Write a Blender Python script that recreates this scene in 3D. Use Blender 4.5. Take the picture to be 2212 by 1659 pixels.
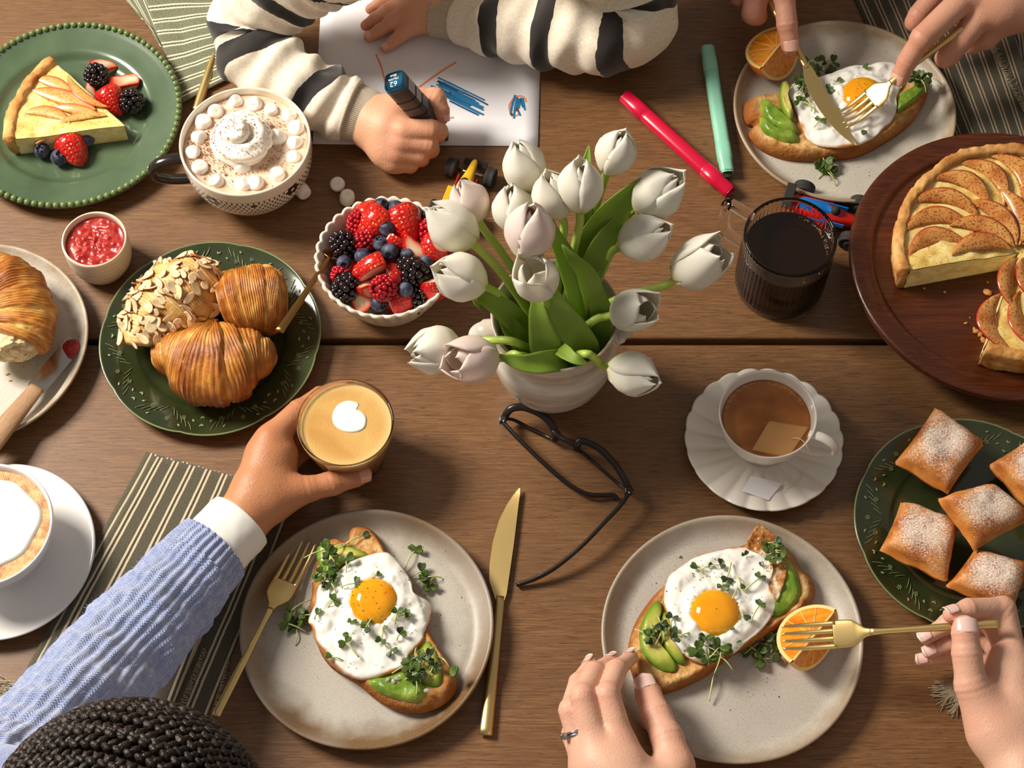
import bpy, math, random
import numpy as np
from mathutils import Vector, Matrix, Euler
for o in list(bpy.data.objects): bpy.data.objects.remove(o, do_unlink=True)
SC = bpy.context.scene
COL = SC.collection
PI = math.pi
# ---------------------------------------------------------------- camera (table top is z = 0, +y runs away from the viewer)
FPX, TH, CAMH = 3900.0, math.radians(62.9), 1.6
CAMY = -CAMH / math.tan(TH)
cam = bpy.data.objects.new('camera', bpy.data.cameras.new('camera'))
cam.data.sensor_width = 36.0; cam.data.lens = 36.0 * FPX / 2212.0
cam.data.clip_start = 0.05; cam.data.clip_end = 50
cam.location = (0, CAMY, CAMH); cam.rotation_euler = (PI / 2 - TH, 0, 0)
COL.objects.link(cam); SC.camera = cam
# ---------------------------------------------------------------- world and light
W = bpy.data.worlds.new('room_ambient'); SC.world = W; W.use_nodes = True
W.node_tree.nodes['Background'].inputs[0].default_value = (1.0, 0.93, 0.84, 1)
W.node_tree.nodes['Background'].inputs[1].default_value = 0.23
def area_light(name, loc, target, size, energy, color):
    l = bpy.data.lights.new(name, 'AREA'); l.shape = 'RECTANGLE'; l.size, l.size_y = size
    l.energy = energy; l.color = color
    o = bpy.data.objects.new(name, l); COL.objects.link(o); o.location = loc
    o.rotation_euler = (Vector(target) - Vector(loc)).to_track_quat('-Z', 'Y').to_euler()
    return o
area_light('window_light', (-1.78, 0.68, 1.76), (-0.10, -0.10, 0.0), (0.75, 0.75), 108.0, (1.0, 0.915, 0.80))
SC.view_settings.view_transform = 'Standard'; SC.view_settings.look = 'None'
SC.view_settings.gamma = 1.0; SC.view_settings.exposure = 0.0; SC.view_settings.use_curve_mapping = False

# ---------------------------------------------------------------- helpers: pixel of the 2212x1659 frame -> point of the place at height h
def P(px, py, h=0.0):
    u, v = (px - 1106.0) / FPX, (829.5 - py) / FPX
    d = Vector((u, math.cos(TH) + v * math.sin(TH), -math.sin(TH) + v * math.cos(TH)))
    t = (h - CAMH) / d.z
    return Vector((0, CAMY, CAMH)) + d * t
def S(px, py, h=0.0):          # pixels per metre there
    v = (829.5 - py) / FPX
    return FPX * (math.sin(TH) - v * math.cos(TH)) / (CAMH - h)
def clock(px, py, cx, cy, asp=.85):
    """clock-face word for where a pixel lies around a centre"""
    h = int(round(math.degrees(math.atan2(px - cx, (cy - py) / asp)) / 30.0)) % 12
    return ('twelve', 'one', 'two', 'three', 'four', 'five', 'six', 'seven', 'eight', 'nine', 'ten', 'eleven')[h] + " o'clock"
def A(*pts): return np.array([tuple(p) for p in pts], dtype=float)
def PA(lst, h=0.0): return np.array([tuple(P(p[0], p[1], p[2] if len(p) > 2 else h)) for p in lst])

# ---------------------------------------------------------------- helpers: objects
def me_from(verts, faces, smooth=True, uv=None, name='m'):
    me = bpy.data.meshes.new(name)
    verts = np.asarray(verts, dtype=np.float32)
    if isinstance(faces, np.ndarray) and faces.ndim == 2:
        n, k = faces.shape
        me.vertices.add(len(verts)); me.vertices.foreach_set('co', verts.ravel())
        me.loops.add(n * k); me.loops.foreach_set('vertex_index', faces.ravel().astype(np.int32))
        me.polygons.add(n); me.polygons.foreach_set('loop_start', np.arange(0, n * k, k, dtype=np.int32))
        me.polygons.foreach_set('loop_total', np.full(n, k, dtype=np.int32))
        me.update(calc_edges=True)
    else:
        me.from_pydata([tuple(map(float, v)) for v in verts], [], [tuple(map(int, f)) for f in faces]); me.update()
    if smooth: me.polygons.foreach_set('use_smooth', np.ones(len(me.polygons), dtype=bool))
    if uv is not None:
        lay = me.uv_layers.new(name='UVMap')
        li = np.empty(len(me.loops), dtype=np.int32); me.loops.foreach_get('vertex_index', li)
        lay.data.foreach_set('uv', np.asarray(uv, dtype=np.float32)[li].ravel())
    return me
def attr(me, name, vals):
    a = me.attributes.new(name, 'FLOAT', 'POINT'); a.data.foreach_set('value', np.asarray(vals, dtype=np.float32))
def tag(o, label=None, cat=None, group=None, kind=None):
    if label: o['label'] = label
    if cat: o['category'] = cat
    if group: o['group'] = group
    if kind: o['kind'] = kind
    return o
def thing(name, label, cat, loc=(0, 0, 0), group=None, rz=0.0):
    o = bpy.data.objects.new(name, None); COL.objects.link(o); o.empty_display_size = 0.02
    o.location = loc; o.rotation_euler = (0, 0, rz)
    return tag(o, label, cat, group)
def ob(name, me, mat=None, parent=None, loc=None, rot=None, scale=None, world=False, label=None):
    """link a mesh; world=True: its vertices are world coordinates and are moved into the parent's (unrotated) frame"""
    if mat is not None and not me.materials: me.materials.append(mat)
    o = bpy.data.objects.new(name, me); COL.objects.link(o)
    if parent is not None: o.parent = parent
    if world and parent is not None:
        p = Vector(parent.location)
        if parent.parent is not None: p = p + Vector(parent.parent.location)
        o.location = -p
    if loc is not None: o.location = loc
    if rot is not None: o.rotation_euler = rot
    if scale is not None: o.scale = (scale,) * 3 if isinstance(scale, (int, float)) else scale
    if label: o['label'] = label
    return o
def solo(name, me, mat, label, cat, group=None, loc=None, rot=None, scale=None):
    """a thing that is one mesh; origin moved to the base of its bounds"""
    if loc is None:
        n = len(me.vertices); co = np.empty(n * 3, dtype=np.float32); me.vertices.foreach_get('co', co); co = co.reshape(-1, 3)
        c = (co.min(0) + co.max(0)) / 2; c[2] = co[:, 2].min()
        co -= c; me.vertices.foreach_set('co', co.ravel()); me.update(); loc = tuple(map(float, c))
    o = ob(name, me, mat, None, loc, rot, scale)
    return tag(o, label, cat, group)
def copy_tree(o, parent=None):
    c = o.copy(); COL.objects.link(c); c.parent = parent
    for ch in o.children: copy_tree(ch, c)
    return c
def mod_solid(o, t, off=0.0):
    m = o.modifiers.new('solid', 'SOLIDIFY'); m.thickness = t; m.offset = off; return o
def mod_sub(o, n=1):
    m = o.modifiers.new('sub', 'SUBSURF'); m.levels = n; m.render_levels = n; return o
def mod_bevel(o, w, n=2):
    m = o.modifiers.new('bevel', 'BEVEL'); m.width = w; m.segments = n; m.limit_method = 'ANGLE'; return o

# ---------------------------------------------------------------- helpers: numpy noise and geometry
def _hash(ix, iy, iz, s):
    h = (ix * 374761393 + iy * 668265263 + iz * 1440662683 + s * 974634617) & 0xffffffff
    h = ((h ^ (h >> 13)) * 1274126177) & 0xffffffff
    return ((h ^ (h >> 16)) & 0xffffff) / float(0xffffff)
def vn(p, f=1.0, s=0):
    p = np.asarray(p, dtype=float) * f + 917.3
    i = np.floor(p).astype(np.int64); t = p - i; t = t * t * (3 - 2 * t)
    r = 0
    for a in (0, 1):
        for b in (0, 1):
            for c in (0, 1):
                w = (t[..., 0] if a else 1 - t[..., 0]) * (t[..., 1] if b else 1 - t[..., 1]) * (t[..., 2] if c else 1 - t[..., 2])
                r = r + w * _hash(i[..., 0] + a, i[..., 1] + b, i[..., 2] + c, s)
    return r * 2 - 1
def fbm(p, f=1.0, o=3, s=0):
    r, a = 0, 1.0
    for k in range(o): r = r + a * vn(p, f, s + k); f *= 2.03; a *= 0.5
    return r
def grid_faces(nu, nv, wrapu=False, wrapv=False):
    u = np.arange(nu if wrapu else nu - 1); v = np.arange(nv if wrapv else nv - 1)
    U, V = np.meshgrid(u, v, indexing='ij'); U, V = U.ravel(), V.ravel(); U1, V1 = (U + 1) % nu, (V + 1) % nv
    return np.stack([U * nv + V, U1 * nv + V, U1 * nv + V1, U * nv + V1], 1)
def spline(pts, n, closed=False):
    """Catmull-Rom through points (any dimension), n samples evenly by arc length"""
    p = np.asarray(pts, dtype=float); m = len(p)
    q = np.vstack([p[-1], p, p[0], p[1]]) if closed else np.vstack([2 * p[0] - p[1], p, 2 * p[-1] - p[-2]])
    out = []; segs = m if closed else m - 1; k = 24
    for i in range(segs):
        t = np.linspace(0, 1, k, endpoint=False)[:, None]
        a, b, c, d = q[i], q[i + 1], q[i + 2], q[i + 3]
        out.append(0.5 * (2 * b + (c - a) * t + (2 * a - 5 * b + 4 * c - d) * t ** 2 + (3 * b - a - 3 * c + d) * t ** 3))
    out.append((p[0] if closed else p[-1])[None]); out = np.vstack(out)
    dm = min(3, out.shape[1])
    L = np.r_[0, np.cumsum(np.linalg.norm(np.diff(out[:, :dm], axis=0), axis=1))]
    s = np.linspace(0, L[-1], n, endpoint=not closed)
    return np.stack([np.interp(s, L, out[:, j]) for j in range(out.shape[1])], 1)
def frames(path, up=(0, 0, 1)):
    T = np.gradient(path, axis=0); T /= np.linalg.norm(T, axis=1)[:, None] + 1e-12
    N = np.zeros_like(T); n = np.array(up, dtype=float)
    for i in range(len(T)):
        n = n - T[i] * np.dot(n, T[i]); l = np.linalg.norm(n)
        if l < 1e-6: n = np.array((0.3, 1, 0.2)); n = n - T[i] * np.dot(n, T[i]); l = np.linalg.norm(n)
        n = n / l; N[i] = n
    return T, N, np.cross(T, N)
def sweep(path, rad, seg=16, up=(0, 0, 1), ry=None, caps=True, disp=None, reset_up=False, roundcap=False):
    """tube along path; rad: radius or array (across B), ry: radius along N (up); disp(u,theta,pts,normals)->offset. uv=(length,theta)"""
    path = np.asarray(path, dtype=float); n = len(path)
    T, N, B = frames(path, up)
    if reset_up:
        upv = np.array(up, dtype=float); N = upv[None] - T * (T @ upv)[:, None]; N /= np.linalg.norm(N, axis=1)[:, None] + 1e-9; B = np.cross(T, N)
    ra = np.broadcast_to(np.asarray(rad, dtype=float), (n,)); rb = ra if ry is None else np.broadcast_to(np.asarray(ry, dtype=float), (n,))
    th = np.linspace(0, 2 * PI, seg, endpoint=False)
    D = np.cos(th)[None, :, None] * B[:, None] * ra[:, None, None] + np.sin(th)[None, :, None] * N[:, None] * rb[:, None, None]
    V = path[:, None] + D
    L = np.r_[0, np.cumsum(np.linalg.norm(np.diff(path, axis=0), axis=1))]
    if disp is not None:
        Nn = np.cos(th)[None, :, None] * B[:, None] + np.sin(th)[None, :, None] * N[:, None]
        U = np.broadcast_to((L / L[-1])[:, None], (n, seg)); TT = np.broadcast_to(th[None], (n, seg))
        V = V + Nn * disp(U, TT, V, Nn)[..., None]
    uv = np.stack([np.broadcast_to(L[:, None], (n, seg)), np.broadcast_to(th[None] / (2 * PI), (n, seg))], -1).reshape(-1, 2)
    V = V.reshape(-1, 3); F = grid_faces(n, seg, False, True)
    if caps:
        c0, c1 = len(V), len(V) + 1
        e0, e1 = path[0], path[-1]
        if roundcap: e0 = e0 - T[0] * ra[0] * .6; e1 = e1 + T[-1] * ra[-1] * .6
        V = np.vstack([V, e0, e1]); uv = np.vstack([uv, [0, 0], [L[-1], 0]])
        j = np.arange(seg); j1 = (j + 1) % seg
        f0 = np.stack([np.full(seg, c0), j1, j, j], 1); f1 = np.stack([np.full(seg, c1), (n - 1) * seg + j, (n - 1) * seg + j1, (n - 1) * seg + j1], 1)
        fl = [tuple(f) for f in F] + [tuple(f[2::-1]) for f in f0] + [tuple(f[2::-1]) for f in f1]
        return V, fl, uv
    return V, F, uv
def sw(path, rad, seg=16, **k):
    v, f, uv = sweep(path, rad, seg, **k); return me_from(v, f, True, uv)
def lathe(prof, seg=64, rf=None, smooth=True):
    """profile [(r,z)...] from inside-bottom around to outside-bottom; rf(theta,r,z,i)->(r,z)"""
    pr = np.asarray(prof, dtype=float); n = len(pr)
    th = np.linspace(0, 2 * PI, seg, endpoint=False)
    R = np.broadcast_to(pr[:, 0:1], (n, seg)).copy(); Z = np.broadcast_to(pr[:, 1:2], (n, seg)).copy()
    if rf is not None:
        for i in range(n): R[i], Z[i] = rf(th, R[i], Z[i], i / (n - 1.0))
    V = np.stack([R * np.cos(th), R * np.sin(th), Z], -1).reshape(-1, 3)
    F = grid_faces(n, seg, False, True)
    me = me_from(V, F, smooth); return me
def smooth_prof(pts, n=60): return spline(pts, n)
def outline_blob(outline, top, zb=0.0, rings=14, n=96, noise=0.0, bottom=True, center=None, edge=None, seed=0):
    """star-shaped slab: outline world xy points (closed), top(t,x,y)->z with t=0 centre..1 edge, flat bottom zb"""
    o = spline(np.asarray(outline, dtype=float)[:, :2], n, closed=True)
    if (o[:, 0] * np.roll(o[:, 1], -1) - np.roll(o[:, 0], -1) * o[:, 1]).sum() < 0: o = o[::-1]
    c = o.mean(0) if center is None else np.asarray(center)[:2]
    t = np.linspace(0, 1, rings + 1)[1:] ** 0.85
    X = c + (o - c)[None] * t[:, None, None]
    Z = top(np.broadcast_to(t[:, None], X.shape[:2]), X[..., 0], X[..., 1])
    V = np.concatenate([X, Z[..., None]], -1).reshape(-1, 3)
    z0 = top(np.zeros(1), np.array([c[0]]), np.array([c[1]]))[0]
    F = [tuple(f) for f in grid_faces(rings, n, False, True)]
    k = len(V); V = np.vstack([V, [c[0], c[1], z0]])
    for j in range(n): F.append((k, j, (j + 1) % n))
    if bottom:
        a = len(V); zbv = zb if np.ndim(zb) == 0 else 0
        V = np.vstack([V, np.c_[c + (o - c) * 0.985, np.full(n, zbv)], [c[0], c[1], zbv]])
        e = (rings - 1) * n
        for j in range(n):
            j1 = (j + 1) % n
            F.append((e + j, a + j, a + j1, e + j1)); F.append((a + j, a + n, a + j1))
    tt = np.r_[np.repeat(t, n), 0.0, (np.ones(n + 1) if bottom else [])]
    me = me_from(V, F); attr(me, 'edge', tt[:len(V)]); return me
def join_me(parts, smooth=True):
    """[(V,F)...] -> one mesh"""
    VV, FF, k = [], [], 0
    for v, f in parts:
        v = np.asarray(v, dtype=float); VV.append(v); FF += [tuple(int(i) + k for i in g) for g in f]; k += len(v)
    return me_from(np.vstack(VV), FF, smooth)
def ell(n=8, m=6, r=(1, 1, 1), c=(0, 0, 0), R=None):
    """low-poly ellipsoid (V,F)"""
    ph = np.linspace(0, PI, m + 1)[1:-1]; th = np.linspace(0, 2 * PI, n, endpoint=False)
    V = np.stack([np.sin(ph)[:, None] * np.cos(th), np.sin(ph)[:, None] * np.sin(th), np.broadcast_to(np.cos(ph)[:, None], (m - 1, n))], -1).reshape(-1, 3)
    F = [tuple(f) for f in grid_faces(m - 1, n, False, True)]
    k = len(V); V = np.vstack([V, [0, 0, 1], [0, 0, -1]])
    for j in range(n): F.append((k, j, (j + 1) % n)); F.append((k + 1, (m - 2) * n + (j + 1) % n, (m - 2) * n + j))
    V = V * np.array(r)
    if R is not None: V = V @ np.array(R).T
    return V + np.array(c), F
def rotm(x=0, y=0, z=0): return np.array(Euler((x, y, z)).to_matrix())
def box_vf(sx, sy, sz, c=(0, 0, 0)):
    V = np.array([(x, y, z) for z in (-.5, .5) for y in (-.5, .5) for x in (-.5, .5)]) * (sx, sy, sz) + np.array(c)
    return V, [(0, 2, 3, 1), (4, 5, 7, 6), (0, 1, 5, 4), (2, 6, 7, 3), (0, 4, 6, 2), (1, 3, 7, 5)]
def tubes(polys, r, seg=6):
    """several thin tubes joined: [(pts, n)]"""
    out = []
    for p in polys:
        rr = r if not isinstance(p, tuple) else p[1]; q = p if not isinstance(p, tuple) else p[0]
        v, f, _ = sweep(np.asarray(q, dtype=float), rr, seg); out.append((v, f))
    return join_me(out)
# ---------------------------------------------------------------- helpers: signed distance field -> surface nets
def roundcone(p, a, b, r1, r2):
    a, b = np.asarray(a, dtype=np.float32), np.asarray(b, dtype=np.float32)
    ba = b - a; l2 = float(ba @ ba) + 1e-12; rr = r1 - r2
    if rr * rr >= l2 * .98:
        c, r = (a, r1) if r1 > r2 else (b, r2); return np.sqrt(((p - c) ** 2).sum(-1)) - r
    a2 = l2 - rr * rr; il2 = 1 / l2; pa = p - a
    y = pa @ ba; z = y - l2; q = pa * l2 - ba * y[..., None]; x2 = (q * q).sum(-1); y2 = y * y * l2; z2 = z * z * l2
    k = np.sign(rr) * rr * rr * x2
    d = (np.sqrt(x2 * a2 * il2) + y * rr) * il2 - r1
    d = np.where(np.sign(y) * a2 * y2 < k, np.sqrt(x2 + y2) * il2 - r1, d)
    return np.where(np.sign(z) * a2 * z2 > k, np.sqrt(x2 + z2) * il2 - r2, d)
def smin(a, b, k):
    if k <= 0: return np.minimum(a, b)
    h = np.maximum(k - np.abs(a - b), 0) / k
    return np.minimum(a, b) - h * h * k * .25
class Field:
    """scalar field on a grid that is fine (h) inside the boxes `fine` and coarse (hc) elsewhere along each axis"""
    def __init__(s, lo, hi, h, fine=None, hc=None):
        s.ax = []
        for i in range(3):
            a, b = float(lo[i]) - 3 * (hc or h), float(hi[i]) + 3 * (hc or h)
            if fine is None: s.ax.append(np.arange(a, b + h, h, dtype=np.float32)); continue
            q = [a]
            while q[-1] < b: q.append(q[-1] + (h if any(f0[i] - .012 <= q[-1] <= f1[i] + .006 for f0, f1 in fine) else hc))
            s.ax.append(np.array(q, dtype=np.float32))
        s.n = tuple(len(a) for a in s.ax); s.m = (hc or h)
    def new(s): return np.full(s.n, 0.05, dtype=np.float32)
    def cone(s, F, a, b, r1, r2, k):
        m = max(r1, r2) + k + 3 * s.m; lo = np.minimum(a, b) - m; hi = np.maximum(a, b) + m
        sl = tuple(slice(int(np.searchsorted(s.ax[i], lo[i])), int(np.searchsorted(s.ax[i], hi[i]))) for i in range(3))
        if any(q.stop <= q.start for q in sl): return
        g = np.stack(np.meshgrid(*[s.ax[i][sl[i]] for i in range(3)], indexing='ij'), -1)
        F[sl] = smin(F[sl], roundcone(g, a, b, r1, r2).astype(np.float32), k)
    def mesh(s, F):
        I = F < 0; nx, ny, nz = F.shape
        cnt = np.zeros((nx - 1, ny - 1, nz - 1), dtype=np.int8)
        cor = [(a, b, c) for a in (0, 1) for b in (0, 1) for c in (0, 1)]
        for q in cor: cnt += I[q[0]:nx - 1 + q[0], q[1]:ny - 1 + q[1], q[2]:nz - 1 + q[2]]
        idx = np.argwhere((cnt > 0) & (cnt < 8)); vid = np.full(cnt.shape, -1, dtype=np.int64)
        vid[tuple(idx.T)] = np.arange(len(idx)); acc = np.zeros((len(idx), 3)); num = np.zeros(len(idx))
        for q in cor:
            for d in range(3):
                if q[d]: continue
                r = list(q); r[d] = 1
                fa = F[tuple((idx + q).T)]; fb = F[tuple((idx + r).T)]
                m = (fa < 0) != (fb < 0); t = np.where(m, fa / np.where(m, fa - fb, 1), 0)
                acc += np.where(m[:, None], np.array(q, dtype=float)[None] + np.eye(3)[d][None] * t[:, None], 0); num += m
        pos = idx + acc / num[:, None]; V = np.stack([np.interp(pos[:, i], np.arange(len(s.ax[i])), s.ax[i]) for i in range(3)], 1)
        faces = []
        for d in range(3):
            e1, e2 = np.eye(3, dtype=int)[(d + 1) % 3], np.eye(3, dtype=int)[(d + 2) % 3]; ed = np.eye(3, dtype=int)[d]
            A0 = I[tuple(slice(0, F.shape[i] - ed[i]) for i in range(3))]; A1 = I[tuple(slice(ed[i], F.shape[i]) for i in range(3))]
            e = np.argwhere(A0 != A1); e = e[(e[:, (d + 1) % 3] > 0) & (e[:, (d + 2) % 3] > 0) & (e[:, (d + 1) % 3] < F.shape[(d + 1) % 3] - 1) & (e[:, (d + 2) % 3] < F.shape[(d + 2) % 3] - 1)]
            q = np.stack([vid[tuple((e - e1 - e2).T)], vid[tuple((e - e2).T)], vid[tuple(e.T)], vid[tuple((e - e1).T)]], 1)
            fl = I[tuple(e.T)]; q[~fl] = q[~fl][:, ::-1]; faces.append(q)
        return V, np.vstack(faces)
def lap(V, F, it=2, w=0.5):
    e = np.vstack([F[:, [0, 1]], F[:, [1, 2]], F[:, [2, 3]], F[:, [3, 0]]]); n = len(V)
    d = np.bincount(e[:, 0], minlength=n) + np.bincount(e[:, 1], minlength=n)
    for _ in range(it):
        a = np.zeros_like(V)
        for j in range(3):
            a[:, j] = np.bincount(e[:, 0], V[e[:, 1], j], n) + np.bincount(e[:, 1], V[e[:, 0], j], n)
        V = V * (1 - w) + w * a / np.maximum(d, 1)[:, None]
    return V
# ---------------------------------------------------------------- materials (all procedural)
def rgb(r, g, b):
    f = lambda c: c / 12.92 if c <= 0.04045 else ((c + 0.055) / 1.055) ** 2.4
    return (f(r / 255.0), f(g / 255.0), f(b / 255.0), 1.0)
class Mat:
    def __init__(s, name, color=(0.5, 0.5, 0.5, 1), rough=0.5, metal=0.0, spec=None, trans=0.0, ior=None, sss=0.0, sssr=(1, .3, .15), sssc=0.01, sheen=0.0, coat=0.0, coatr=0.1):
        s.m = bpy.data.materials.new(name); s.m.use_nodes = True; s.nt = s.m.node_tree; s.b = s.nt.nodes['Principled BSDF']
        i = s.b.inputs; i['Base Color'].default_value = color; i['Roughness'].default_value = rough; i['Metallic'].default_value = metal
        if spec is not None: i['Specular IOR Level'].default_value = spec
        i['Transmission Weight'].default_value = trans
        if ior: i['IOR'].default_value = ior
        if sss: i['Subsurface Weight'].default_value = sss; i['Subsurface Radius'].default_value = sssr; i['Subsurface Scale'].default_value = sssc
        if sheen: i['Sheen Weight'].default_value = sheen; i['Sheen Roughness'].default_value = .6
        if coat: i['Coat Weight'].default_value = coat; i['Coat Roughness'].default_value = coatr
        s._tc = None
    def set(s, sock, v):
        if isinstance(v, bpy.types.NodeSocket): s.nt.links.new(v, sock)
        else: sock.default_value = v
    def N(s, t, ins=None, out=0, **props):
        n = s.nt.nodes.new('ShaderNode' + t)
        for k, v in props.items(): setattr(n, k, v)
        for k, v in (ins or {}).items(): s.set(n.inputs[k], v)
        return n.outputs[out]
    def co(s, kind='Object'):
        if s._tc is None: s._tc = s.nt.nodes.new('ShaderNodeTexCoord')
        return s._tc.outputs[kind]
    def mp(s, scale=(1, 1, 1), loc=(0, 0, 0), rot=(0, 0, 0), kind='Object', vec=None):
        return s.N('Mapping', {'Vector': vec if vec is not None else s.co(kind), 'Scale': scale, 'Location': loc, 'Rotation': rot})
    def noise(s, scale, detail=4, vec=None, rough=0.55, dist=0.0, out=0):
        return s.N('TexNoise', {'Vector': vec if vec is not None else s.co(), 'Scale': scale, 'Detail': detail, 'Roughness': rough, 'Distortion': dist}, out)
    def vor(s, scale, vec=None, feature='F1', out=0, rnd=1.0):
        return s.N('TexVoronoi', {'Vector': vec if vec is not None else s.co(), 'Scale': scale, 'Randomness': rnd}, out, feature=feature)
    def ramp(s, fac, stops, interp='LINEAR'):
        n = s.nt.nodes.new('ShaderNodeValToRGB'); e = n.color_ramp.elements; n.color_ramp.interpolation = interp
        while len(e) < len(stops): e.new(0.5)
        for k, (p, c) in enumerate(stops): e[k].position = p; e[k].color = c if len(c) == 4 else (*c, 1)
        s.set(n.inputs[0], fac); return n.outputs[0]
    def bw(s, fac, a, b): return s.ramp(fac, [(a, (0, 0, 0, 1)), (b, (1, 1, 1, 1))]) if a <= b else s.ramp(fac, [(b, (1, 1, 1, 1)), (a, (0, 0, 0, 1))])
    def mix(s, fac, a, b, mode='MIX'):
        n = s.nt.nodes.new('ShaderNodeMix'); n.data_type = 'RGBA'; n.blend_type = mode
        s.set(n.inputs[0], fac); s.set(n.inputs[6], a); s.set(n.inputs[7], b); return n.outputs[2]
    def math(s, op, a, b=0.0, c=0.0):
        n = s.nt.nodes.new('ShaderNodeMath'); n.operation = op
        for k, v in enumerate((a, b, c)): s.set(n.inputs[k], v)
        return n.outputs[0]
    def sep(s, vec, i): return s.N('SeparateXYZ', {'Vector': vec}, i)
    def attrf(s, name): return s.N('Attribute', {}, 2, attribute_name=name)
    def rad(s):
        v = s.co(); return s.math('SQRT', s.math('ADD', s.math('POWER', s.sep(v, 0), 2.0), s.math('POWER', s.sep(v, 1), 2.0)))
    def bump(s, h, strength=0.3, dist=0.001):
        o = s.N('Bump', {'Height': h, 'Strength': strength, 'Distance': dist}); s.nt.links.new(o, s.b.inputs['Normal']); return s
    def col(s, v): s.set(s.b.inputs['Base Color'], v); return s
    def rgh(s, v): s.set(s.b.inputs['Roughness'], v); return s
MT = {}
def translucent(m, fac, tint):
    nt = m.nt; out = [n for n in nt.nodes if n.type == 'OUTPUT_MATERIAL'][0]; t = nt.nodes.new('ShaderNodeBsdfTranslucent'); mx = nt.nodes.new('ShaderNodeMixShader'); mx.inputs[0].default_value = fac
    bc = m.b.inputs['Base Color']
    if bc.links: nt.links.new(m.mix(0.5, bc.links[0].from_socket, tint), t.inputs[0])
    else: t.inputs[0].default_value = tint
    nt.links.new(m.b.outputs[0], mx.inputs[1]); nt.links.new(t.outputs[0], mx.inputs[2]); nt.links.new(mx.outputs[0], out.inputs[0])
def mk(name, *a, **k): MT[name] = Mat(name, *a, **k); return MT[name]
def mm(name): return MT[name].m

def wood(name, dark, mid, light, rough=0.45, sc=1.0, pore=0.6, spec=0.35):
    m = mk(name, mid, rough, spec=spec)
    v = m.mp((3.2 * sc, 62 * sc, 62 * sc)); rnd = m.N('ObjectInfo', {}, 5)
    off = m.N('VectorMath', {0: v, 1: m.N('CombineXYZ', {'X': m.math('MULTIPLY', rnd, 37.0), 'Y': m.math('MULTIPLY', rnd, 11.0)})}, operation='ADD')
    big = m.noise(1.6, 3, m.N('VectorMath', {0: m.mp((1.2 * sc, 5 * sc, 5 * sc)), 1: m.N('CombineXYZ', {'X': m.math('MULTIPLY', rnd, 31.0)})}, operation='ADD'), dist=1.2)
    fine = m.noise(9.0, 8, off, 0.72, 0.35)
    c = m.ramp(fine, [(0.28, dark), (0.50, mid), (0.72, light)])
    c = m.mix(m.math('MULTIPLY', m.bw(big, 0.38, 0.68), 0.42), c, m.mix(0.5, dark, mid))
    vp = m.mp((20 * sc, 400 * sc, 400 * sc)); pores = m.noise(3.0, 3, vp, 0.6, 0.5)
    pf = m.bw(pores, 0.60, 0.66)
    c = m.mix(m.math('MULTIPLY', pf, pore), c, tuple(x * 0.35 for x in dark[:3]) + (1,))
    m.col(c); m.bump(m.math('SUBTRACT', m.math('MULTIPLY', fine, 0.4), pf), 0.16, 0.0006)
    m.rgh(m.math('ADD', m.math('MULTIPLY', fine, 0.16), rough - 0.08)); return m
wood('oak_table', rgb(82, 53, 29), rgb(123, 86, 52), rgb(152, 112, 73), 0.41, 1.0, 0.75, 0.55)
wood('acacia_board', rgb(46, 19, 8), rgb(80, 36, 14), rgb(106, 54, 24), 0.30, 0.7, 0.15, 0.5)
wood('knife_wood', rgb(140, 104, 74), rgb(172, 136, 102), rgb(192, 158, 124), 0.5, 3.0, 0.35)
mk('floor_wood', rgb(70, 50, 36), 0.6)

def stoneware(name, base, brown, r0, r1, patch):
    m = mk(name, base, 0.42, spec=0.45)
    n1 = m.noise(9, 4); n2 = m.noise(900, 2); sp = m.vor(420)
    c = m.mix(m.math('MULTIPLY', m.bw(n1, 0.35, 0.7), 0.55), base, tuple(x * 0.74 for x in base[:3]) + (1,))
    r = m.math('ADD', m.rad(), m.math('MULTIPLY', m.math('SUBTRACT', m.noise(45, 6), 0.5), 0.030))
    edge = m.bw(r, r0, r1); w = m.math('MULTIPLY', edge, m.math('ADD', 1 - patch, m.math('MULTIPLY', m.bw(m.noise(5, 2), 0.42, 0.58), patch)))
    c = m.mix(w, c, brown)
    c = m.mix(m.math('MULTIPLY', m.bw(n2, 0.54, 0.66), 0.55), c, tuple(x * 0.45 for x in base[:3]) + (1,))
    c = m.mix(m.math('MULTIPLY', m.bw(sp, 0.13, 0.08), m.bw(m.noise(40, 2), 0.5, 0.56)), c, rgb(52, 40, 30))
    m.col(c); m.bump(n2, 0.15, 0.0004); return m
stoneware('stoneware_pale', rgb(205, 198, 184), rgb(160, 134, 100), 0.104, 0.1135, 0.3)
stoneware('stoneware_wash', rgb(198, 192, 180), rgb(116, 86, 50), 0.084, 0.106, 0.55)
stoneware('stoneware_grey', rgb(198, 191, 180), rgb(160, 142, 118), 0.100, 0.117, 0.5)
m = mk('stone_foot', rgb(120, 92, 62), 0.7)

def glaze(name, c0, c1, c2, rough=0.16):
    m = mk(name, c1, rough, spec=0.55, coat=0.5, coatr=0.08)
    n = m.noise(14, 3); m.col(m.ramp(n, [(0.3, c0), (0.55, c1), (0.8, c2)])); m.bump(m.noise(60, 2), 0.05, 0.001); return m
glaze('green_bead_glaze', rgb(66, 84, 60), rgb(80, 100, 74), rgb(94, 112, 88), 0.22)
glaze('green_bead', rgb(92, 112, 62), rgb(112, 132, 78), rgb(130, 148, 94), 0.18)
glaze('green_dark_glaze', rgb(36, 42, 20), rgb(50, 58, 32), rgb(68, 76, 48), 0.14)
mk('green_relief', rgb(120, 132, 88), 0.25, coat=0.4)
mk('porcelain', rgb(238, 232, 222), 0.16, spec=0.55, coat=0.4, coatr=0.05)
mk('porcelain_cream', rgb(240, 228, 208), 0.18, spec=0.5, coat=0.4, coatr=0.06)
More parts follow.
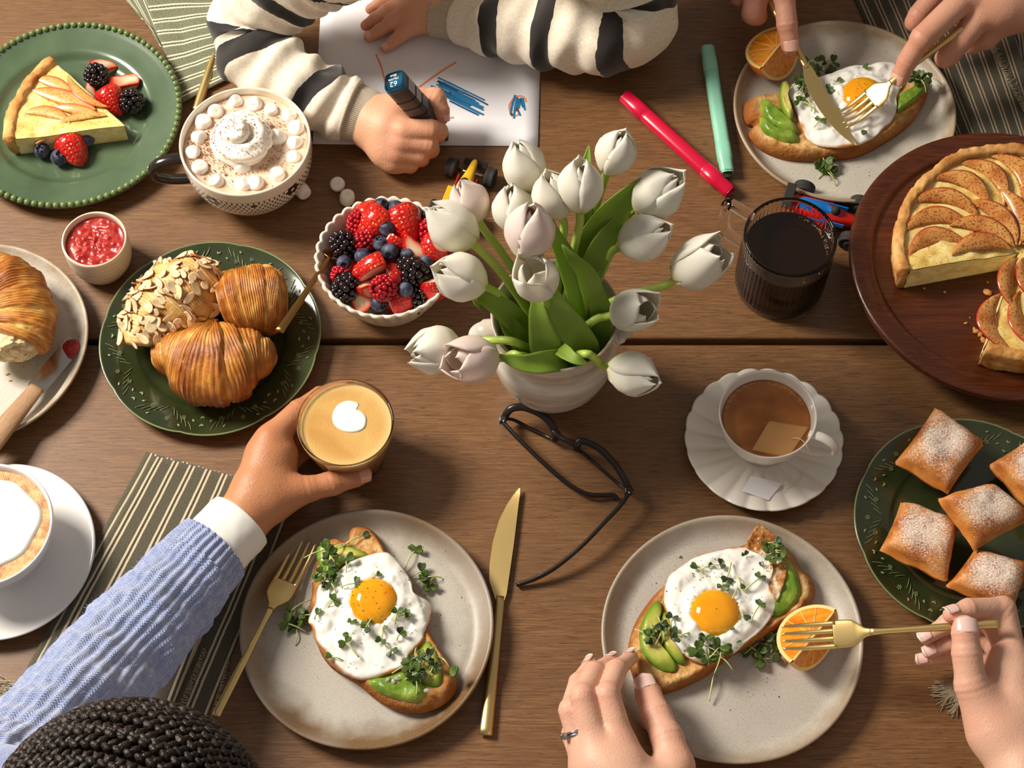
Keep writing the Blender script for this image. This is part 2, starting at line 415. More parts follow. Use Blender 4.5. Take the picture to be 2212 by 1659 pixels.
mk('porcelain_cool', rgb(238, 236, 234), 0.14, spec=0.55, coat=0.4)
m = mk('speckled_cream', rgb(232, 220, 200), 0.28, spec=0.5)
m.col(m.mix(m.math('MULTIPLY', m.bw(m.vor(190), 0.10, 0.06), m.bw(m.noise(50, 1), 0.55, 0.6)), rgb(234, 223, 205), rgb(120, 96, 70)))
m = mk('ramekin_clay', rgb(222, 204, 180), 0.36, spec=0.45); m.bump(m.noise(3, 2, m.mp((1, 1, 120))), 0.25, 0.0012)
# ---- vase glaze: white with warm brown rim
m = mk('vase_glaze', rgb(222, 218, 206), 0.16, spec=0.55, coat=0.5, coatr=0.05)
zz = m.sep(m.co(), 2); n1 = m.noise(5, 4, m.mp((1, 1, 6)))
c = m.mix(m.bw(n1, 0.40, 0.68), rgb(232, 230, 220), rgb(166, 154, 132))
c = m.mix(m.math('MULTIPLY', m.bw(m.math('ADD', zz, m.math('MULTIPLY', m.noise(40, 2), 0.002)), 0.1400, 0.1416), 0.9), c, rgb(140, 104, 62))
m.col(c); m.bump(m.noise(3, 2, m.mp((1, 1, 55))), 0.35, 0.0016)
mk('gold', rgb(232, 202, 136), 0.36, 1.0)
mk('gold_dark', rgb(170, 128, 74), 0.28, 1.0)
mk('steel', rgb(190, 186, 182), 0.18, 1.0)
mk('silver', rgb(205, 203, 200), 0.15, 1.0)
mk('glass', (1, 1, 1, 1), 0.0, trans=1.0, ior=1.33)
mk('gem', (1, 1, 1, 1), 0.0, trans=1.0, ior=2.0)
mk('lens', (1, 1, 1, 1), 0.0, trans=1.0, ior=1.05)
mk('black_coffee', rgb(26, 9, 2), 0.04, spec=0.5)
mk('coffee_bubble', rgb(150, 110, 70), 0.1, trans=0.5)
m = mk('latte_side', rgb(176, 118, 62), 0.3); m.col(m.ramp(m.sep(m.co(), 2), [(0.0, rgb(140, 84, 40)), (0.06, rgb(190, 136, 78)), (0.085, rgb(226, 188, 126))]))
m = mk('crema', rgb(214, 168, 96), 0.5, spec=0.3)
nn = m.noise(11, 3, None, 0.5, 0.8); c = m.ramp(nn, [(0.32, rgb(196, 144, 72)), (0.5, rgb(212, 166, 92)), (0.68, rgb(226, 190, 122))])
ri = m.bw(m.rad(), 0.034, 0.041); c = m.mix(m.math('MULTIPLY', ri, 0.6), c, rgb(230, 198, 134)); m.col(c); m.bump(m.vor(900), 0.35, 0.0006)
mk('milk_foam', rgb(250, 246, 238), 0.55, sss=0.2, sssc=0.004)
m = mk('capp_crema', rgb(190, 130, 66), 0.5); m.col(m.mix(m.bw(m.noise(120, 3), 0.35, 0.65), rgb(170, 108, 50), rgb(222, 178, 116))); m.bump(m.vor(700), 0.4, 0.0006)
m = mk('cocoa', rgb(226, 196, 170), 0.4, spec=0.3); nn = m.noise(60, 4)
c = m.ramp(nn, [(0.3, rgb(205, 168, 138)), (0.55, rgb(228, 200, 174)), (0.75, rgb(242, 226, 206))]); m.col(c); m.bump(m.vor(800), 0.3, 0.0006)
mk('cream', rgb(248, 240, 226), 0.42, sss=0.3, sssr=(1, .8, .6), sssc=0.004)
mk('marshmallow', rgb(248, 240, 230), 0.6, sss=0.3, sssr=(1, .8, .7), sssc=0.004)
mk('cocoa_powder', rgb(140, 78, 40), 0.9)
mk('pepper', rgb(34, 26, 20), 0.8)
m = mk('tea', rgb(150, 78, 22), 0.03, spec=0.5); m.col(m.ramp(m.noise(28, 2), [(0.25, rgb(136, 70, 20)), (0.75, rgb(192, 122, 54))]))
mk('tea_foam', rgb(214, 176, 128), 0.5)
mk('teabag', rgb(202, 146, 88), 0.35)
mk('string', rgb(226, 214, 190), 0.8)
mk('paper', rgb(238, 237, 242), 0.7, spec=0.2)
mk('tag_paper', rgb(238, 236, 240), 0.7)
m = mk('jam', rgb(160, 22, 20), 0.30, spec=0.45, sss=0.2, sssc=0.006)
m.col(m.ramp(m.noise(70, 3), [(0.3, rgb(140, 24, 24)), (0.55, rgb(176, 50, 44)), (0.8, rgb(210, 104, 88))]))
# ---- eggs
m = mk('egg_white', rgb(247, 244, 232), 0.2, spec=0.5, sss=0.35, sssr=(1, .9, .7), sssc=0.006)
e = m.attrf('edge'); n1 = m.noise(55, 4)
c = m.mix(m.math('MULTIPLY', m.bw(n1, 0.55, 0.75), 0.35), rgb(249, 247, 238), rgb(226, 222, 200))
ed = m.math('ADD', e, m.math('MULTIPLY', m.math('SUBTRACT', m.noise(42, 3), 0.5), 0.16))
c = m.mix(m.bw(ed, 0.955, 1.0), c, rgb(196, 132, 66)); m.col(c); m.bump(n1, 0.25, 0.003)
m = mk('egg_crisp', rgb(180, 110, 44), 0.3, spec=0.5); m.col(m.ramp(m.noise(60, 4), [(0.32, rgb(118, 58, 18)), (0.5, rgb(190, 128, 64)), (0.68, rgb(232, 212, 180))])); m.bump(m.vor(240), 0.6, 0.002)
m = mk('yolk', rgb(240, 160, 8), 0.08, spec=0.6, sss=0.4, sssr=(1, .5, .1), sssc=0.006, coat=0.5, coatr=0.03)
m.col(m.ramp(m.noise(30, 2), [(0.3, rgb(238, 150, 4)), (0.7, rgb(248, 182, 26))]))
# ---- bread
m = mk('toast_crumb', rgb(214, 166, 100), 0.75, spec=0.2)
e = m.attrf('edge'); n1 = m.noise(90, 5); n2 = m.noise(26, 3); hol = m.vor(170)
c = m.ramp(n1, [(0.30, rgb(166, 106, 48)), (0.48, rgb(206, 156, 92)), (0.66, rgb(228, 196, 140))])
c = m.mix(m.math('MULTIPLY', m.bw(n2, 0.48, 0.64), 0.6), c, rgb(176, 108, 44))
ed = m.math('ADD', e, m.math('MULTIPLY', m.math('SUBTRACT', n2, 0.5), 0.18))
c = m.mix(m.bw(ed, 0.85, 0.99), c, rgb(152, 88, 36)); c = m.mix(m.math('MULTIPLY', m.bw(m.noise(150, 3), 0.62, 0.72), 0.5), c, rgb(132, 84, 40)); m.col(c)
m.bump(m.math('ADD', n1, m.noise(150, 3)), 0.8, 0.0024)
m = mk('pastry_crust', rgb(200, 140, 72), 0.65, spec=0.25); n1 = m.noise(120, 5)
m.col(m.ramp(m.noise(45, 4), [(0.3, rgb(166, 102, 44)), (0.5, rgb(204, 148, 82)), (0.7, rgb(226, 182, 116))])); m.bump(n1, 0.7, 0.002)
m = mk('custard', rgb(236, 206, 122), 0.45, spec=0.35, sss=0.15, sssc=0.005); n1 = m.noise(70, 4)
c = m.ramp(n1, [(0.3, rgb(214, 166, 78)), (0.5, rgb(238, 208, 124)), (0.72, rgb(246, 230, 168))])
c = m.mix(m.math('MULTIPLY', m.bw(m.noise(420, 2), 0.60, 0.68), 0.65), c, rgb(158, 92, 38)); m.col(c); m.bump(n1, 0.5, 0.003)
m = mk('custard_cut', rgb(242, 224, 160), 0.6, sss=0.15, sssc=0.005); m.col(m.ramp(m.noise(80, 4), [(0.3, rgb(224, 190, 110)), (0.6, rgb(243, 226, 164))])); m.bump(m.noise(160, 4), 0.7, 0.002)
m = mk('apple', rgb(232, 176, 98), 0.25, spec=0.5, sss=0.15, sssc=0.004, coat=0.3)
e = m.attrf('edge'); c = m.ramp(m.noise(45, 3), [(0.3, rgb(214, 148, 70)), (0.7, rgb(238, 192, 116))])
c = m.mix(m.math('MULTIPLY', m.bw(m.noise(600, 2), 0.56, 0.64), 0.7), c, rgb(146, 70, 24)); c = m.mix(m.bw(e, 0.70, 0.94), c, rgb(216, 104, 74)); m.col(c)
m = mk('apple_gold', rgb(226, 158, 84), 0.22, spec=0.5, coat=0.4)
e = m.attrf('edge'); c = m.ramp(m.noise(50, 3), [(0.3, rgb(186, 108, 44)), (0.7, rgb(226, 166, 90))])
c = m.mix(m.math('MULTIPLY', m.bw(m.noise(500, 2), 0.52, 0.62), 0.75), c, rgb(116, 50, 14)); c = m.mix(m.bw(e, 0.84, 0.97), c, rgb(182, 62, 40)); m.col(c)
m = mk('croissant', rgb(196, 122, 46), 0.36, spec=0.45, coat=0.15, coatr=0.3)
la = m.attrf('layer'); n1 = m.noise(30, 4)
uvn = m.noise(6.0, 5, m.mp((120, 2.2, 1), kind='UV'), 0.65, 0.6)
c = m.ramp(m.math('ADD', m.math('MULTIPLY', la, 0.50), m.math('MULTIPLY', uvn, 0.62)), [(0.26, rgb(244, 206, 124)), (0.44, rgb(222, 160, 74)), (0.62, rgb(188, 116, 42)), (0.84, rgb(138, 72, 22))])
c = m.mix(m.math('MULTIPLY', m.bw(n1, 0.5, 0.7), 0.35), c, rgb(138, 66, 18)); m.col(c); m.bump(m.math('ADD', uvn, m.math('MULTIPLY', m.noise(160, 3), 0.5)), 0.75, 0.0022)
m = mk('almond_pastry', rgb(214, 168, 96), 0.55); m.col(m.ramp(m.noise(45, 4), [(0.3, rgb(160, 96, 40)), (0.5, rgb(212, 164, 92)), (0.7, rgb(236, 210, 150))])); m.bump(m.noise(130, 4), 0.6, 0.002)
m = mk('almond', rgb(240, 218, 172), 0.55, spec=0.3); e = m.attrf('edge'); m.col(m.mix(m.bw(e, 0.93, 0.99), m.ramp(m.noise(90, 2), [(0.3, rgb(228, 198, 146)), (0.7, rgb(246, 230, 192))]), rgb(170, 104, 52)))
mk('chocolate', rgb(58, 34, 26), 0.5)
m = mk('torn_crumb', rgb(240, 214, 156), 0.8); m.col(m.ramp(m.noise(120, 4), [(0.3, rgb(206, 162, 96)), (0.6, rgb(244, 226, 178))])); m.bump(m.vor(160), 1.0, 0.004)
m = mk('beignet', rgb(176, 100, 36), 0.5, spec=0.35); n0 = m.noise(40, 4)
c = m.ramp(n0, [(0.3, rgb(150, 78, 24)), (0.5, rgb(196, 122, 50)), (0.72, rgb(218, 154, 78))])
up = m.attrf('up'); pw = m.math('ADD', m.math('MULTIPLY', m.noise(700, 3, None, 0.75), 0.55), m.math('ADD', m.math('MULTIPLY', up, 0.30), m.math('MULTIPLY', m.noise(26, 2), 0.36)))
c = m.mix(m.bw(pw, 0.66, 0.80), c, rgb(246, 236, 224)); m.col(c); m.bump(m.noise(300, 3), 0.4, 0.001)
# ---- fruit, vegetables
m = mk('strawberry', rgb(190, 22, 18), 0.2, spec=0.5, sss=0.15, sssr=(1, .2, .1), sssc=0.004, coat=0.3)
vd = m.vor(270, None, 'F1', 0, 0.5); c = m.ramp(m.noise(40, 2), [(0.3, rgb(168, 10, 16)), (0.6, rgb(206, 30, 20)), (0.85, rgb(224, 70, 30))])
c = m.mix(m.math('MULTIPLY', m.bw(vd, 0.20, 0.13), 0.8), c, rgb(222, 150, 70)); m.col(c); m.bump(m.bw(vd, 0.1, 0.5), 0.7, 0.0016)
m = mk('strawberry_flesh', rgb(240, 170, 140), 0.3, spec=0.4, sss=0.2, sssr=(1, .4, .3), sssc=0.004)
e = m.attrf('edge'); n1 = m.noise(160, 3); c = m.ramp(m.math('ADD', e, m.math('MULTIPLY', m.math('SUBTRACT', n1, 0.5), 0.25)), [(0.2, rgb(250, 226, 196)), (0.6, rgb(242, 168, 130)), (0.85, rgb(224, 76, 54)), (1.0, rgb(196, 26, 22))]); m.col(c)
m = mk('blueberry', rgb(48, 52, 74), 0.5, spec=0.35); m.col(m.ramp(m.noise(110, 4), [(0.32, rgb(26, 26, 40)), (0.5, rgb(62, 66, 88)), (0.7, rgb(104, 108, 128))]))
mk('blueberry_crown', rgb(30, 26, 36), 0.7)
mk('blackberry', rgb(24, 10, 14), 0.12, spec=0.6, coat=0.5, coatr=0.05)
mk('raspberry', rgb(172, 20, 34), 0.25, spec=0.5, sss=0.2, sssr=(1, .2, .2), sssc=0.003)
mk('raspberry_core', rgb(120, 10, 18), 0.5)
m = mk('orange_flesh', rgb(238, 142, 18), 0.15, spec=0.55, sss=0.3, sssr=(1, .4, .05), sssc=0.005, coat=0.4); m.col(m.ramp(m.noise(30, 3, m.mp((1, 6, 6))), [(0.3, rgb(226, 118, 6)), (0.7, rgb(250, 170, 44))])); m.bump(m.vor(160, m.mp((1, 1, 1))), 0.5, 0.002)
m = mk('orange_peel', rgb(232, 122, 8), 0.35, spec=0.5); m.bump(m.vor(300), 0.35, 0.0008)
mk('orange_pith', rgb(250, 214, 140), 0.6, sss=0.2, sssc=0.003)
m = mk('avocado', rgb(138, 172, 52), 0.32, spec=0.45, sss=0.05, sssr=(.6, 1, .2), sssc=0.003)
e = m.attrf('edge'); c = m.ramp(m.math('ADD', e, m.math('MULTIPLY', m.math('SUBTRACT', m.noise(50, 3), .5), .2)), [(0.25, rgb(216, 200, 112)), (0.62, rgb(184, 186, 82)), (0.95, rgb(104, 138, 34))]); m.col(c); m.bump(m.noise(90, 3), 0.4, 0.002)
m = mk('avocado_skinside', rgb(104, 160, 34), 0.30, spec=0.5, sss=0.04, sssr=(.6, 1, .2), sssc=0.003); m.col(m.ramp(m.noise(45, 4), [(0.3, rgb(84, 118, 26)), (0.55, rgb(128, 158, 50)), (0.8, rgb(180, 188, 92))])); m.bump(m.noise(110, 4), 0.6, 0.002)
m = mk('microgreen', rgb(78, 122, 40), 0.4, spec=0.4, sss=0.1, sssr=(.4, 1, .2), sssc=0.002); m.col(m.ramp(m.noise(70, 2), [(0.3, rgb(68, 94, 36)), (0.7, rgb(122, 146, 74))]))
m = mk('microgreen_purple', rgb(70, 84, 56), 0.4); m.col(m.ramp(m.noise(80, 2), [(0.3, rgb(50, 42, 46)), (0.6, rgb(78, 106, 56))]))
mk('sprout_stem', rgb(196, 206, 140), 0.4, sss=0.1, sssc=0.002)
# ---- flowers
m = mk('petal', rgb(244, 238, 218), 0.45, spec=0.3, sss=0.25, sssr=(1, .9, .6), sssc=0.006, sheen=0.1)
v = m.attrf('along'); pk = m.N('ObjectInfo', {}, 2)
c = m.ramp(v, [(0.0, rgb(222, 200, 70)), (0.10, rgb(236, 222, 140)), (0.24, rgb(245, 240, 218)), (1.0, rgb(248, 243, 228))]); m.col(c); m.bump(m.noise(14, 3, m.mp((90, 2, 1), kind='UV')), 0.12, 0.001)
m = mk('petal_blush', rgb(246, 226, 214), 0.45, spec=0.3, sss=0.25, sssr=(1, .8, .7), sssc=0.006)
v = m.attrf('along'); c = m.ramp(v, [(0.0, rgb(226, 206, 110)), (0.16, rgb(244, 234, 204)), (0.5, rgb(243, 218, 208)), (1.0, rgb(246, 230, 220))]); m.col(c); m.bump(m.noise(14, 3, m.mp((90, 2, 1), kind='UV')), 0.12, 0.001)
m = mk('tulip_stem', rgb(142, 176, 62), 0.4, sss=0.1, sssr=(.6, 1, .2), sssc=0.003); m.col(m.ramp(m.noise(22, 2), [(0.3, rgb(146, 178, 64)), (0.7, rgb(190, 210, 104))]))
m = mk('tulip_leaf', rgb(84, 130, 36), 0.36, spec=0.4, sss=0.12, sssr=(.5, 1, .2), sssc=0.003)
st = m.noise(3.0, 3, m.mp((2, 60, 1), kind='UV')); m.col(m.ramp(m.math('ADD', m.math('MULTIPLY', st, .6), m.math('MULTIPLY', m.noise(14, 2), .4)), [(0.3, rgb(116, 148, 44)), (0.52, rgb(150, 180, 70)), (0.72, rgb(188, 206, 114))])); m.bump(st, 0.3, 0.001)
for n_, f_, t_ in (('petal', .2, rgb(255, 246, 220)), ('petal_blush', .2, rgb(255, 232, 216)), ('tulip_leaf', .35, rgb(190, 220, 70)), ('microgreen', .3, rgb(170, 200, 80))): translucent(MT[n_], f_, t_)
# ---- skin, hair
def skin(name, base, red, rough=0.42, sss=0.22):
    m = mk(name, base, rough, spec=0.4, sss=sss, sssr=(1, .35, .2), sssc=0.006)
    fl = m.attrf('flush'); n1 = m.noise(38, 4)
    c = m.mix(m.math('MULTIPLY', m.bw(n1, 0.35, 0.75), 0.35), base, tuple(a * .6 + b * .4 for a, b in zip(base[:3], red[:3])) + (1,))
    c = m.mix(m.math('MULTIPLY', fl, 0.8), c, red); m.col(c)
    wv = m.noise(160, 5, None, 0.65, 0.6)
    m.bump(m.math('ADD', m.math('MULTIPLY', wv, 1.2), m.math('MULTIPLY', m.vor(620), 0.5)), 0.42, 0.0008); return m
skin('skin_brown', rgb(194, 134, 94), rgb(176, 104, 70), .46, .10)
skin('skin_fair', rgb(226, 182, 156), rgb(214, 136, 116), .46, .14)
skin('skin_child', rgb(226, 172, 138), rgb(216, 130, 102), .48, .14)
skin('skin_ruddy', rgb(214, 162, 134), rgb(198, 114, 94), .48, .14)
mk('nail_brown', rgb(214, 150, 122), 0.22, spec=0.5, coat=0.3)
mk('nail_fair', rgb(238, 202, 192), 0.16, spec=0.55, coat=0.5)
mk('nail_plain', rgb(232, 180, 156), 0.25, spec=0.5, coat=0.2)
mk('nail_tip', rgb(240, 226, 216), 0.2, coat=0.5)
m = mk('hair', rgb(34, 24, 20), 0.45, spec=0.4); m.col(m.ramp(m.noise(180, 3), [(0.3, rgb(11, 8, 7)), (0.7, rgb(50, 36, 29))])); m.bump(m.noise(300, 3), 0.8, 0.002)
mk('scalp', rgb(60, 40, 30), 0.6)
# ---- fabrics
def weave_h(m, s=1400):
    u = m.co('UV'); a = m.math('SINE', m.math('MULTIPLY', m.sep(u, 0), s * 2.2)); b = m.math('SINE', m.math('MULTIPLY', m.sep(u, 1), s * 2.2)); return m.math('MULTIPLY', a, b)
def stripes(name, ground, cream, period=0.0165, darkline=True):
    m = mk(name, ground, 0.9, spec=0.1, sheen=0.2); u = m.sep(m.co('UV'), 0)
    f = m.math('FRACT', m.math('DIVIDE', m.math('ADD', u, m.math('MULTIPLY', m.math('SUBTRACT', m.noise(90, 1, m.co('UV')), .5), .0006)), period))
    def band(a, b): return m.math('MULTIPLY', m.math('GREATER_THAN', f, a), m.math('LESS_THAN', f, b))
    g = m.mix(m.math('MULTIPLY', m.bw(m.noise(900, 2, m.co('UV')), 0.4, 0.6), 0.5), ground, tuple(min(1, x * 2.0 + .02) for x in ground[:3]) + (1,))
    st = m.math('ADD', band(0.30, 0.42), band(0.56, 0.68))
    dash = m.math('GREATER_THAN', m.math('SINE', m.math('MULTIPLY', m.sep(m.co('UV'), 1), 2600.0)), -0.2)
    c = m.mix(m.math('MULTIPLY', band(0.46, 0.52), dash), g, tuple(x * .35 for x in ground[:3]) + (1,))
    c = m.mix(st, c, cream); m.col(c); m.bump(weave_h(m), 0.35, 0.0006); return m
stripes('napkin_grey', rgb(78, 73, 58), rgb(212, 196, 166))
stripes('napkin_sage', rgb(104, 106, 84), rgb(226, 214, 184), 0.0135)
stripes('napkin_olive', rgb(62, 58, 42), rgb(168, 146, 118), 0.0165)
mk('napkin_plain', rgb(60, 64, 72), 0.9, sheen=0.2)
mk('fringe', rgb(168, 154, 128), 0.9)
mk('fringe_dark', rgb(96, 92, 76), 0.9)
m = mk('sweatshirt', rgb(228, 214, 192), 0.9, spec=0.1, sheen=0.3)
band = m.attrf('band'); c0 = m.ramp(m.noise(300, 2), [(0.3, rgb(228, 214, 192)), (0.7, rgb(244, 234, 216))]); m.col(m.mix(m.bw(band, 0.46, 0.54), c0, rgb(42, 38, 36))); m.bump(m.noise(900, 3), 0.35, 0.0008)
m = mk('rib_cream', rgb(224, 208, 184), 0.9, spec=0.1, sheen=0.3); rb = m.math('SINE', m.math('MULTIPLY', m.sep(m.co('UV'), 1), 2 * PI * 90)); m.col(m.mix(m.bw(rb, -0.9, 0.2), rgb(186, 166, 140), rgb(228, 214, 190))); m.bump(rb, 0.6, 0.0010)
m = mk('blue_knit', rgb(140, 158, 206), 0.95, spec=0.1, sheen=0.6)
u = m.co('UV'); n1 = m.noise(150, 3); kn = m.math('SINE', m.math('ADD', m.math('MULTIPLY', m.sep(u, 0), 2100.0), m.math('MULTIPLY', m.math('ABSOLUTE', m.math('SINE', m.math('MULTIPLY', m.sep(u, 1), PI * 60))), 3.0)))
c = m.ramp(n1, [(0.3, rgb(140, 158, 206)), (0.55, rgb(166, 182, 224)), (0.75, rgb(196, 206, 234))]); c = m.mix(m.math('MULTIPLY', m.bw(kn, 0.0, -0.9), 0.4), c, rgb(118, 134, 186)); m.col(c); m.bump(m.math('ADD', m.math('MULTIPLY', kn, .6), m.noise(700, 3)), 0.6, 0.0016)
m = mk('white_cotton', rgb(240, 238, 232), 0.85, spec=0.15); m.bump(m.noise(60, 3), 0.2, 0.002)
mk('blue_fuzz', rgb(176, 190, 226), 0.9)
# ---- plastics, misc
mk('pink_plastic', rgb(206, 12, 58), 0.25, spec=0.5)
mk('mint_plastic', rgb(150, 216, 188), 0.32, spec=0.5)
mk('black_plastic', rgb(26, 24, 24), 0.3, spec=0.5)
mk('charcoal_plastic', rgb(74, 68, 66), 0.4)
mk('teal_plastic', rgb(24, 100, 134), 0.3)
mk('white_print', rgb(232, 232, 232), 0.6)
mk('grey_print', rgb(170, 172, 174), 0.6)
mk('dark_print', rgb(36, 70, 60), 0.6)
mk('glasses_frame', rgb(30, 24, 20), 0.32, spec=0.5)
mk('rubber', rgb(40, 37, 36), 0.75)
mk('toy_red', rgb(204, 28, 20), 0.25); mk('toy_blue', rgb(16, 108, 190), 0.25); mk('toy_yellow', rgb(226, 178, 40), 0.25); mk('toy_white', rgb(236, 236, 232), 0.3)
mk('ink_orange', rgb(246, 142, 98), 0.7); mk('ink_blue', rgb(28, 120, 172), 0.7); mk('ink_blue_dark', rgb(12, 78, 132), 0.7); mk('ink_brown', rgb(110, 62, 40), 0.7)
mk('mug_black', rgb(34, 28, 25), 0.22, coat=0.4)
mk('salt', rgb(226, 222, 214), 0.2, trans=0.5)
# ---------------------------------------------------------------- the setting: floor and table
fl = ob('floor', me_from(*box_vf(6.0, 6.0, 0.04, (0, 0, -0.77)), smooth=False), mm('floor_wood')); fl['kind'] = 'structure'
GAPY = P(1000, 737, 0).y
tb = thing('dining_table', 'dark oak plank dining table laid for breakfast', 'table', (0, 0, -0.75))
for y0, y1 in ((GAPY + 0.0035, GAPY + 0.62), (GAPY - 0.60, GAPY - 0.0035)):
    b_ = ob('plank', me_from(*box_vf(2.4, y1 - y0, 0.04, (0, (y0 + y1) / 2, -0.02)), smooth=False), mm('oak_table'), tb, world=True); mod_bevel(b_, 0.003, 3)
ob('plank_support', me_from(*box_vf(2.1, 0.9, 0.03, (0, GAPY, -0.0555)), smooth=False), mm('floor_wood'), tb, world=True)
for sx in (-1, 1):
    for y in (GAPY - 0.5, GAPY + 0.5):
        v, f, _ = sweep(A((sx * 1.1, y, -0.75), (sx * 1.1, y, -0.4), (sx * 1.1, y, -0.041)), [0.028, 0.036, 0.042], 12); ob('leg', me_from(v, f), mm('oak_table'), tb, world=True)

def at_rim(cx, cy, w, h):
    c = P(cx, cy, h); return Vector((c.x, c.y, 0)), w / 2.0 / S(cx, cy, h)
# ---------------------------------------------------------------- plates
def coupe(name, label, cx, cy, w, mat, hz=0.021, loc=None):
    c, r = at_rim(cx, cy, w, hz)
    t = thing(name, label, 'plate', c)
    k = r / 0.12
    pr = [(0.0005, .0065), (.05 * k, .0065), (.095 * k, .0068), (.104 * k, .0085), (.110 * k, .0125), (.1145 * k, .0178), (.1170 * k, hz - .0002), (.1186 * k, hz + .0006), (.1200 * k, hz - .0004), (.1196 * k, hz - .003), (.116 * k, .0130), (.108 * k, .0065), (.098 * k, .0030), (.080 * k, .0022), (.0005, .0022)]
    ob('dish', lathe(smooth_prof(pr, 90), 128, lambda th, R, Z, i: (R * (1 + .004 * np.sin(2 * th + 1) + .0025 * np.sin(5 * th)), Z)), mat, t)
    ob('foot_ring', lathe(smooth_prof([(.070 * k, .003), (.070 * k, .0002), (.074 * k, 0), (.077 * k, .0004), (.078 * k, .003)], 16), 96), mm('stone_foot'), t)
    return t, r
PL_BL, R_BL = coupe('stoneware_plate', 'brown-rimmed speckled stoneware plate with fork lying across its left edge', 792, 1352, 548, mm('stoneware_wash'))
PL_BR, R_BR = coupe('stoneware_plate', 'pale grey stoneware plate holding egg toast in front of the tea cup', 1582, 1373, 565, mm('stoneware_grey'))
PL_TR, R_TR = coupe('stoneware_plate', 'beige stoneware plate at the top right being cut into with gold cutlery', 1825, 235, 479, mm('stoneware_pale'))
PL_L, R_L = coupe('stoneware_plate', 'cream stoneware plate with torn croissant and jam knife, cut off at the left', -57, 735, 490, mm('stoneware_pale'))
# beaded green plate
c, r = at_rim(148, 242, 486, 0.020)
PL_BEAD = thing('beaded_plate', 'glossy green dinner plate with a beaded rim holding a tart slice', 'plate', c)
k = r / 0.12
pr = [(.0005, .006), (.04 * k, .006), (.070 * k, .0062), (.078 * k, .0075), (.083 * k, .0115), (.087 * k, .0135), (.098 * k, .0150), (.110 * k, .0172), (.1155 * k, .0185), (.1195 * k, .0180), (.1185 * k, .0155), (.10 * k, .009), (.085 * k, .004), (.07 * k, .0001), (.06 * k, .0001), (.055 * k, .002), (.0005, .002)]
ob('dish', lathe(smooth_prof(pr, 100), 128), mm('green_bead_glaze'), PL_BEAD)
bead = me_from(*ell(12, 8, (.0036, .0036, .0032)))
for i in range(96):
    a = 2 * PI * i / 96
    ob('bead', bead, mm('green_bead'), PL_BEAD, (.1172 * k * math.cos(a), .1172 * k * math.sin(a), .0196))
# dark green embossed plates
def embossed(name, label, cx, cy, w, rot):
    c, r = at_rim(cx, cy, w, 0.018)
    t = thing(name, label, 'plate', c); k = r / 0.107
    zr = lambda q: np.interp(q, [.070, .076, .085, .105], [.0072, .0098, .0122, .0172])
    pr = [(.0005, .006), (.04 * k, .006), (.064 * k, .0062), (.0705 * k, .0072), (.0725 * k, .0086), (.0740 * k, .0090), (.0755 * k, .0096), (.085 * k, .0120), (.098 * k, .0152), (.104 * k, .0170), (.1062 * k, .0176), (.1072 * k, .0168), (.100 * k, .0125), (.085 * k, .0075), (.066 * k, .0020), (.062 * k, 0), (.055 * k, 0), (.05 * k, .002), (.0005, .002)]
    def wav(th, R, Z, i):
        f = np.clip((R / k - .09) / .017, 0, 1); q = np.abs(np.sin(4 * (th + rot))) ** .5
        return R * (1 + f * .020 * (q - .5)), Z
    ob('dish', lathe(smooth_prof(pr, 110), 160, wav), mm('green_dark_glaze'), t)
    ob('rim_line', lathe([(.1052 * k, .0172), (.1060 * k, .01815), (.1069 * k, .0174)], 160, wav), mm('green_relief'), t)
    parts = []; rng = random.Random(5)
    def pt(q, a, dz=.0004): return (q * k * math.cos(a), q * k * math.sin(a), float(zr(q)) + dz)
    for s in range(8):
        a0 = rot + s * PI / 4 + .18
        for sg in (1, -1):
            for j in range(5):       # fern-like curved strokes
                b = [pt(.080 + .003 * j + .010 * u, a0 + sg * (.02 + .055 * j + .10 * u * (1 - .4 * u))) for u in np.linspace(0, 1, 6)]
                v, f, _ = sweep(np.array(b), [.00015, .0004, .0005, .0005, .0004, .0002], 5); parts.append((v, f))
            for j, (q, da) in enumerate(((.0905, .30), (.0985, .17), (.086, .40), (.0955, .40))):   # leaves
                a = a0 + sg * da; parts.append(ell(6, 5, (.0022, .0011, .0006), pt(q, a), rotm(0, 0, a + sg * .9)))
        for q, da in ((.0945, .03), (.0885, .19), (.0885, -.19)):      # five-petal flowers
            ctr = np.array(pt(q, a0 + da))
            for e in range(6):
                al = e * PI / 3; parts.append(ell(6, 4, (.0010, .00065, .0005), ctr + np.array((math.cos(al), math.sin(al), 0)) * .0017, rotm(0, 0, al)))
            parts.append(ell(5, 4, (.0007, .0007, .0005), ctr))
    ob('embossed_flowers', join_me(parts), mm('green_relief'), t); return t, r
PL_CRO, R_CRO = embossed('embossed_plate', 'dark green embossed plate piled with three croissants', 454, 725, 475, 0.2)
PL_BEI, R_BEI = embossed('embossed_plate', 'dark green embossed plate of sugared beignets at the right edge', 2098, 1130, 500, 0.5)

# ---------------------------------------------------------------- cups, bowls
def handle(t, pts, ra, rb, mat, name='handle', n=40, up=(0, 0, 1)):
    return ob(name, sw(spline(np.array(pts), n), ra, 14, ry=rb, up=up), mat, t)
